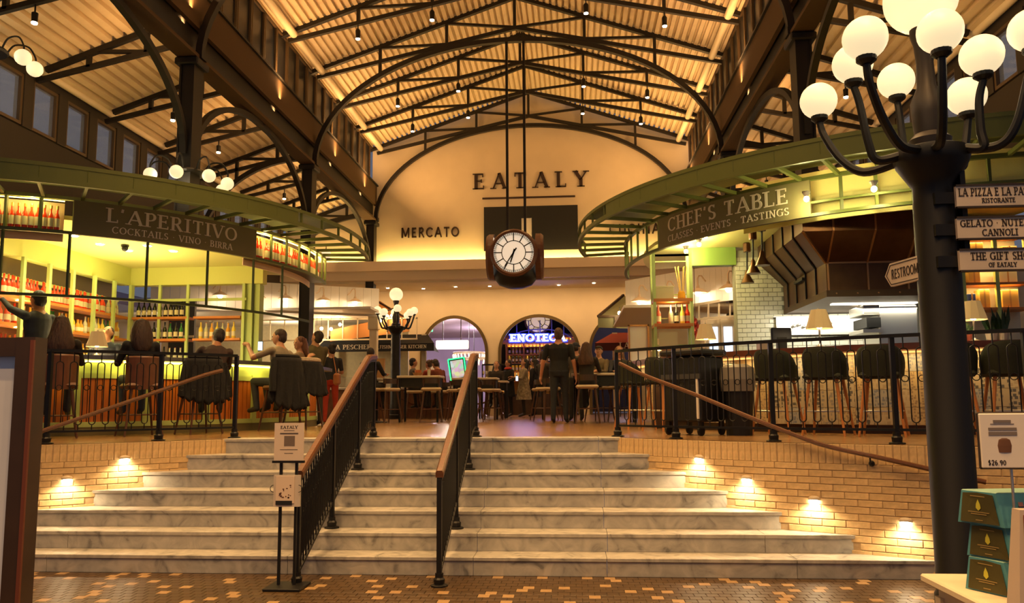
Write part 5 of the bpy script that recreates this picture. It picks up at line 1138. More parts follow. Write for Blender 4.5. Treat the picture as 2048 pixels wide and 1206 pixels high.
# column globe clusters
def globe_cluster(c, z, label, arms, r=.105):
    t = thing('globe_sconce', label, 'lamp', (c[0], c[1], z))
    mk('collar', MB().lathe([(.27, -.03), (.29, 0), (.27, .03)], 16, (c[0], c[1], z+.2)), iron, t)
    for a in arms:
        d = Vector((math.cos(a), math.sin(a), 0)); p0 = Vector((c[0], c[1], z+.2))+d*.25
        pts = smooth_curve([p0, p0+d*.10+V(0, 0, .16), p0+d*.28+V(0, 0, .17), p0+d*.38+V(0, 0, .02), p0+d*.38+V(0, 0, -.06)], 5); ar = mk('arm', MB().tube(pts, .014, 6), iron, t)
        g = p0+d*.38+V(0, 0, -.16); mk('globe', MB().sphere(g, r, 16, 10), globe, ar, smooth=True)
    lamp('POINT', (c[0], c[1]-.5, z), 14, (1, .78, .46), .2, parent=t)
globe_cluster((-6.25, 12.38), 5.14, 'cluster of white globes around the column in the bottle bar', [2*PI*i/8+.2 for i in range(8)])
globe_cluster((-8.78, 11.0), 6.72, 'cluster of white globes high beside the aisle windows', [-.9, -.1, .6, -1.8], .12)
globe_cluster((3.65, 18.38), 5.0, 'cluster of white globes around the column behind the kitchen', [2*PI*i/6+.2 for i in range(6)])
for (u, v, Y) in ((652, 509, 18.4),):
    p = onY(u, v, Y); t = thing('globe_pendant', 'single white globe behind the end of the bottle canopy', 'lamp', tuple(p)); mk('globe', MB().sphere(p, .12, 16, 10), globe, t, smooth=True); mk('bracket', MB().tube([p+V(0, 0, .11), p+V(0, 0, .2), p+V(-.2, 0, .24), p+V(-.45, 0, .2)], .015, 6), iron, t)
# ---- soffit downlights
first = True; sd = thing('soffit_downlight', 'tiny round downlight in the cream soffit', 'light', (0, 0, 0), 'soffit downlights'); mk('ring', MB().lathe([(.06, -.01), (.07, 0)], 12), white, sd); mk('lens', MB().lathe([(.045, -.018), (.05, -.006)], 12), bulb, sd)
for x in [-7.0, -5.9, -4.8, -3.7, -2.6, -1.5, -.4, .7, 1.8, 2.9]:
    if first: sd.location = (x, 25.2, 5.268); first = False
    else: copy_tree(sd, (x, 25.2+.3*random.choice((-1, 0, 1)), 5.268))
    lamp('SPOT', (x, 24.75, 5.24), 78, (1, .56, .22), .12, aim=(x, 25.95, 3.6), spot=2.5, blend=1.0)
# ---- tables and stools in the middle
seatp = mat('pale_seat_ply', (.52, .40, .24), .5); tabm = mat('pale_stone_table', (.62, .52, .38), .4)
stB = make_stool('bar_stool', 'pale seated bar stool with dark legs', 'stool', seatp, darkwood, legd, .70, 'low')
def tablet(x, y, r, label, h=.98, sq=None, boardm=None):
    t = thing('high_table', label, 'table', (x, y, ZU))
    if sq: mk('table_top', MB().box((x, y, ZU+h), (sq[0], sq[1], .05), bev=.01), boardm or tabm, t); legs = [(x+sx*(sq[0]/2-.06), y+sy*(sq[1]/2-.06)) for sx in (-1, 1) for sy in (-1, 1)]; [mk('leg', MB().tube([(a_, b_, ZU+h-.02), (a_, b_, ZU)], .025, 8), iron, t) for a_, b_ in legs]; mk('apron', MB().box((x, y, ZU+h-.12), (sq[0]-.1, sq[1]-.1, .2)), black, t)
    else:
        mk('table_top', MB().lathe([(r-.01, h-.02), (r, h), (r, h+.02), (r-.01, h+.03)], 24, (x, y, ZU)), tabm, t); mk('column', MB().tube([(x, y, ZU+.02), (x, y, ZU+h)], .035, 8), iron, t); mk('foot', MB().lathe([(.24, 0), (.24, .015), (.05, .04)], 16, (x, y, ZU)), iron, t)
    return t
tablet(-3.35, 17.6, .42, 'round high table with a napkin basket near the casino arch', sq=(.95, .7)); tablet(-2.35, 19.4, .42, 'high table with a green bottle by the slot machine', sq=(1.1, .7)); tablet(-4.25, 17.2, .34, 'small round high table with a paper bag by the stair rail', .92)
tablet(-2.1, 21.2, .38, 'small high table under the woman on her phone', .95, sq=(.8, .6)); tablet(.62, 16.2, .5, 'long dark high table beside the standing man', .95, sq=(1.3, .6)); tablet(-.35, 19.8, .4, 'high table behind the standing man', .95, sq=(.9, .6))
SB = [(-3.95, 16.9, .9, 'pale seated bar stool turned beside the napkin basket table'), (-3.0, 16.9, .2, 'pale seated bar stool pushed under the napkin basket table'), (-4.75, 18.2, -.6, 'pale seated bar stool against the fish counter'), (-2.75, 18.9, .3, 'pale seated bar stool by the green bottle table'), (-1.95, 18.8, -.3, 'pale seated bar stool beside the slot machine'), (-2.05, 20.6, 0, 'pale seated bar stool before the phone table'), (-2.25, 17.4, .5, 'pale seated bar stool half behind the stair rail'), (-.55, 17.6, .6, 'pale seated bar stool beside the standing man in black'), (.27, 15.55, 0, 'pale seated bar stool tucked at the long dark table'), (.95, 16.9, 3.1, 'pale seated bar stool at the far end of the long dark table'), (-4.28, 16.72, -.2, 'pale seated bar stool under the person by the paper bag'), (.55, 17.0, 2.6, 'pale seated bar stool under the person in the olive cap'), (onY(1088, 800, 18.6).x, 18.6, -.8, 'pale seated bar stool under the person behind the one in black'), (onY(993, 800, 21.9).x, 21.9, PI, 'pale seated bar stool behind the phone table'), (onY(884, 800, 20.4).x, 20.4, .9, 'pale seated bar stool under the person in rust red'), (onY(826, 800, 20.5).x, 20.5, -1.2, 'pale seated bar stool under the person in grey'), (onY(857, 800, 21.1).x, 21.1, 1.2, 'pale seated bar stool under the person in red')]
for i, (x, y, r, lb) in enumerate(SB):
    o = stB if i == 0 else copy_tree(stB); o.location = (x, y, ZU); o.rotation_euler[2] = r; o['label'] = lb; o['group'] = 'pale seated stools in the hall'
kb = thing('paper_bag', 'brown paper bag on the small round high table', 'bag', (-4.2, 17.2, ZU+.95)); mk('bag', MB().hexa([(-4.33, 17.1, ZU+.95), (-4.09, 17.1, ZU+.95), (-4.09, 17.26, ZU+.95), (-4.33, 17.26, ZU+.95), (-4.35, 17.14, ZU+1.37), (-4.07, 17.14, ZU+1.37), (-4.07, 17.22, ZU+1.37), (-4.35, 17.22, ZU+1.37)]), mat('kraft_paper', (.45, .25, .10), .8), kb); mk('fold', MB().box((-4.21, 17.18, ZU+1.37), (.29, .09, .02)), mat('kraft_paper', (.45, .25, .10), .8), kb)
nbk = thing('napkin_basket', 'small basket of orange napkins on the high table', 'basket', (-3.4, 17.5, ZU+1.0)); mk('basket', MB().lathe([(.09, 0), (.12, .07)], 12, (-3.4, 17.5, ZU+1.005)), oak, nbk); mk('napkin', MB().box((-3.4, 17.5, ZU+1.09), (.14, .05, .09), rz=.4), orangeP, nbk)
tb_ = put('bottle', BM['green'], None, 'green water bottle on the table by the slot machine', 'bottle', loc=(-2.45, 19.3, ZU+1.01))
wg = thing('water_glass', 'clear water glass on the high table', 'glass', (-3.15, 17.45, ZU+1.0)); mk('glass', MB().lathe([(.03, 0), (.038, .13)], 12, (-3.15, 17.45, ZU+1.006)), clrg, wg); mk('straw', MB().tube([(-3.15, 17.45, ZU+1.03), (-3.12, 17.45, ZU+1.2)], .004, 5), white, wg)
# ---- slot machine
neon = emat('green_neon', (.02, .9, .2), 2.6); sx_, sy_ = -2.22, 26.9
a, b = onY(898, 718, 22.6), onY(932, 758, 22.6); xc = (a.x+b.x)/2
sm = thing('slot_machine', 'slot machine with green neon frame and bright screen', 'slot machine', (xc, 22.7, ZU))
mk('cabinet', MB().box((xc+.05, 22.95, 1.75), (.56, .5, 1.2), bev=.03), black, sm)
Mt = Matrix.Translation(((a.x+b.x)/2, 22.6, (a.z+b.z)/2)) @ Matrix.Rotation(-.14, 4, 'Y')
mk('screen_housing', MB().box((0, .06, 0), (.5, .1, .62), bev=.02), black, sm, M=Mt)
scr = mat('slot_screen', (.05, .05, .05), .3, emit=(1, 1, 1), estr=.8); nt = scr.node_tree; vn = nt.nodes.new('ShaderNodeTexVoronoi'); vn.inputs['Scale'].default_value = 9; tcn = nt.nodes.new('ShaderNodeTexCoord'); nt.links.new(tcn.outputs['Object'], vn.inputs['Vector']); mixn = nt.nodes.new('ShaderNodeMix'); mixn.data_type = 'RGBA'; mixn.blend_type = 'MIX'; mixn.inputs['Factor'].default_value = .55; nt.links.new(vn.outputs['Color'], mixn.inputs['A']); mixn.inputs['B'].default_value = (1, .9, .75, 1); nt.links.new(mixn.outputs['Result'], nt.nodes['Principled BSDF'].inputs['Emission Color'])
mk('screen', MB().box((0, 0, 0), (.36, .012, .5)), scr, sm, M=Mt)
for x in (-.225, .225): mk('neon_side', MB().tube([(x, -.02, -.3), (x*1.02, -.02, .3)], .018, 6), neon, sm, M=Mt)
mk('neon_top', MB().tube([(-.225, -.02, .3), (.225, -.02, .3)], .018, 6), neon, sm, M=Mt)
for z in (1.95, 1.85, 1.6): mk('button_light', MB().box((xc+.18, 22.68, z), (.05, .02, .06)), neon if z != 1.85 else emat('violet_led', (.4, .3, 1), 6), sm)
mk('button_deck', MB().box((xc+.05, 22.6, 2.02), (.5, .25, .06), bev=.01), black, sm)
# ---- illuminated hanging sign and chandelier in the casino
a, b = onY(872, 681, 28.5), onY(937, 698, 28.5); hs = thing('lightbox_sign', 'white glowing lightbox hung on two rods behind the arch', 'sign', ((a.x+b.x)/2, 28.5, b.z))
mk('box', MB().box(((a.x+b.x)/2, 28.5, (a.z+b.z)/2), (b.x-a.x, .12, a.z-b.z), bev=.03), emat('lightbox_white', (1, .94, .82), 1.6), hs)
for u in (886, 922): p = onY(u, 682, 28.5); mk('rod', MB().bar(p, (p.x, 28.5, 5.15), .03), darkwood, hs)
for k, (u, v, w) in enumerate(((938, 712, .62), (948, 724, .8))):
    c = onY(u, v, 31); t = thing('chandelier', ['upper crystal ring chandelier glowing in the casino', 'lower crystal ring chandelier glowing in the casino'][k], 'chandelier', tuple(c))
    mk('ring', MB().tube([(c.x+w*math.cos(2*PI*i/24), c.y+w*math.sin(2*PI*i/24), c.z+.12) for i in range(24)], .03, 6, closed=True), silver, t)
    for i in range(26): an = 2*PI*i/26; mk('crystal', MB().lathe([(.008, -.09), (.028, 0), (.02, .06)], 6, (c.x+w*math.cos(an), c.y+w*math.sin(an), c.z)), emat('crystal_glow', (1, .72, .42), 1.8), t)
    mk('stem', MB().tube([(c.x, c.y, c.z+.12), (c.x, c.y, 5.15)], .012, 6), iron, t); mk('spoke', MB().bar((c.x-w, c.y, c.z+.12), (c.x+w, c.y, c.z+.12), .02), silver, t)
gc = thing('green_signal', 'green glowing corner sign inside the casino arch', 'sign', tuple(onY(855, 655, 27.5))); p = onY(856, 655, 27.5); mk('panel', MB().box(p, (.35, .06, .3), bev=.02), emat('green_sign_glow', (.1, .8, .4), 1.6), gc); mk('hanger', MB().bar(p+V(0, 0, .15), (p.x, p.y, 5.15), .03), iron, gc)
mb_ = thing('notice_easel', 'cream notice board in a brown frame inside the casino arch', 'sign', tuple(onY(864, 745, 26.8))); a, b = onY(851, 727, 26.8), onY(877, 750, 26.8); mk('board', MB().box(((a.x+b.x)/2, 26.8, (a.z+b.z)/2), (b.x-a.x, .03, a.z-b.z)), white, mb_); mk('frame', MB().box(((a.x+b.x)/2, 26.83, (a.z+b.z)/2), (b.x-a.x+.06, .03, a.z-b.z+.06)), darkwood, mb_); mk('stand', MB().bar(((a.x+b.x)/2, 26.84, b.z), ((a.x+b.x)/2, 26.84, ZU), .05), darkwood, mb_)
# ---- wine shop
YS = 27.2
en = thing('neon_sign', 'blue-white neon sign reading ENOTECA in the wine shop arch', 'sign', (-1.1, 26.4, 3.55))
x0, x1, z0 = onY(1021, 682, 26.4).x, onY(1131, 682, 26.4).x, onY(1075, 683, 26.4).z
out, w = text_polys('ENOTECA', .25, space=.12, T=.27, t=.17, ser=1.0); kx = (x1-x0)/w; nb_ = emat('blue_white_neon', (.66, .74, 1.0), 1.5); hal = emat('deep_blue_neon_halo', (.03, .06, 1.0), 2.2)
for ch, ps in out:
    mb = MB(); mh = MB()
    for q in ps: mb.prism([(x0+a_*kx, z0+b_) for a_, b_ in q], on_wall(26.4), 0, .05)
    for q in ps:
        cx_, cy_ = sum(a_ for a_, _ in q)/len(q), sum(b_ for _, b_ in q)/len(q); mh.prism([(x0+(a_+(.022 if a_ > cx_ else -.022))*kx, z0+b_+(.022 if b_ > cy_ else -.022)) for a_, b_ in q], on_wall(26.42), 0, .01)
    l_ = mk('letter', mb, nb_, en); mk('halo_edge', mh, hal, l_)
mk('mounting_rail', MB().box((-1.1, 26.5, z0-.04), (2.4, .06, .06)), ow, en); lamp('AREA', (-1.1, 26.3, z0+.12), 12, (.35, .4, 1), sx=1.8, sy=.2, aim=(-1.1, 20, 2.2))
wr = thing('wine_rack', 'wide lit timber wine rack full of bottles in the wine shop', 'shelving', (-1.1, YS, ZU)); zsh = [onY(1060, v, YS).z for v in (762, 743, 726, 709, 694)]
for z in zsh: mk('shelf', MB().box((-1.1, YS+.12, z), (2.3, .32, .035)), ow, wr)
for x in (-2.24, -1.65, -1.1, -.5, .06): mk('upright', MB().box((x, YS, (zsh[0]+zsh[-1])/2+.1), (.05, .06, zsh[-1]-zsh[0]+.35)), ow, wr)
mk('back_panel', MB().box((-1.1, YS+.3, 2.6), (2.4, .03, 2.6)), mat('amber_back_panel', (.50, .28, .08), .6), wr); mk('base', MB().box((-1.1, YS+.1, 1.5), (2.3, .35, .7)), darkwood, wr); mk('top_board', MB().box((-1.1, YS+.1, zsh[-1]+.33), (2.4, .36, .05)), ow, wr)
for z in zsh: lamp('AREA', (-1.1, YS+.05, z+.28), 7, (1, .68, .25), sx=2.2, sy=.05, aim=(-1.1, YS+.2, z))
for k, z in enumerate(zsh):
    for i in range(18): put('bottle', BM[('dark', 'yellow', 'dark', 'yellow', 'yellow')[k] if i % 5 else ('red', 'green', 'yellow', 'dark', 'amber')[k]], None, 'wine bottle on the lit rack in the wine shop', 'bottle', 'bottles in the wine shop rack', loc=(-2.15+i*.123, YS+.1, z+.018))
wc = thing('fanlight_clock', 'round skeleton clock set in the fanlight over the neon sign', 'clock', (-1.1, 26.75, 4.1)); p = onY(1076, 641, 26.75)
mk('dial', MB().lathe([(.42, 0), (.42, .03)], 28, (p.x, 26.75, p.z), axis='y'), mat('amber_dial', (.72, .55, .36), .5, emit=(1, .7, .42), estr=.5), wc); mk('rim', MB().tube([(p.x+.43*math.cos(2*PI*i/28), 26.74, p.z+.43*math.sin(2*PI*i/28)) for i in range(28)], .035, 6, closed=True), clockwood, wc)
mk('inner_ring', MB().tube([(p.x+.24*math.cos(2*PI*i/24), 26.73, p.z+.24*math.sin(2*PI*i/24)) for i in range(24)], .012, 5, closed=True), black, wc)
for i in range(12): an = 2*PI*i/12; mk('hour_bar', MB().bar((p.x+.24*math.cos(an), 26.73, p.z+.24*math.sin(an)), (p.x+.42*math.cos(an), 26.73, p.z+.42*math.sin(an)), .018), black, wc)
mk('hand', MB().bar((p.x, 26.72, p.z), (p.x+.16, 26.72, p.z-.2), .02), black, wc)
fl = thing('fanlight', 'grey glazing bars filling the wine shop arch head', 'fanlight', (-1.1, 26.7, 3.6))
for x in (-1.85, -1.45, -1.07, -.68, -.28): mk('mullion', MB().bar((x, 26.7, 3.62), (x, 26.7, 4.3), .035), mat('grey_glazing_bar', (.22, .22, .24), .5), fl)
mk('arc_bar', MB().tube([(-1.08+1.1*math.cos(PI*i/16), 26.7, 3.55+.45*math.sin(PI*i/16)) for i in range(17)], .02, 6), MATS['grey_glazing_bar'], fl); mk('transom', MB().bar((-2.36, 26.68, 3.6), (.2, 26.68, 3.6), .07), ow, fl)
# glasses rack between the arches
gk = thing('glass_rack', 'dark rack of hanging wine glasses beside the wine shop arch', 'rack', (-2.45, 25.6, 2.2)); mk('top_bar', MB().bar((-2.9, 25.7, 2.78), (-.3, 25.7, 2.78), .05), iron, gk)
for z in (2.35, 2.05): mk('shelf', MB().box((-2.6, 25.7, z), (.6, .25, .03)), darkwood, gk)
for x in (-2.9, -2.3): mk('post', MB().bar((x, 25.7, ZU), (x, 25.7, 2.78), .035), iron, gk)
for i in range(12): x = -2.86+(i % 6)*.1; z = 2.37 if i < 6 else 2.07; t = mk('wine_glass', MB().lathe([(.028, 0), (.006, .01), (.006, .08), (.03, .12), (.034, .17), (.028, .21)], 10, (x, 25.68, z)), clrg, label='clear wine glass on the dark rack by the arch', cat='glass', group='glasses on the dark rack')
# ---- red awning and green-lined awning beyond the menu easel
YR = 22.5; rdm = mat('red_canvas', (.26, .035, .018), .8); a, b = onY(1190, 702, YR), onY(1320, 702, YR); zl = a.z; zh = onY(1190, 686, YR).z; zt = onY(1240, 660, YR).z
ra = thing('red_awning', 'dark red awning lettered LA beyond the menu easel', 'awning', ((a.x+b.x)/2, YR, zl)); mk('valance', MB().box(((a.x+b.x)/2, YR, (zl+zh)/2), (b.x-a.x, .03, zh-zl)), mat('maroon_canvas', (.085, .012, .012), .8), ra)
mk('slope', MB().hexa([(a.x, YR, zh-.02), (b.x, YR, zh-.02), (b.x, YR+.9, zt-.02), (a.x+.55, YR+.9, zt-.02), (a.x, YR, zh), (b.x, YR, zh), (b.x, YR+.9, zt), (a.x+.55, YR+.9, zt)]), rdm, ra); mb = MB(); lettering(mb, 'LA', .17, on_wall(YR-.016), onY(1239, 700, YR).x, zl+.06, 0, .004, T=.19, t=.09); mk('lettering', mb, letter, ra)
for x in (a.x+.6, b.x-.2): mk('support_post', MB().box((x, YR+.85, (ZU+zt)/2), (.14, .1, zt-ZU)), cream, ra)
YG = 21.6; gv = mat('olive_lined_canvas', (.20, .19, .09), .8); ga = thing('olive_awning', 'olive lined awning with a spot bulb beside the cream arch', 'awning', tuple(onY(1225, 650, YG)))
A_, B_, C2_, D2_ = onY(1196, 655, YG), onY(1258, 657, YG), onY(1258, 633, YG), onY(1196, 633, YG); mk('front_board', MB().hexa([A_, B_, B_+V(0, .05, 0), A_+V(0, .05, 0), D2_, C2_, C2_+V(0, .05, 0), D2_+V(0, .05, 0)]), gv, ga)
p2, p3 = onY(1247, 590, YG+1.0), onY(1262, 600, YG+1.0); mk('roof_board', MB().add([D2_, C2_, p3, p2], [(0, 1, 2, 3)]), gv, ga); mk('edge_rafter', MB().bar(D2_, p2, .06), darkwood, ga); mk('rail', MB().bar(D2_, C2_, .06), fr, ga); mk('divider', MB().bar(onY(1231, 655, YG-.03), onY(1231, 633, YG-.03), .05), fr, ga)
p = onY(1239, 626, YG-.2); t = thing('pendant_bulb', 'bare glowing bulb hung by the olive awning', 'light', tuple(p)); mk('globe', MB().sphere(p, .05, 10, 8), bulb, t); mk('cord', MB().tube([p+V(0, 0, .04), p+V(0, 0, .16), (p.x, YG+.02, C2_.z-.02)], .01, 5), black, t); lamp('POINT', (p.x, p.y-.08, p.z), 12, (1, .7, .35), .05)
# ---- white fascia with goosenecks behind the kitchen
Yk = 17.0; fk = thing('stall_fascia', 'white fascia board with gooseneck lamps behind the green shelf tower', 'fascia', (2.4, Yk, 3.5))
fa, fb = onY(1252, 622, Yk+1.2), onY(1470, 600, Yk-1.0); fz0 = 3.55
def FK(t, z, o=0): return Vector((fa.x+(fb.x-fa.x)*t, fa.y+(fb.y-fa.y)*t+o, z))
for i in range(20): t0, t1 = i/20, (i+.97)/20; mk('board', MB().hexa([FK(t0, fz0), FK(t1, fz0), FK(t1, fz0, .06), FK(t0, fz0, .06), FK(t0, fz0+.75), FK(t1, fz0+.75), FK(t1, fz0+.75, .06), FK(t0, fz0+.75, .06)]), white, fk)
for u, v in ((1279, 603), (1335, 596), (1396, 586), (1457, 578)):
    q = FK((u-1252)/(1470-1252), 0, -.34); p = onY(u, v, q.y); gooseneck(tuple(p), -1, 'cream gooseneck lamp on the fascia behind the kitchen', 'gooseneck lamps behind the kitchen')
mk('ceiling_pasta_stall', MB().box((4.6, 19.2, fz0+.02), (7.0, 4.4, .06)), white, kind='structure', label='flat white ceiling behind the kitchen')
mk('wall_pasta_stall', MB().box((5.0, 21.4, 2.4), (6.4, .1, 2.6)), mat('warm_stall_wall', (.62, .46, .26), .7, noise=.2, nscale=2), kind='structure', label='warm plaster wall behind the kitchen stall')
fdm = thing('fridge_cabinet', 'cream double-door cabinet with bright glass panes behind the counter', 'cabinet', tuple(onY(1440, 760, 16.5))); a, b = onY(1408, 634, 16.5), onY(1475, 720, 16.5); xm = (a.x+b.x)/2
mk('body', MB().box((xm, 16.75, (a.z+ZU)/2), (b.x-a.x, .45, a.z-ZU)), cream, fdm); icy = emat('icy_display_glow', (.55, .70, .95), 1.6)
for x0_, x1_ in ((a.x+.04, xm-.01), (xm+.01, b.x-.04)): d_ = mk('door', MB().box(((x0_+x1_)/2, 16.5, (a.z+ZU)/2), (x1_-x0_, .05, a.z-ZU-.1), bev=.01), cream, fdm); mk('pane', MB().box(((x0_+x1_)/2, 16.47, a.z-.52), ((x1_-x0_)*.62, .02, .62)), icy, d_); mk('handle', MB().tube([(x1_-.03 if x0_ < xm-.1 else x0_+.03, 16.45, 2.0), (x1_-.03 if x0_ < xm-.1 else x0_+.03, 16.45, 2.3)], .012, 6), silver, d_)
g2 = thing('glazing_grid', 'slim cream glazing grid above the white double doors', 'screen', tuple(onY(1430, 620, 16.3)))
a, b = onY(1382, 611, 16.3), onY(1470, 597, 16.3); mk('rail', MB().bar(a, b, .05), cream, g2); mk('rail', MB().bar(onY(1382, 640, 16.3), onY(1470, 632, 16.3), .04), cream, g2)
for u in (1398, 1417, 1438, 1460): mk('mullion', MB().bar(onY(u, 607, 16.3), onY(u, 636, 16.3), .03), cream, g2)
for x, y, z, p in ((-8.3, 22.6, 3.5, 60), (4.2, 19, 3.3, 60), (-10.5, 20, 3.5, 40)): lamp('POINT', (x, y, z), p, (1, .76, .45), .2)
dp = thing('dark_doorway', 'dark framed doorway panel behind the bottle bar', 'door', tuple(onY(365, 760, 17.0))); a, b = onY(342, 600, 17), onY(386, 760, 17); mk('leaf_panel', MB().box(((a.x+b.x)/2, 17, (a.z+ZU)/2), (b.x-a.x, .08, a.z-ZU)), mat('charcoal_door', (.03, .026, .022), .5), dp); mk('jamb', MB().box((a.x-.08, 17, (a.z+ZU)/2), (.14, .12, a.z-ZU)), cream, dp); mk('cross_bar', MB().box(((a.x+b.x)/2, 16.95, 3.05), (b.x-a.x, .03, .05)), cream, dp)
# ================================================================ FOREGROUND: lamp post, signs, stands
LPY = 5.0; lb = onY(1869, 600, LPY); LX = onY(1862, 310, LPY).x; HCOL = onY(1862, 312, LPY).z
GL = [(1637, 202, 5.43), (1705, 128, 4.98), (1730, 77, 4.44), (1880, 63, 4.44), (1963, 111, 4.77), (1792, 162, 5.55), (1933, 193, 5.25), (2062, 60, 4.62)]
arms = []
for u, v, Y in GL: g = onY(u, v, Y); arms.append((g.x-LX, g.y-LPY, g.z-HCOL))
street_lamp((LX, LPY, 0), 1.0, 'tall black street lamp with nine globes carrying finger signs', arms, .22, HCOL, .122, 18, r_post=.124)
paper = mat('cream_sign_board', (.66, .54, .42), .6); ink = mat('dark_sign_ink', (.035, .022, .016), .6)
def finger_sign(label, u0, v0, u1, v1, Y, lines):
    a, b = onY(u0, v0, Y), onY(u1, v1, Y); zc = (a.z+b.z)/2; xc = (a.x+b.x)/2; w, h = b.x-a.x, a.z-b.z; fn = lambda s, t, d: (xc+s, Y-.012-d, zc+t)
    t = thing('finger_sign', label, 'sign', (xc, Y, b.z), 'finger signs on the street lamp'); mk('board', MB().box((xc, Y, zc), (w, .024, h)), paper, t)
    for z in (-1, 1): mk('border', MB().box((xc, Y-.004, zc+z*(h/2-.004)), (w, .03, .010)), ink, t)
    mk('bracket', MB().box((a.x-.045, Y+.03, zc), (.13, .03, h*.5)), iron, t)
    for txt, H, t0, fit in lines: mb = MB(); lettering(mb, txt, H, fn, None, t0, 0, .003, fit=fit, T=.2, t=.10); mk('lettering', mb, ink, t)
PXM = 4.85/1603
finger_sign('cream finger sign reading LA PIZZA E LA PASTA', 1909, 371, 2080, 413, 4.85, [('LA PIZZA E LA PASTA', .048, .0, 148*PXM), ('RISTORANTE', .027, -.042, 62*PXM)])
finger_sign('cream finger sign reading GELATO NUTELLA CANNOLI', 1911, 435, 2084, 477, 4.85, [('GELATO · NUTELLA', .042, .008, 146*PXM), ('CANNOLI', .040, -.048, 66*PXM)])
finger_sign('cream finger sign reading THE GIFT SHOP', 1916, 499, 2090, 541, 4.85, [('THE GIFT SHOP', .046, .0, 118*PXM), ('OF EATALY', .026, -.042, 52*PXM)])
mk('sign_strap', MB().box((LX+.13, 4.93, onY(1900, 430, 4.86).z), (.03, .06, .56)), iron, label='black steel strap holding the finger signs to the lamp post', cat='bracket')
t = thing('finger_sign', 'cream arrow finger sign reading RESTROOMS', 'sign', tuple(onY(1800, 560, 5.2)))
ra_, rb_ = onY(1773, 553, 5.34), onY(1840, 536, 5.0); ex = (rb_-ra_); ex.z = 0; L = ex.length; ex.normalize(); nn = Vector((ex.y, -ex.x, 0))
zc = (ra_.z+rb_.z)/2; fn = lambda s, tt, d: Vector((ra_.x, ra_.y, zc))+ex*s+V(0, 0, tt)+nn*d
mk('board', MB().prism([(0, 0), (.06, -.075), (L, -.075), (L, .075), (.06, .075)], fn, -.012, .012), paper, t)
mb = MB(); lettering(mb, 'RESTROOMS', .062, fn, .075, -.031, .012, .015, ser=0, T=.13, t=.13, fit=.30, space=.1); mk('lettering', mb, ink, t)
mb = MB()
for p, q in (((.02, 0), (.066, -.062)), ((.066, -.062), (L-.01, -.062)), ((.02, 0), (.066, .062)), ((.066, .062), (L-.01, .062))): mb.bar(fn(*p, .013), fn(*q, .013), .004)
mk('border', mb, ink, t); mk('bracket', MB().bar(fn(L-.02, 0, -.02), Vector((LX-.1, LPY, zc)), .04, .06), iron, t)
# --- floor sign stand at the foot of the stair
SYn = 6.92; sp = onY(580, 1177, SYn); st = thing('floor_sign_stand', 'black floor stand with a notice and a leaflet holder', 'sign', (sp.x, SYn, 0))
mk('base_plate', MB().box((sp.x-.02, SYn-.02, .012), (.32, .3, .022), bev=.004), iron, st)
xa, xb = onY(561, 1000, SYn).x, onY(592, 1000, SYn).x; ztop = onY(580, 920, SYn).z
for x in (xa, xb): mk('pole', MB().box((x, SYn, ztop/2+.02), (.022, .022, ztop)), iron, st)
a, b = onY(550, 846, SYn-.02), onY(607, 921, SYn-.02); nm = mk('notice', MB().box(((a.x+b.x)/2, SYn-.02, (a.z+b.z)/2), (b.x-a.x, .012, a.z-b.z)), mat('notice_paper', (.66, .54, .44), .6), st)
mk('lip', MB().box(((a.x+b.x)/2, SYn-.025, b.z-.01), (b.x-a.x+.02, .03, .02)), iron, st)
xc, W_ = (a.x+b.x)/2, b.x-a.x; fn = lambda s, tt, d: (xc+s, SYn-.0265-d, tt); mb = MB(); lettering(mb, 'EATALY', .026, fn, None, a.z-.05, 0, .001, fit=W_*.58, T=.2, t=.1)
for z, w in ((a.z-.066, .36), (a.z-.088, .62), (a.z-.095, .62), (a.z-.23, .6), (a.z-.262, .3)): mb.box((xc, SYn-.027, z), (W_*w, .001, .004))
mk('lettering', mb, ink, nm); mk('printed_block', MB().box((xc+.005, SYn-.027, a.z-.155), (W_*.36, .002, W_*.33)), mat('grey_print_block', (.16, .12, .10), .7), nm)
a, b = onY(549, 950, SYn-.03), onY(600, 1013, SYn-.03); xc, zc = (a.x+b.x)/2, (a.z+b.z)/2; lh = mk('leaflet_holder', MB().box((xc, SYn-.03, zc), (b.x-a.x, .03, a.z-b.z)), mat('clear_acrylic', (.58, .50, .42), .2), st)
mk('leaflet', MB().box((xc-.012, SYn-.048, zc+.01), ((b.x-a.x)*.7, .006, (a.z-b.z)*.86)), mat('leaflet_paper', (.70, .56, .44), .6), lh)
brn = mat('leaflet_brown_print', (.12, .05, .03), .6)
for i in range(16): dx, dz = random.uniform(-.055, .05), random.uniform(-.06, .05); mk('print_mark', MB().box((xc-.012+dx, SYn-.052, zc+dz), (random.uniform(.008, .02), .001, random.uniform(.006, .014))), brn, lh)
mk('print_band', MB().box((xc-.02, SYn-.053, zc-.10), ((b.x-a.x)*.62, .002, .035)), black, lh)
for s in (-1, 1): mk('wire_loop', MB().tube([(xc+s*(.11+.03*math.cos(an)), SYn-.06, zc+.03*math.sin(an)+.02) for an in [PI/2+s*PI*j/8-(PI if s > 0 else 0) for j in range(9)]], .003, 5), iron, lh)
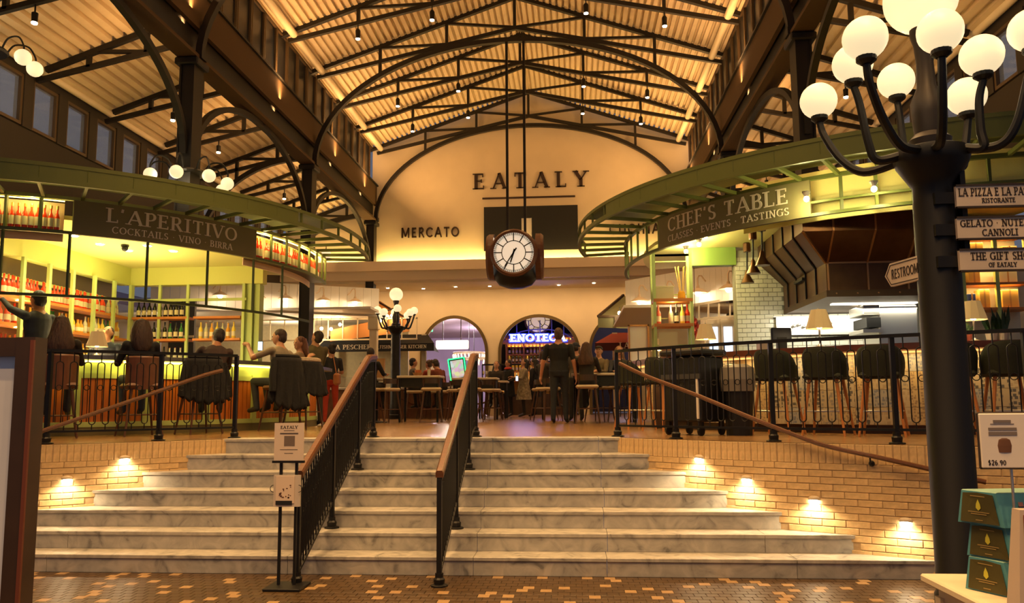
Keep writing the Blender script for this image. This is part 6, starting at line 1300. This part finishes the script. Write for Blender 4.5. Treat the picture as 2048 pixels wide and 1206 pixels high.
# --- framed panel at the edge of the hall
KY = 2.45; kf = thing('framed_panel', 'tall grey panel in a brown timber frame standing on the lower floor', 'panel', (onY(20, 900, KY).x, KY, 0)); kw_ = mat('dark_frame_timber', (.065, .030, .010), .5, noise=.3, nscale=6)
xr, xl = onY(76, 800, KY).x, onY(38, 800, KY).x; zt_ = onY(50, 676, KY).z
mk('frame_side', MB().box(((xr+xl)/2, KY, zt_/2), (xr-xl, .06, zt_)), kw_, kf); mk('frame_side', MB().box((xl-.95, KY, zt_/2), (xr-xl, .06, zt_)), kw_, kf)
mk('frame_top', MB().box((xl-.46, KY, zt_-.03), (.94, .05, .06)), kw_, kf); mk('frame_bottom', MB().box((xl-.46, KY, .06), (.94, .05, .12)), kw_, kf); mk('panel', MB().box((xl-.46, KY+.005, zt_/2), (.93, .02, zt_-.1)), mat('grey_glazed_panel', (.92, .92, .95), .2, noise=.2, nscale=1.6), kf)
mk('inner_bead', MB().box((xr-.005, KY-.033, zt_/2), (.012, .008, zt_-.02)), mat('red_brown_bead', (.20, .05, .018), .5), kf)
# --- gift display by the lamp post
DY = 3.95; ds = thing('display_table', 'cream display table with gift boxes beside the lamp post', 'table', (2.5, DY, 0)); zt2 = onY(1980, 1183, DY).z; x0 = onY(1912, 1180, DY).x
mk('table_top', MB().box((x0+.55, DY+.08, zt2-.02), (1.1, .62, .04), bev=.008), cream, ds); mk('apron', MB().box((x0+.57, DY+.08, zt2-.11), (1.0, .54, .14)), cream, ds)
for sx in (.08, 1.0):
    for sy in (-.15, .32): mk('leg', MB().box((x0+sx, DY+sy, (zt2-.1)/2), (.06, .06, zt2-.1)), cream, ds)
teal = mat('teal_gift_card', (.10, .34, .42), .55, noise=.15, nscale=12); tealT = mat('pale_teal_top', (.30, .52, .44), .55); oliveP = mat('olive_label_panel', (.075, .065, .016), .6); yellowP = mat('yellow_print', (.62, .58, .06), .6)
bh = (onY(1960, 980, DY).z-zt2)/3
for i in range(3):
    z0 = zt2+i*bh; xx = onY(1955+(-8, 0, -14)[i], 1100, DY).x; w0, w1, dp0 = .46, .42, .26
    t = thing('panettone_box', ['lowest teal gift box in the stack by the lamp post', 'middle teal gift box in the stack by the lamp post', 'topmost teal gift box in the stack by the lamp post'][i], 'box', (xx+.2, DY, z0), 'teal gift boxes stacked on the display table')
    p = [(xx-.02, DY+.06), (xx+.09, DY-.14), (xx+.50, DY-.10), (xx+.42, DY+.12)]; q = [(xx+.0, DY+.05), (xx+.075, DY-.11), (xx+.48, DY-.08), (xx+.40, DY+.10)]
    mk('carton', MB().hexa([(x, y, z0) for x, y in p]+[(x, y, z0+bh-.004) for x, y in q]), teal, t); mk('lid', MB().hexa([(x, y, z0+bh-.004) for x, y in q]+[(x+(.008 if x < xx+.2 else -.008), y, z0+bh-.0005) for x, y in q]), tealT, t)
    A0, A1, B0, B1 = V(*p[0], z0), V(*p[1], z0), V(*q[0], z0+bh-.004), V(*q[1], z0+bh-.004); nrm = (A1-A0).cross(B0-A0).normalized()
    if nrm.y > 0: nrm = -nrm
    def LF(s, tt, d): return (A0+(A1-A0)*s)*(1-tt)+(B0+(B1-B0)*s)*tt+nrm*(d+.006)
    lp = mk('side_label', MB().prism([(.08, .05), (.92, .05), (.92, .93), (.5, .97), (.08, .93)], LF, 0, .002), oliveP, t)
    mk('label_drop', MB().prism([(.44, .5), (.5, .42), (.56, .5), (.55, .62), (.5, .76), (.45, .62)], LF, .002, .003), yellowP, lp)
    for zz, w in ((.84, .4), (.36, .5), (.30, .36), (.12, .16)): mk('label_print', MB().prism([(.5-w/2, zz), (.5+w/2, zz), (.5+w/2, zz+.03), (.5-w/2, zz+.03)], LF, .002, .003), mat('tan_print', (.34, .24, .08), .6), lp)
    C0, C1, D0_, D1_ = V(*p[1], z0), V(*p[2], z0), V(*q[1], z0+bh-.004), V(*q[2], z0+bh-.004); n2 = (C1-C0).cross(D0_-C0).normalized()
    if n2.y > 0: n2 = -n2
    def FF(s, tt, d): return (C0+(C1-C0)*s)*(1-tt)+(D0_+(D1_-D0_)*s)*tt+n2*(d+.006)
    for (s0, s1, t0, t1, c) in ((.20, .27, .30, .62, 'navy'), (.21, .26, .62, .74, 'rose'), (.21, .26, .2, .3, 'rose'), (.38, .75, .40, .66, 'rust')):
        m_ = {'navy': mat('navy_print', (.03, .04, .07), .6), 'rose': mat('rose_print', (.45, .20, .16), .6), 'rust': mat('rust_print', (.42, .14, .04), .6)}[c]; mk('front_print', MB().prism([(s0, t0), (s1, t0), (s1, t1), (s0, t1)], FF, 0, .002), m_, t)
# price board on a rod
PY = 3.72; a, b = onY(1956, 827, PY), onY(2160, 936, PY); xc, zc = (a.x+b.x)/2, (a.z+b.z)/2; pb_ = thing('price_board', 'white price board with a cake picture above the teal boxes', 'sign', (xc, PY, zt2))
mk('frame', MB().box((xc, PY+.01, zc), (b.x-a.x+.012, .012, a.z-b.z+.012), bev=.005), ink, pb_); bd = mk('board', MB().box((xc, PY, zc), (b.x-a.x, .012, a.z-b.z), bev=.004), mat('price_board_paper', (.85, .78, .70), .6), pb_)
prt = mat('grey_print', (.22, .18, .16), .7)
for k in range(2):
    xs_ = a.x+.045+k*.215
    for z, w, hh in ((a.z-.035, .075, .012), (a.z-.046, .10, .003), (a.z-.068, .12, .012), (a.z-.088, .12, .016)): mk('print_line', MB().box((xs_+.05, PY-.0075, z), (w, .001, hh)), prt, bd)
    cake = mk('cake_picture', MB().lathe([(.026, 0), (.030, .03), (.024, .055), (.01, .062)], 14, (xs_+.055, PY-.006, a.z-.17)), mat('brown_cake_print', (.16, .07, .035), .7), bd); cake.scale = (1, .12, 1); cake.location.y = (PY-.006)*.88
    mb = MB(); lettering(mb, '$26.90', .022, lambda s, tt, d: (s, PY-.0066-d, tt), xs_-.02, a.z-.225, 0, .001, T=.2, t=.14, ser=0, fit=.075); mk('price_lettering', mb, ink, bd)
rodx = onY(2027, 1000, PY+.02).x; mk('rod', MB().tube([(rodx, PY+.02, zt2), (rodx, PY+.02, b.z+.02)], .006, 8), steelb, pb_); mk('clip', MB().box((rodx, PY+.015, onY(2027, 1031, PY).z), (.022, .02, .018)), black, pb_)
bgx = onY(2034, 1150, 3.5).x; bag = thing('gift_bag', 'white paper gift bag with a dark red ribbon beside the teal boxes', 'bag', (bgx+.1, 3.5, zt2)); zq = onY(2044, 1020, 3.5).z
mk('bag', MB().hexa([(bgx-.05, 3.46, .3), (bgx+.3, 3.46, .3), (bgx+.3, 3.6, .3), (bgx-.05, 3.6, .3), (bgx+.03, 3.5, zq), (bgx+.26, 3.5, zq), (bgx+.26, 3.56, zq), (bgx+.03, 3.56, zq)]), mat('white_paper_bag', (.62, .50, .40), .7), bag)
mk('ribbon', MB().bar((bgx+.012, 3.455, .32), (bgx+.045, 3.492, zq-.02), .012, .004), mat('dark_red_ribbon', (.20, .015, .01), .5), bag); mk('bag_stand', MB().box((bgx+.12, 3.53, .15), (.4, .2, .3)), cream, bag)
# ================================================================ PEOPLE
def rotm(ax, an): return Matrix.Rotation(an, 3, ax)
PN = [0]
def person(label, loc, rot, pose='stand', h=1.74, top=(.02, .02, .02), bottom=(.02, .02, .025), skin=(.50, .24, .13), hairc=(.03, .015, .01), hair='short', sleeve='long', hands=(None, None), lean=0.0, slean=0.0, hyaw=0.0, hpitch=0.0, vox=.0125, seat=.66, shoe=(.02, .015, .012), coat=None, capc=None, build=1.0, scarf=None):
    PN[0] += 1; n = PN[0]; k = h/1.75; prims = []; mb = MB()
    def S(c, r, reg): mb.sphere(c, r, 12, 8); R = r if isinstance(r, tuple) else (r, r, r); prims.append((Vector(c), Vector(c), min(R), min(R), reg))
    def Cp(p, q, r1, r2, reg):
        p, q = Vector(p), Vector(q); mb.tube([p, q], [r1, r2], 10); mb.sphere(p, r1, 10, 6); mb.sphere(q, r2, 10, 6); prims.append((p, q, r1, r2, reg))
    zp = .95 if pose == 'stand' else (seat+.10)/k; piv = Vector((0, 0, zp)); Rl = rotm('X', -lean) @ rotm('Y', slean)
    def T(x, y, z): return piv+Rl @ Vector((x, y, z-.95))            # torso frame (standing coordinates)
    # torso loft
    rings = [(.86, .150, .112, 0), (.95, .168, .125, -.01), (1.05, .155, .115, 0), (1.15, .146, .106, .005), (1.28, .168, .118, .008), (1.38, .178, .112, 0), (1.445, .145, .085, -.01), (1.49, .07, .062, -.01), (1.55, .055, .058, 0)]
    vs = []; N = 16
    for z, rx, ry, oy in rings:
        for j in range(N):
            a = 2*PI*j/N; vs.append(T(rx*build*math.cos(a), oy+ry*build*math.sin(a), z))
    fs = [(i*N+j, i*N+(j+1) % N, (i+1)*N+(j+1) % N, (i+1)*N+j) for i in range(len(rings)-1) for j in range(N)]+[tuple(range(N-1, -1, -1)), tuple(range((len(rings)-1)*N, len(rings)*N))]; mb.add(vs, fs)
    prims.append((T(-.06, 0, 1.02), T(-.06, 0, 1.36), .1, .1, 1)); prims.append((T(.06, 0, 1.02), T(.06, 0, 1.36), .1, .1, 1)); prims.append((T(-.07, 0, .9), T(.07, 0, .9), .1, .1, 2))
    # legs
    for sg in (-1, 1):
        if pose == 'stand': st = .03*sg*(1 if n % 2 else -1); P = [(sg*.085, 0, .90), (sg*.105, .02+st, .50), (sg*.115, -.01+st, .09), (sg*.125, .15+st, .035)]
        else: P = [(sg*.085, .0, zp-.03), (sg*.13, .40, zp+.0), (sg*.12, .34, (.36 if sg > 0 else .34)/k), (sg*.13, .48, .31/k)]
        Cp(P[0], P[1], .088*build, .062, 2); Cp(P[1], P[2], .060, .046, 2); Cp(P[2], P[3], .046, .036, 3)
    # arms
    for sg, hd in zip((-1, 1), hands):
        sh = T(sg*.185*build, -.01, 1.405); tgt = Vector(hd) if hd is not None else (T(sg*.27, .06, .83) if pose == 'stand' else Vector((sg*.17, .42, zp+.24)))
        if hd is not None: tgt = Vector((tgt.x, tgt.y, tgt.z/k))
        L1, L2 = .29, .265; d = tgt-sh; D = min(d.length, L1+L2-.005); d.normalize(); tgt = sh+d*D
        a = (L1*L1-L2*L2+D*D)/(2*D); hh = math.sqrt(max(0, L1*L1-a*a)); pole = Vector((sg*.5, -.6, -.8)); pole = (pole-d*pole.dot(d)).normalized(); el = sh+d*a+pole*hh
        Cp(sh, el, .058*build, .046, 1); Cp(el, tgt, .043, .030, 1 if sleeve == 'long' else 0)
        if sleeve == 'short': prims[-2] = (prims[-2][0], el.lerp(sh, .25), .058, .05, 1); prims.append((el, el.lerp(sh, .15), .044, .044, 0))
        fd = (tgt-el).normalized(); side = fd.cross(Vector((0, 0, 1)));  side = side.normalized() if side.length > .1 else Vector((1, 0, 0)); nrm = side.cross(fd)
        if abs(fd.z) > .75: side = Vector((0, 1, 0)); side = (side-fd*side.dot(fd)).normalized(); nrm = side.cross(fd)
        w = tgt; Cp(w, w+fd*.045, .028, .034, 0); Cp(w+fd*.045-side*.02, w+fd*.085-side*.022, .024, .018, 0); Cp(w+fd*.045+side*.02, w+fd*.085+side*.022, .024, .018, 0)
        cur = -nrm if nrm.z > 0 else nrm
        for fi, (o, l) in enumerate(((-.033, .062), (-.011, .075), (.011, .072), (.033, .055))):
            b0 = w+fd*.088+side*o; b1 = b0+fd*l*.55+cur*.012; b2 = b1+fd*l*.35+cur*l*.4; Cp(b0, b1, .0125, .0115, 0); Cp(b1, b2, .0115, .0105, 0)
        th0 = w+fd*.03+side*.03*sg; Cp(th0, th0+side*.035*sg+fd*.03, .0145, .0125, 0); Cp(th0+side*.035*sg+fd*.03, th0+side*.038*sg+fd*.06+cur*.01, .0125, .011, 0)
    # head
    nk = T(0, .0, 1.53); Rh = Rl @ rotm('Z', hyaw) @ rotm('X', -hpitch)
    def Hd(x, y, z): return nk+Rh @ Vector((x, y, z))
    def ell(c, r, reg):
        o = len(mb.v); mb.sphere((0, 0, 0), r, 16, 12)
        for i in range(o, len(mb.v)): mb.v[i] = tuple(Hd(*(Vector(mb.v[i])+Vector(c))))
        prims.append((Hd(*c), Hd(*c), min(r), min(r), reg))
    Cp(T(0, -.005, 1.47), Hd(0, 0, .04), .056, .052, 0); ell((0, .012, .115), (.076, .096, .112), 0); ell((0, .045, .045), (.052, .055, .052), 0); ell((0, .105, .085), (.014, .018, .022), 0)
    for sg in (-1, 1): ell((sg*.078, .005, .10), (.012, .022, .032), 0)
    me = MB.mesh(mb, 'body_raw', white); ob = bpy.data.objects.new('tmp_body', me); COL.objects.link(ob)
    md = ob.modifiers.new('r', 'REMESH'); md.mode = 'VOXEL'; md.voxel_size = vox; ms = ob.modifiers.new('s', 'SMOOTH'); ms.factor = .5; ms.iterations = 3
    dg = bpy.context.evaluated_depsgraph_get(); ev = ob.evaluated_get(dg); bm_ = bpy.data.meshes.new_from_object(ev); bpy.data.objects.remove(ob); bpy.data.meshes.remove(me)
    # clothing regions by nearest limb
    nf = len(bm_.polygons); ctr = np.empty(nf*3); bm_.polygons.foreach_get('center', ctr); ctr = ctr.reshape(-1, 3); best = np.full(nf, 1e9); reg = np.zeros(nf, int)
    for p, q, r1, r2, rg_ in prims:
        p = np.array(p); q = np.array(q); d = q-p; L = float(d@d); t = np.clip((ctr-p)@d/L, 0, 1) if L > 1e-9 else np.zeros(nf); dist = np.linalg.norm(ctr-(p+t[:, None]*d), axis=1)-(r1+(r2-r1)*t); m_ = dist < best; best[m_] = dist[m_]; reg[m_] = rg_
    bm_.materials.clear(); sk = mat('skin_tone_%d' % (int(skin[0]*100)), skin, .5)
    for mm in (sk, mat('person_top_%d' % n, top, .85, noise=.25, nscale=9, bump=.1), mat('person_trousers_%d' % n, bottom, .85, noise=.2, nscale=9), mat('person_shoes_%d' % n, shoe, .6)): bm_.materials.append(mm)
    bm_.polygons.foreach_set('material_index', reg.tolist()); bm_.polygons.foreach_set('use_smooth', [True]*nf); bm_.name = 'body'
    M = Matrix.Translation(loc) @ Matrix.Rotation(rot, 4, 'Z') @ Matrix.Scale(k, 4)
    root = thing('person', label, 'person', loc, rz=rot)
    def child(nm, m2, mt, par=root): m3 = m2.mesh(nm, mt, True); m3.transform(Matrix.Scale(k, 4)); return put(nm, m3, par, keep=False)
    bm_.transform(Matrix.Scale(k, 4)); put('body', bm_, root, keep=False)
    hm = mat('hair_%d_%d' % (int(hairc[0]*300), int(hairc[1]*300)), hairc, .6, noise=.5, nscale=38, bump=.9, stretch=(1, 1, .25))
    def hell(m2, c, r, nn=14):
        o = len(m2.v); m2.sphere((0, 0, 0), r, nn, 10)
        for i in range(o, len(m2.v)): m2.v[i] = tuple(Hd(*(Vector(m2.v[i])+Vector(c))))
    hb = MB()
    if hair in ('short', 'bun', 'long', 'curly'): hell(hb, (0, -.014, .142), (.086, .102, .100)); hell(hb, (0, -.034, .095), (.081, .078, .092))
    if hair == 'bun': hell(hb, (0, -.10, .19), (.05, .05, .05))
    if hair in ('long', 'curly'):
        w = 1.35 if hair == 'curly' else 1.12; rr = [(.20, .080, .085, -.03), (.10, .098*w, .09*w, -.045), (0, .115*w, .08*w, -.06), (-.09, .138*w, .066*w, -.085), (-.17, .15*w, .055, -.105), (-.235, .12*w, .035, -.11)]
        if hair == 'curly': rr = [(.20, .092, .095, -.02), (.09, .132, .12, -.035), (-.01, .145, .11, -.05), (-.09, .14, .09, -.075), (-.16, .12, .06, -.10), (-.22, .07, .035, -.11)]
        vs = [Hd(rx*math.cos(2*PI*j/12), oy+ry*math.sin(2*PI*j/12) if math.sin(2*PI*j/12) < 0 else oy+ry*.6*math.sin(2*PI*j/12), z) for z, rx, ry, oy in rr for j in range(12)]; hb.add(vs, [(i*12+(j+1) % 12, i*12+j, (i+1)*12+j, (i+1)*12+(j+1) % 12) for i in range(5) for j in range(12)]+[tuple(range(12)), tuple(range(71, 59, -1))])
    if hb.v: child('hair', hb, hm)
    if hair == 'cap':
        c2 = MB(); hell(c2, (0, -.004, .150), (.086, .104, .085)); cm = mat('person_cap_%d' % n, capc or (.02, .025, .04), .8); cb = child('cap_crown', c2, cm); c3 = MB(); c3.add([tuple(Hd(x, y, z)) for x, y, z in ((-.07, .075, .155), (.07, .075, .155), (.055, .165, .14), (-.055, .165, .14), (-.07, .075, .165), (.07, .075, .165), (.055, .165, .148), (-.055, .165, .148))], [(0, 1, 2, 3), (7, 6, 5, 4), (0, 4, 5, 1), (1, 5, 6, 2), (2, 6, 7, 3), (3, 7, 4, 0)]); child('cap_brim', c3, cm)
        h4 = MB(); hell(h4, (0, -.03, .10), (.083, .084, .08)); child('hair', h4, hm)
    for sg in (-1, 1): e = MB(); hell(e, (sg*.032, .096, .118), (.013, .010, .008), 8); child('eye', e, black)
    e = MB(); hell(e, (0, .092, .045), (.024, .01, .007), 8); child('mouth', e, mat('lip_tone', (.25, .07, .05), .6))
    if scarf: e = MB(); e.tube([tuple(T(.085*math.cos(a_), .01+.085*math.sin(a_), 1.49)) for a_ in [2*PI*j/12 for j in range(12)]], .035, 8, closed=True); child('scarf', e, mat('person_scarf_%d' % n, scarf, .8))
    if coat:
        ln, cc, fl = coat; rr = [(1.43, .165, .11), (1.38, .198, .135), (1.2, .185, .142), (1.0, .20, .155), (.8, .215+fl, .17+fl), (ln, .235+fl*1.6, .19+fl*1.6)]; e = MB(); vs = []
        for z, rx, ry in rr:
            for j in range(20): a_ = 2*PI*j/20; kk = 1+.04*math.sin(a_*5); vs.append(tuple(T(rx*kk*math.cos(a_), ry*kk*math.sin(a_), z)))
        e.add(vs, [(i*20+(j+1) % 20, i*20+j, (i+1)*20+j, (i+1)*20+(j+1) % 20) for i in range(5) for j in range(20)]); child('coat', e, mat('person_coat_%d' % n, cc, .95, noise=.55, nscale=14, bump=.5))
    return root
def px_at(u, Y, z=ZU): return (onY(u, 800, Y).x, Y, z)
def seat_loc(i): p = stA_pos[i]; c = CB['L']; d = Vector((c[0]-p.x, c[1]-p.y, 0)).normalized(); return (p.x+d.x*.02, p.y+d.y*.02, ZU), face_center('L', p)
NV = .0115
sec('bar_platform', 'L', 3.1, 4.2, ZU, ZU+.155, -82, -50, darkwood, None, label='low dark platform behind the bottle bar counter', cat='platform')
p, r = seat_loc(0); person('person with long dark hair in black seated beside the timber framed panel', p, r, 'sit', 1.72, (.02, .016, .014), (.02, .02, .03), hair='long', hairc=(.05, .018, .010), vox=NV, lean=.12)
p, r = seat_loc(1); person('person with curly dark hair in black seated behind the guard railing', p, r, 'sit', 1.74, (.012, .012, .016), (.03, .045, .09), hair='curly', hairc=(.045, .018, .010), vox=NV, lean=.12, hyaw=-.15)
p, r = seat_loc(2); person('person in a dark plaid shirt leaning forward at the bar', (p[0]+.12, p[1]+.1, p[2]), r-.5, 'sit', 1.78, (.06, .035, .03), (.012, .012, .014), hair='short', hairc=(.02, .01, .008), vox=NV, lean=.45, slean=.1, hands=((-.22, .55, 1.12), (.1, .55, 1.12)), hyaw=.5, skin=(.36, .15, .07))
p, r = seat_loc(3); person('person in a grey tee reaching an arm along the next stool', p, r, 'sit', 1.80, (.34, .28, .19), (.025, .028, .04), hair='short', hairc=(.045, .018, .010), vox=NV, sleeve='short', hands=((-.22, .45, 1.30), (.58, -.05, 1.16)), lean=.15, slean=.1, hyaw=.45)
p, r = seat_loc(4); person('person with auburn hair seated past the person in the grey tee', (p[0]-.18, p[1]+.35, p[2]), r+.2, 'sit', 1.66, (.25, .17, .10), (.03, .03, .04), hair='long', hairc=(.16, .05, .018), vox=NV, hyaw=.9)
person('person in an olive hoodie standing and looking down at a phone', px_at(628, 15.0), .75, 'stand', 1.80, (.13, .105, .045), (.022, .022, .024), hair='short', hairc=(.03, .014, .008), hands=((-.10, .34, 1.18), (.08, .34, 1.18)), hpitch=-.45, hyaw=.5, build=1.08, shoe=(.015, .013, .012))
person('person in red trousers with a tan shoulder bag', px_at(661, 15.9), .3, 'stand', 1.60, (.02, .022, .03), (.42, .035, .014), hair='bun', hairc=(.02, .012, .01), sleeve='short', hands=((-.12, .34, 1.10), (.14, .34, 1.05)), hyaw=.7, shoe=(.6, .55, .45))
pb2 = px_at(668, 15.75); hb2 = thing('shoulder_bag', 'tan leather shoulder bag on the person in red trousers', 'bag', (pb2[0]+.04, 15.72, 2.02)); mk('bag', MB().box((pb2[0]+.06, 15.72, 2.05), (.12, .2, .24), bev=.04), mat('tan_leather', (.36, .13, .04), .5), hb2); mk('strap', MB().tube([(pb2[0]+.05, 15.72, 2.15), (pb2[0]-.05, 15.82, 2.5), (pb2[0]-.1, 15.9, 2.56)], .01, 5), MATS['tan_leather'], hb2)
person('person in black seated beside the paper bag', (-4.28, 16.75, ZU), -.2, 'sit', 1.70, (.012, .012, .014), (.015, .015, .018), hair='short', hairc=(.02, .012, .01), seat=.70, hpitch=-.3, hyaw=.5)
person('person in blue-grey standing behind the bar and reaching to the bottles', px_at(66, 10.75, ZU+.16), 1.35, 'stand', 1.86, (.035, .045, .065), (.10, .055, .025), hair='short', hairc=(.012, .01, .01), hands=((-.12, .56, 1.80), (.24, .12, .92)), hpitch=.1, skin=(.36, .16, .08), build=1.1, vox=NV)
person('person in dark blue standing behind the bar lamp', px_at(207, 11.7, ZU), PI+.2, 'stand', 1.62, (.02, .026, .045), (.02, .02, .02), hair='short', hairc=(.06, .025, .012), hpitch=-.5, hands=((-.2, .3, 1.05), (.2, .3, 1.05)))
person('person in a black tee and dark jeans standing with back turned', px_at(1119, 15.7), -.1, 'stand', 1.84, (.010, .010, .011), (.022, .024, .030), hair='short', hairc=(.10, .042, .018), sleeve='short', hands=((-.36, .05, .86), (.32, .04, .84)), build=1.16, skin=(.55, .24, .12))
person('person in a cap and grey vest standing past the person in black', px_at(1153, 17.6), .2, 'stand', 1.70, (.11, .095, .075), (.018, .018, .02), hair='cap', capc=(.015, .018, .03), hyaw=-.6, hands=((-.2, .25, 1.0), (.25, .1, .85)))
person('person with long brown hair seated at the long dark table', (.27, 15.62, ZU), -.2, 'sit', 1.64, (.03, .022, .016), (.02, .02, .02), hair='long', hairc=(.09, .035, .014), seat=.70)
person('person in an olive cap seated across the long dark table', (.55, 17.0, ZU), PI-.5, 'sit', 1.72, (.16, .12, .06), (.02, .02, .02), hair='cap', capc=(.03, .028, .022), seat=.70, hpitch=-.3, hyaw=.3)
person('person with fair hair seated facing out past the guard railing', (.98, 16.95, ZU), PI+.1, 'sit', 1.66, (.03, .032, .045), (.02, .02, .02), hair='long', hairc=(.40, .20, .08), seat=.70)
person('person in dark clothes seated behind the person in black', px_at(1088, 18.6), -.8, 'sit', 1.70, (.04, .03, .022), (.015, .015, .015), hair='short', hairc=(.06, .02, .010), seat=.70)
person('person in a black coat with a red scarf holding a purse', px_at(1017, 23.0), 2.3, 'stand', 1.62, (.012, .012, .013), (.012, .012, .013), hair='short', hairc=(.015, .01, .008), scarf=(.50, .03, .012), hands=((-.2, .25, .95), (.15, .28, .92)), coat=(.62, (.012, .012, .013), .0), vox=.015)
person('person in a mottled fur coat looking at a phone', px_at(1048, 22.9), 1.9, 'stand', 1.64, (.30, .24, .16), (.02, .018, .016), hair='long', hairc=(.012, .01, .009), hands=((-.1, .36, 1.12), (.12, .32, 1.08)), coat=(.52, (.34, .27, .17), .03), hpitch=-.3, vox=.015)
person('person with long dark hair in a dark coat beside the fur coat', px_at(1069, 23.4), 1.2, 'stand', 1.66, (.014, .014, .018), (.014, .014, .018), hair='long', hairc=(.012, .01, .009), coat=(.6, (.016, .016, .022), .02), vox=.015)
person('person with dark hair seated behind the phone table', px_at(993, 21.9), PI, 'sit', 1.62, (.03, .02, .016), (.02, .02, .02), hair='long', hairc=(.03, .014, .008), seat=.70, hands=((-.06, .30, 1.02), (.06, .30, 1.02)), hpitch=-.35, vox=.015)
person('person in rust red leaning at the table by the slot machine', px_at(884, 20.4), .9, 'sit', 1.70, (.20, .045, .02), (.02, .02, .02), hair='short', hairc=(.04, .02, .01), seat=.70, lean=.4, vox=.015)
person('person seated low past the fish counter in grey', px_at(826, 20.5), -1.2, 'sit', 1.66, (.12, .10, .08), (.02, .02, .02), hair='short', hairc=(.02, .012, .01), seat=.70, vox=.015)
person('person seated low past the fish counter in red', px_at(857, 21.1), 1.2, 'sit', 1.62, (.42, .06, .03), (.02, .02, .02), hair='bun', hairc=(.10, .04, .02), seat=.70, vox=.015)
# phones held
for u, v, Y, lb_ in ((521, 692, 12.2, 'phone with a bright screen held by the person in the grey tee'), (1034, 757, 22.6, 'phone held by the person in the fur coat'), (604, 697, 14.75, 'phone held by the person in the hoodie')):
    p = onY(u, v, Y); t = thing('phone', lb_, 'phone', tuple(p)); mk('case', MB().box(p, (.075, .01, .15), rz=.3, bev=.004), black, t); mk('screen', MB().box(p+V(-.002, -.007, 0), (.066, .003, .135), rz=.3), emat('phone_screen', (.55, .75, 1), 1.8), t)
# garments hung on stools
def garment(i, label, top_z, drop, wide, m_, lining=None):
    p = stA_pos[i]; r = face_center('L', p); M = Matrix.Translation(p) @ Matrix.Rotation(r, 4, 'Z'); t = thing('draped_coat', label, 'coat', tuple(p)); mb = MB(); nu, nv = 22, 12; vs = []
    for iu in range(nu+1):
        x = -1+2*iu/nu; a = x*1.15
        for iv in range(nv+1):
            v = iv/nv; f = .02*math.sin(iu*1.7+v*2)*v*2; R_ = .285+f+.05*v; z = top_z-drop*v*(1-.18*abs(x)**2+.05*math.sin(iu*2.1)); k = wide*(1+.25*v*(1-abs(x)*.3))
            vs.append((k*R_*math.sin(a), .06-(R_*math.cos(a)*1.0+.02+.03*v), z))
    fs = [(iu*(nv+1)+iv, (iu+1)*(nv+1)+iv, (iu+1)*(nv+1)+iv+1, iu*(nv+1)+iv+1) for iu in range(nu) for iv in range(nv)]; mb.add(vs, fs)
    o = mk('coat_body', mb, m_, t, M=M, smooth=True); sd_ = o.modifiers.new('thick', 'SOLIDIFY'); sd_.thickness = .018
    for s in (-1, 1): mk('sleeve', MB().tube([(s*.27*wide, -.12, top_z-.05), (s*.33*wide, -.16, top_z-.3), (s*.34*wide, -.18, top_z-.52)], [.05, .055, .05], 8), m_, t, M=M, smooth=True)
    mb2 = MB(); mb2.tube([(.26*wide*math.sin(a), .06-.28*math.cos(a), top_z+.02) for a in [-1.0+2.0*j/12 for j in range(13)]], .05 if lining else .03, 8); mk('collar', mb2, lining or m_, t, M=M, smooth=True)
cloth = mat('black_wool', (.010, .010, .011), .95, noise=.3, nscale=30, bump=.2); fleece = mat('cream_fleece', (.50, .40, .28), .95, noise=.3, nscale=40, bump=.6)
garment(2, 'dark coat hung on the stool of the person in plaid', 1.04, .62, 1.0, cloth); garment(3, 'big black jacket draped over the stool back', 1.12, .80, 1.15, cloth); garment(4, 'dark coat with cream fleece collar on the stool', 1.08, .55, 1.0, cloth, fleece)
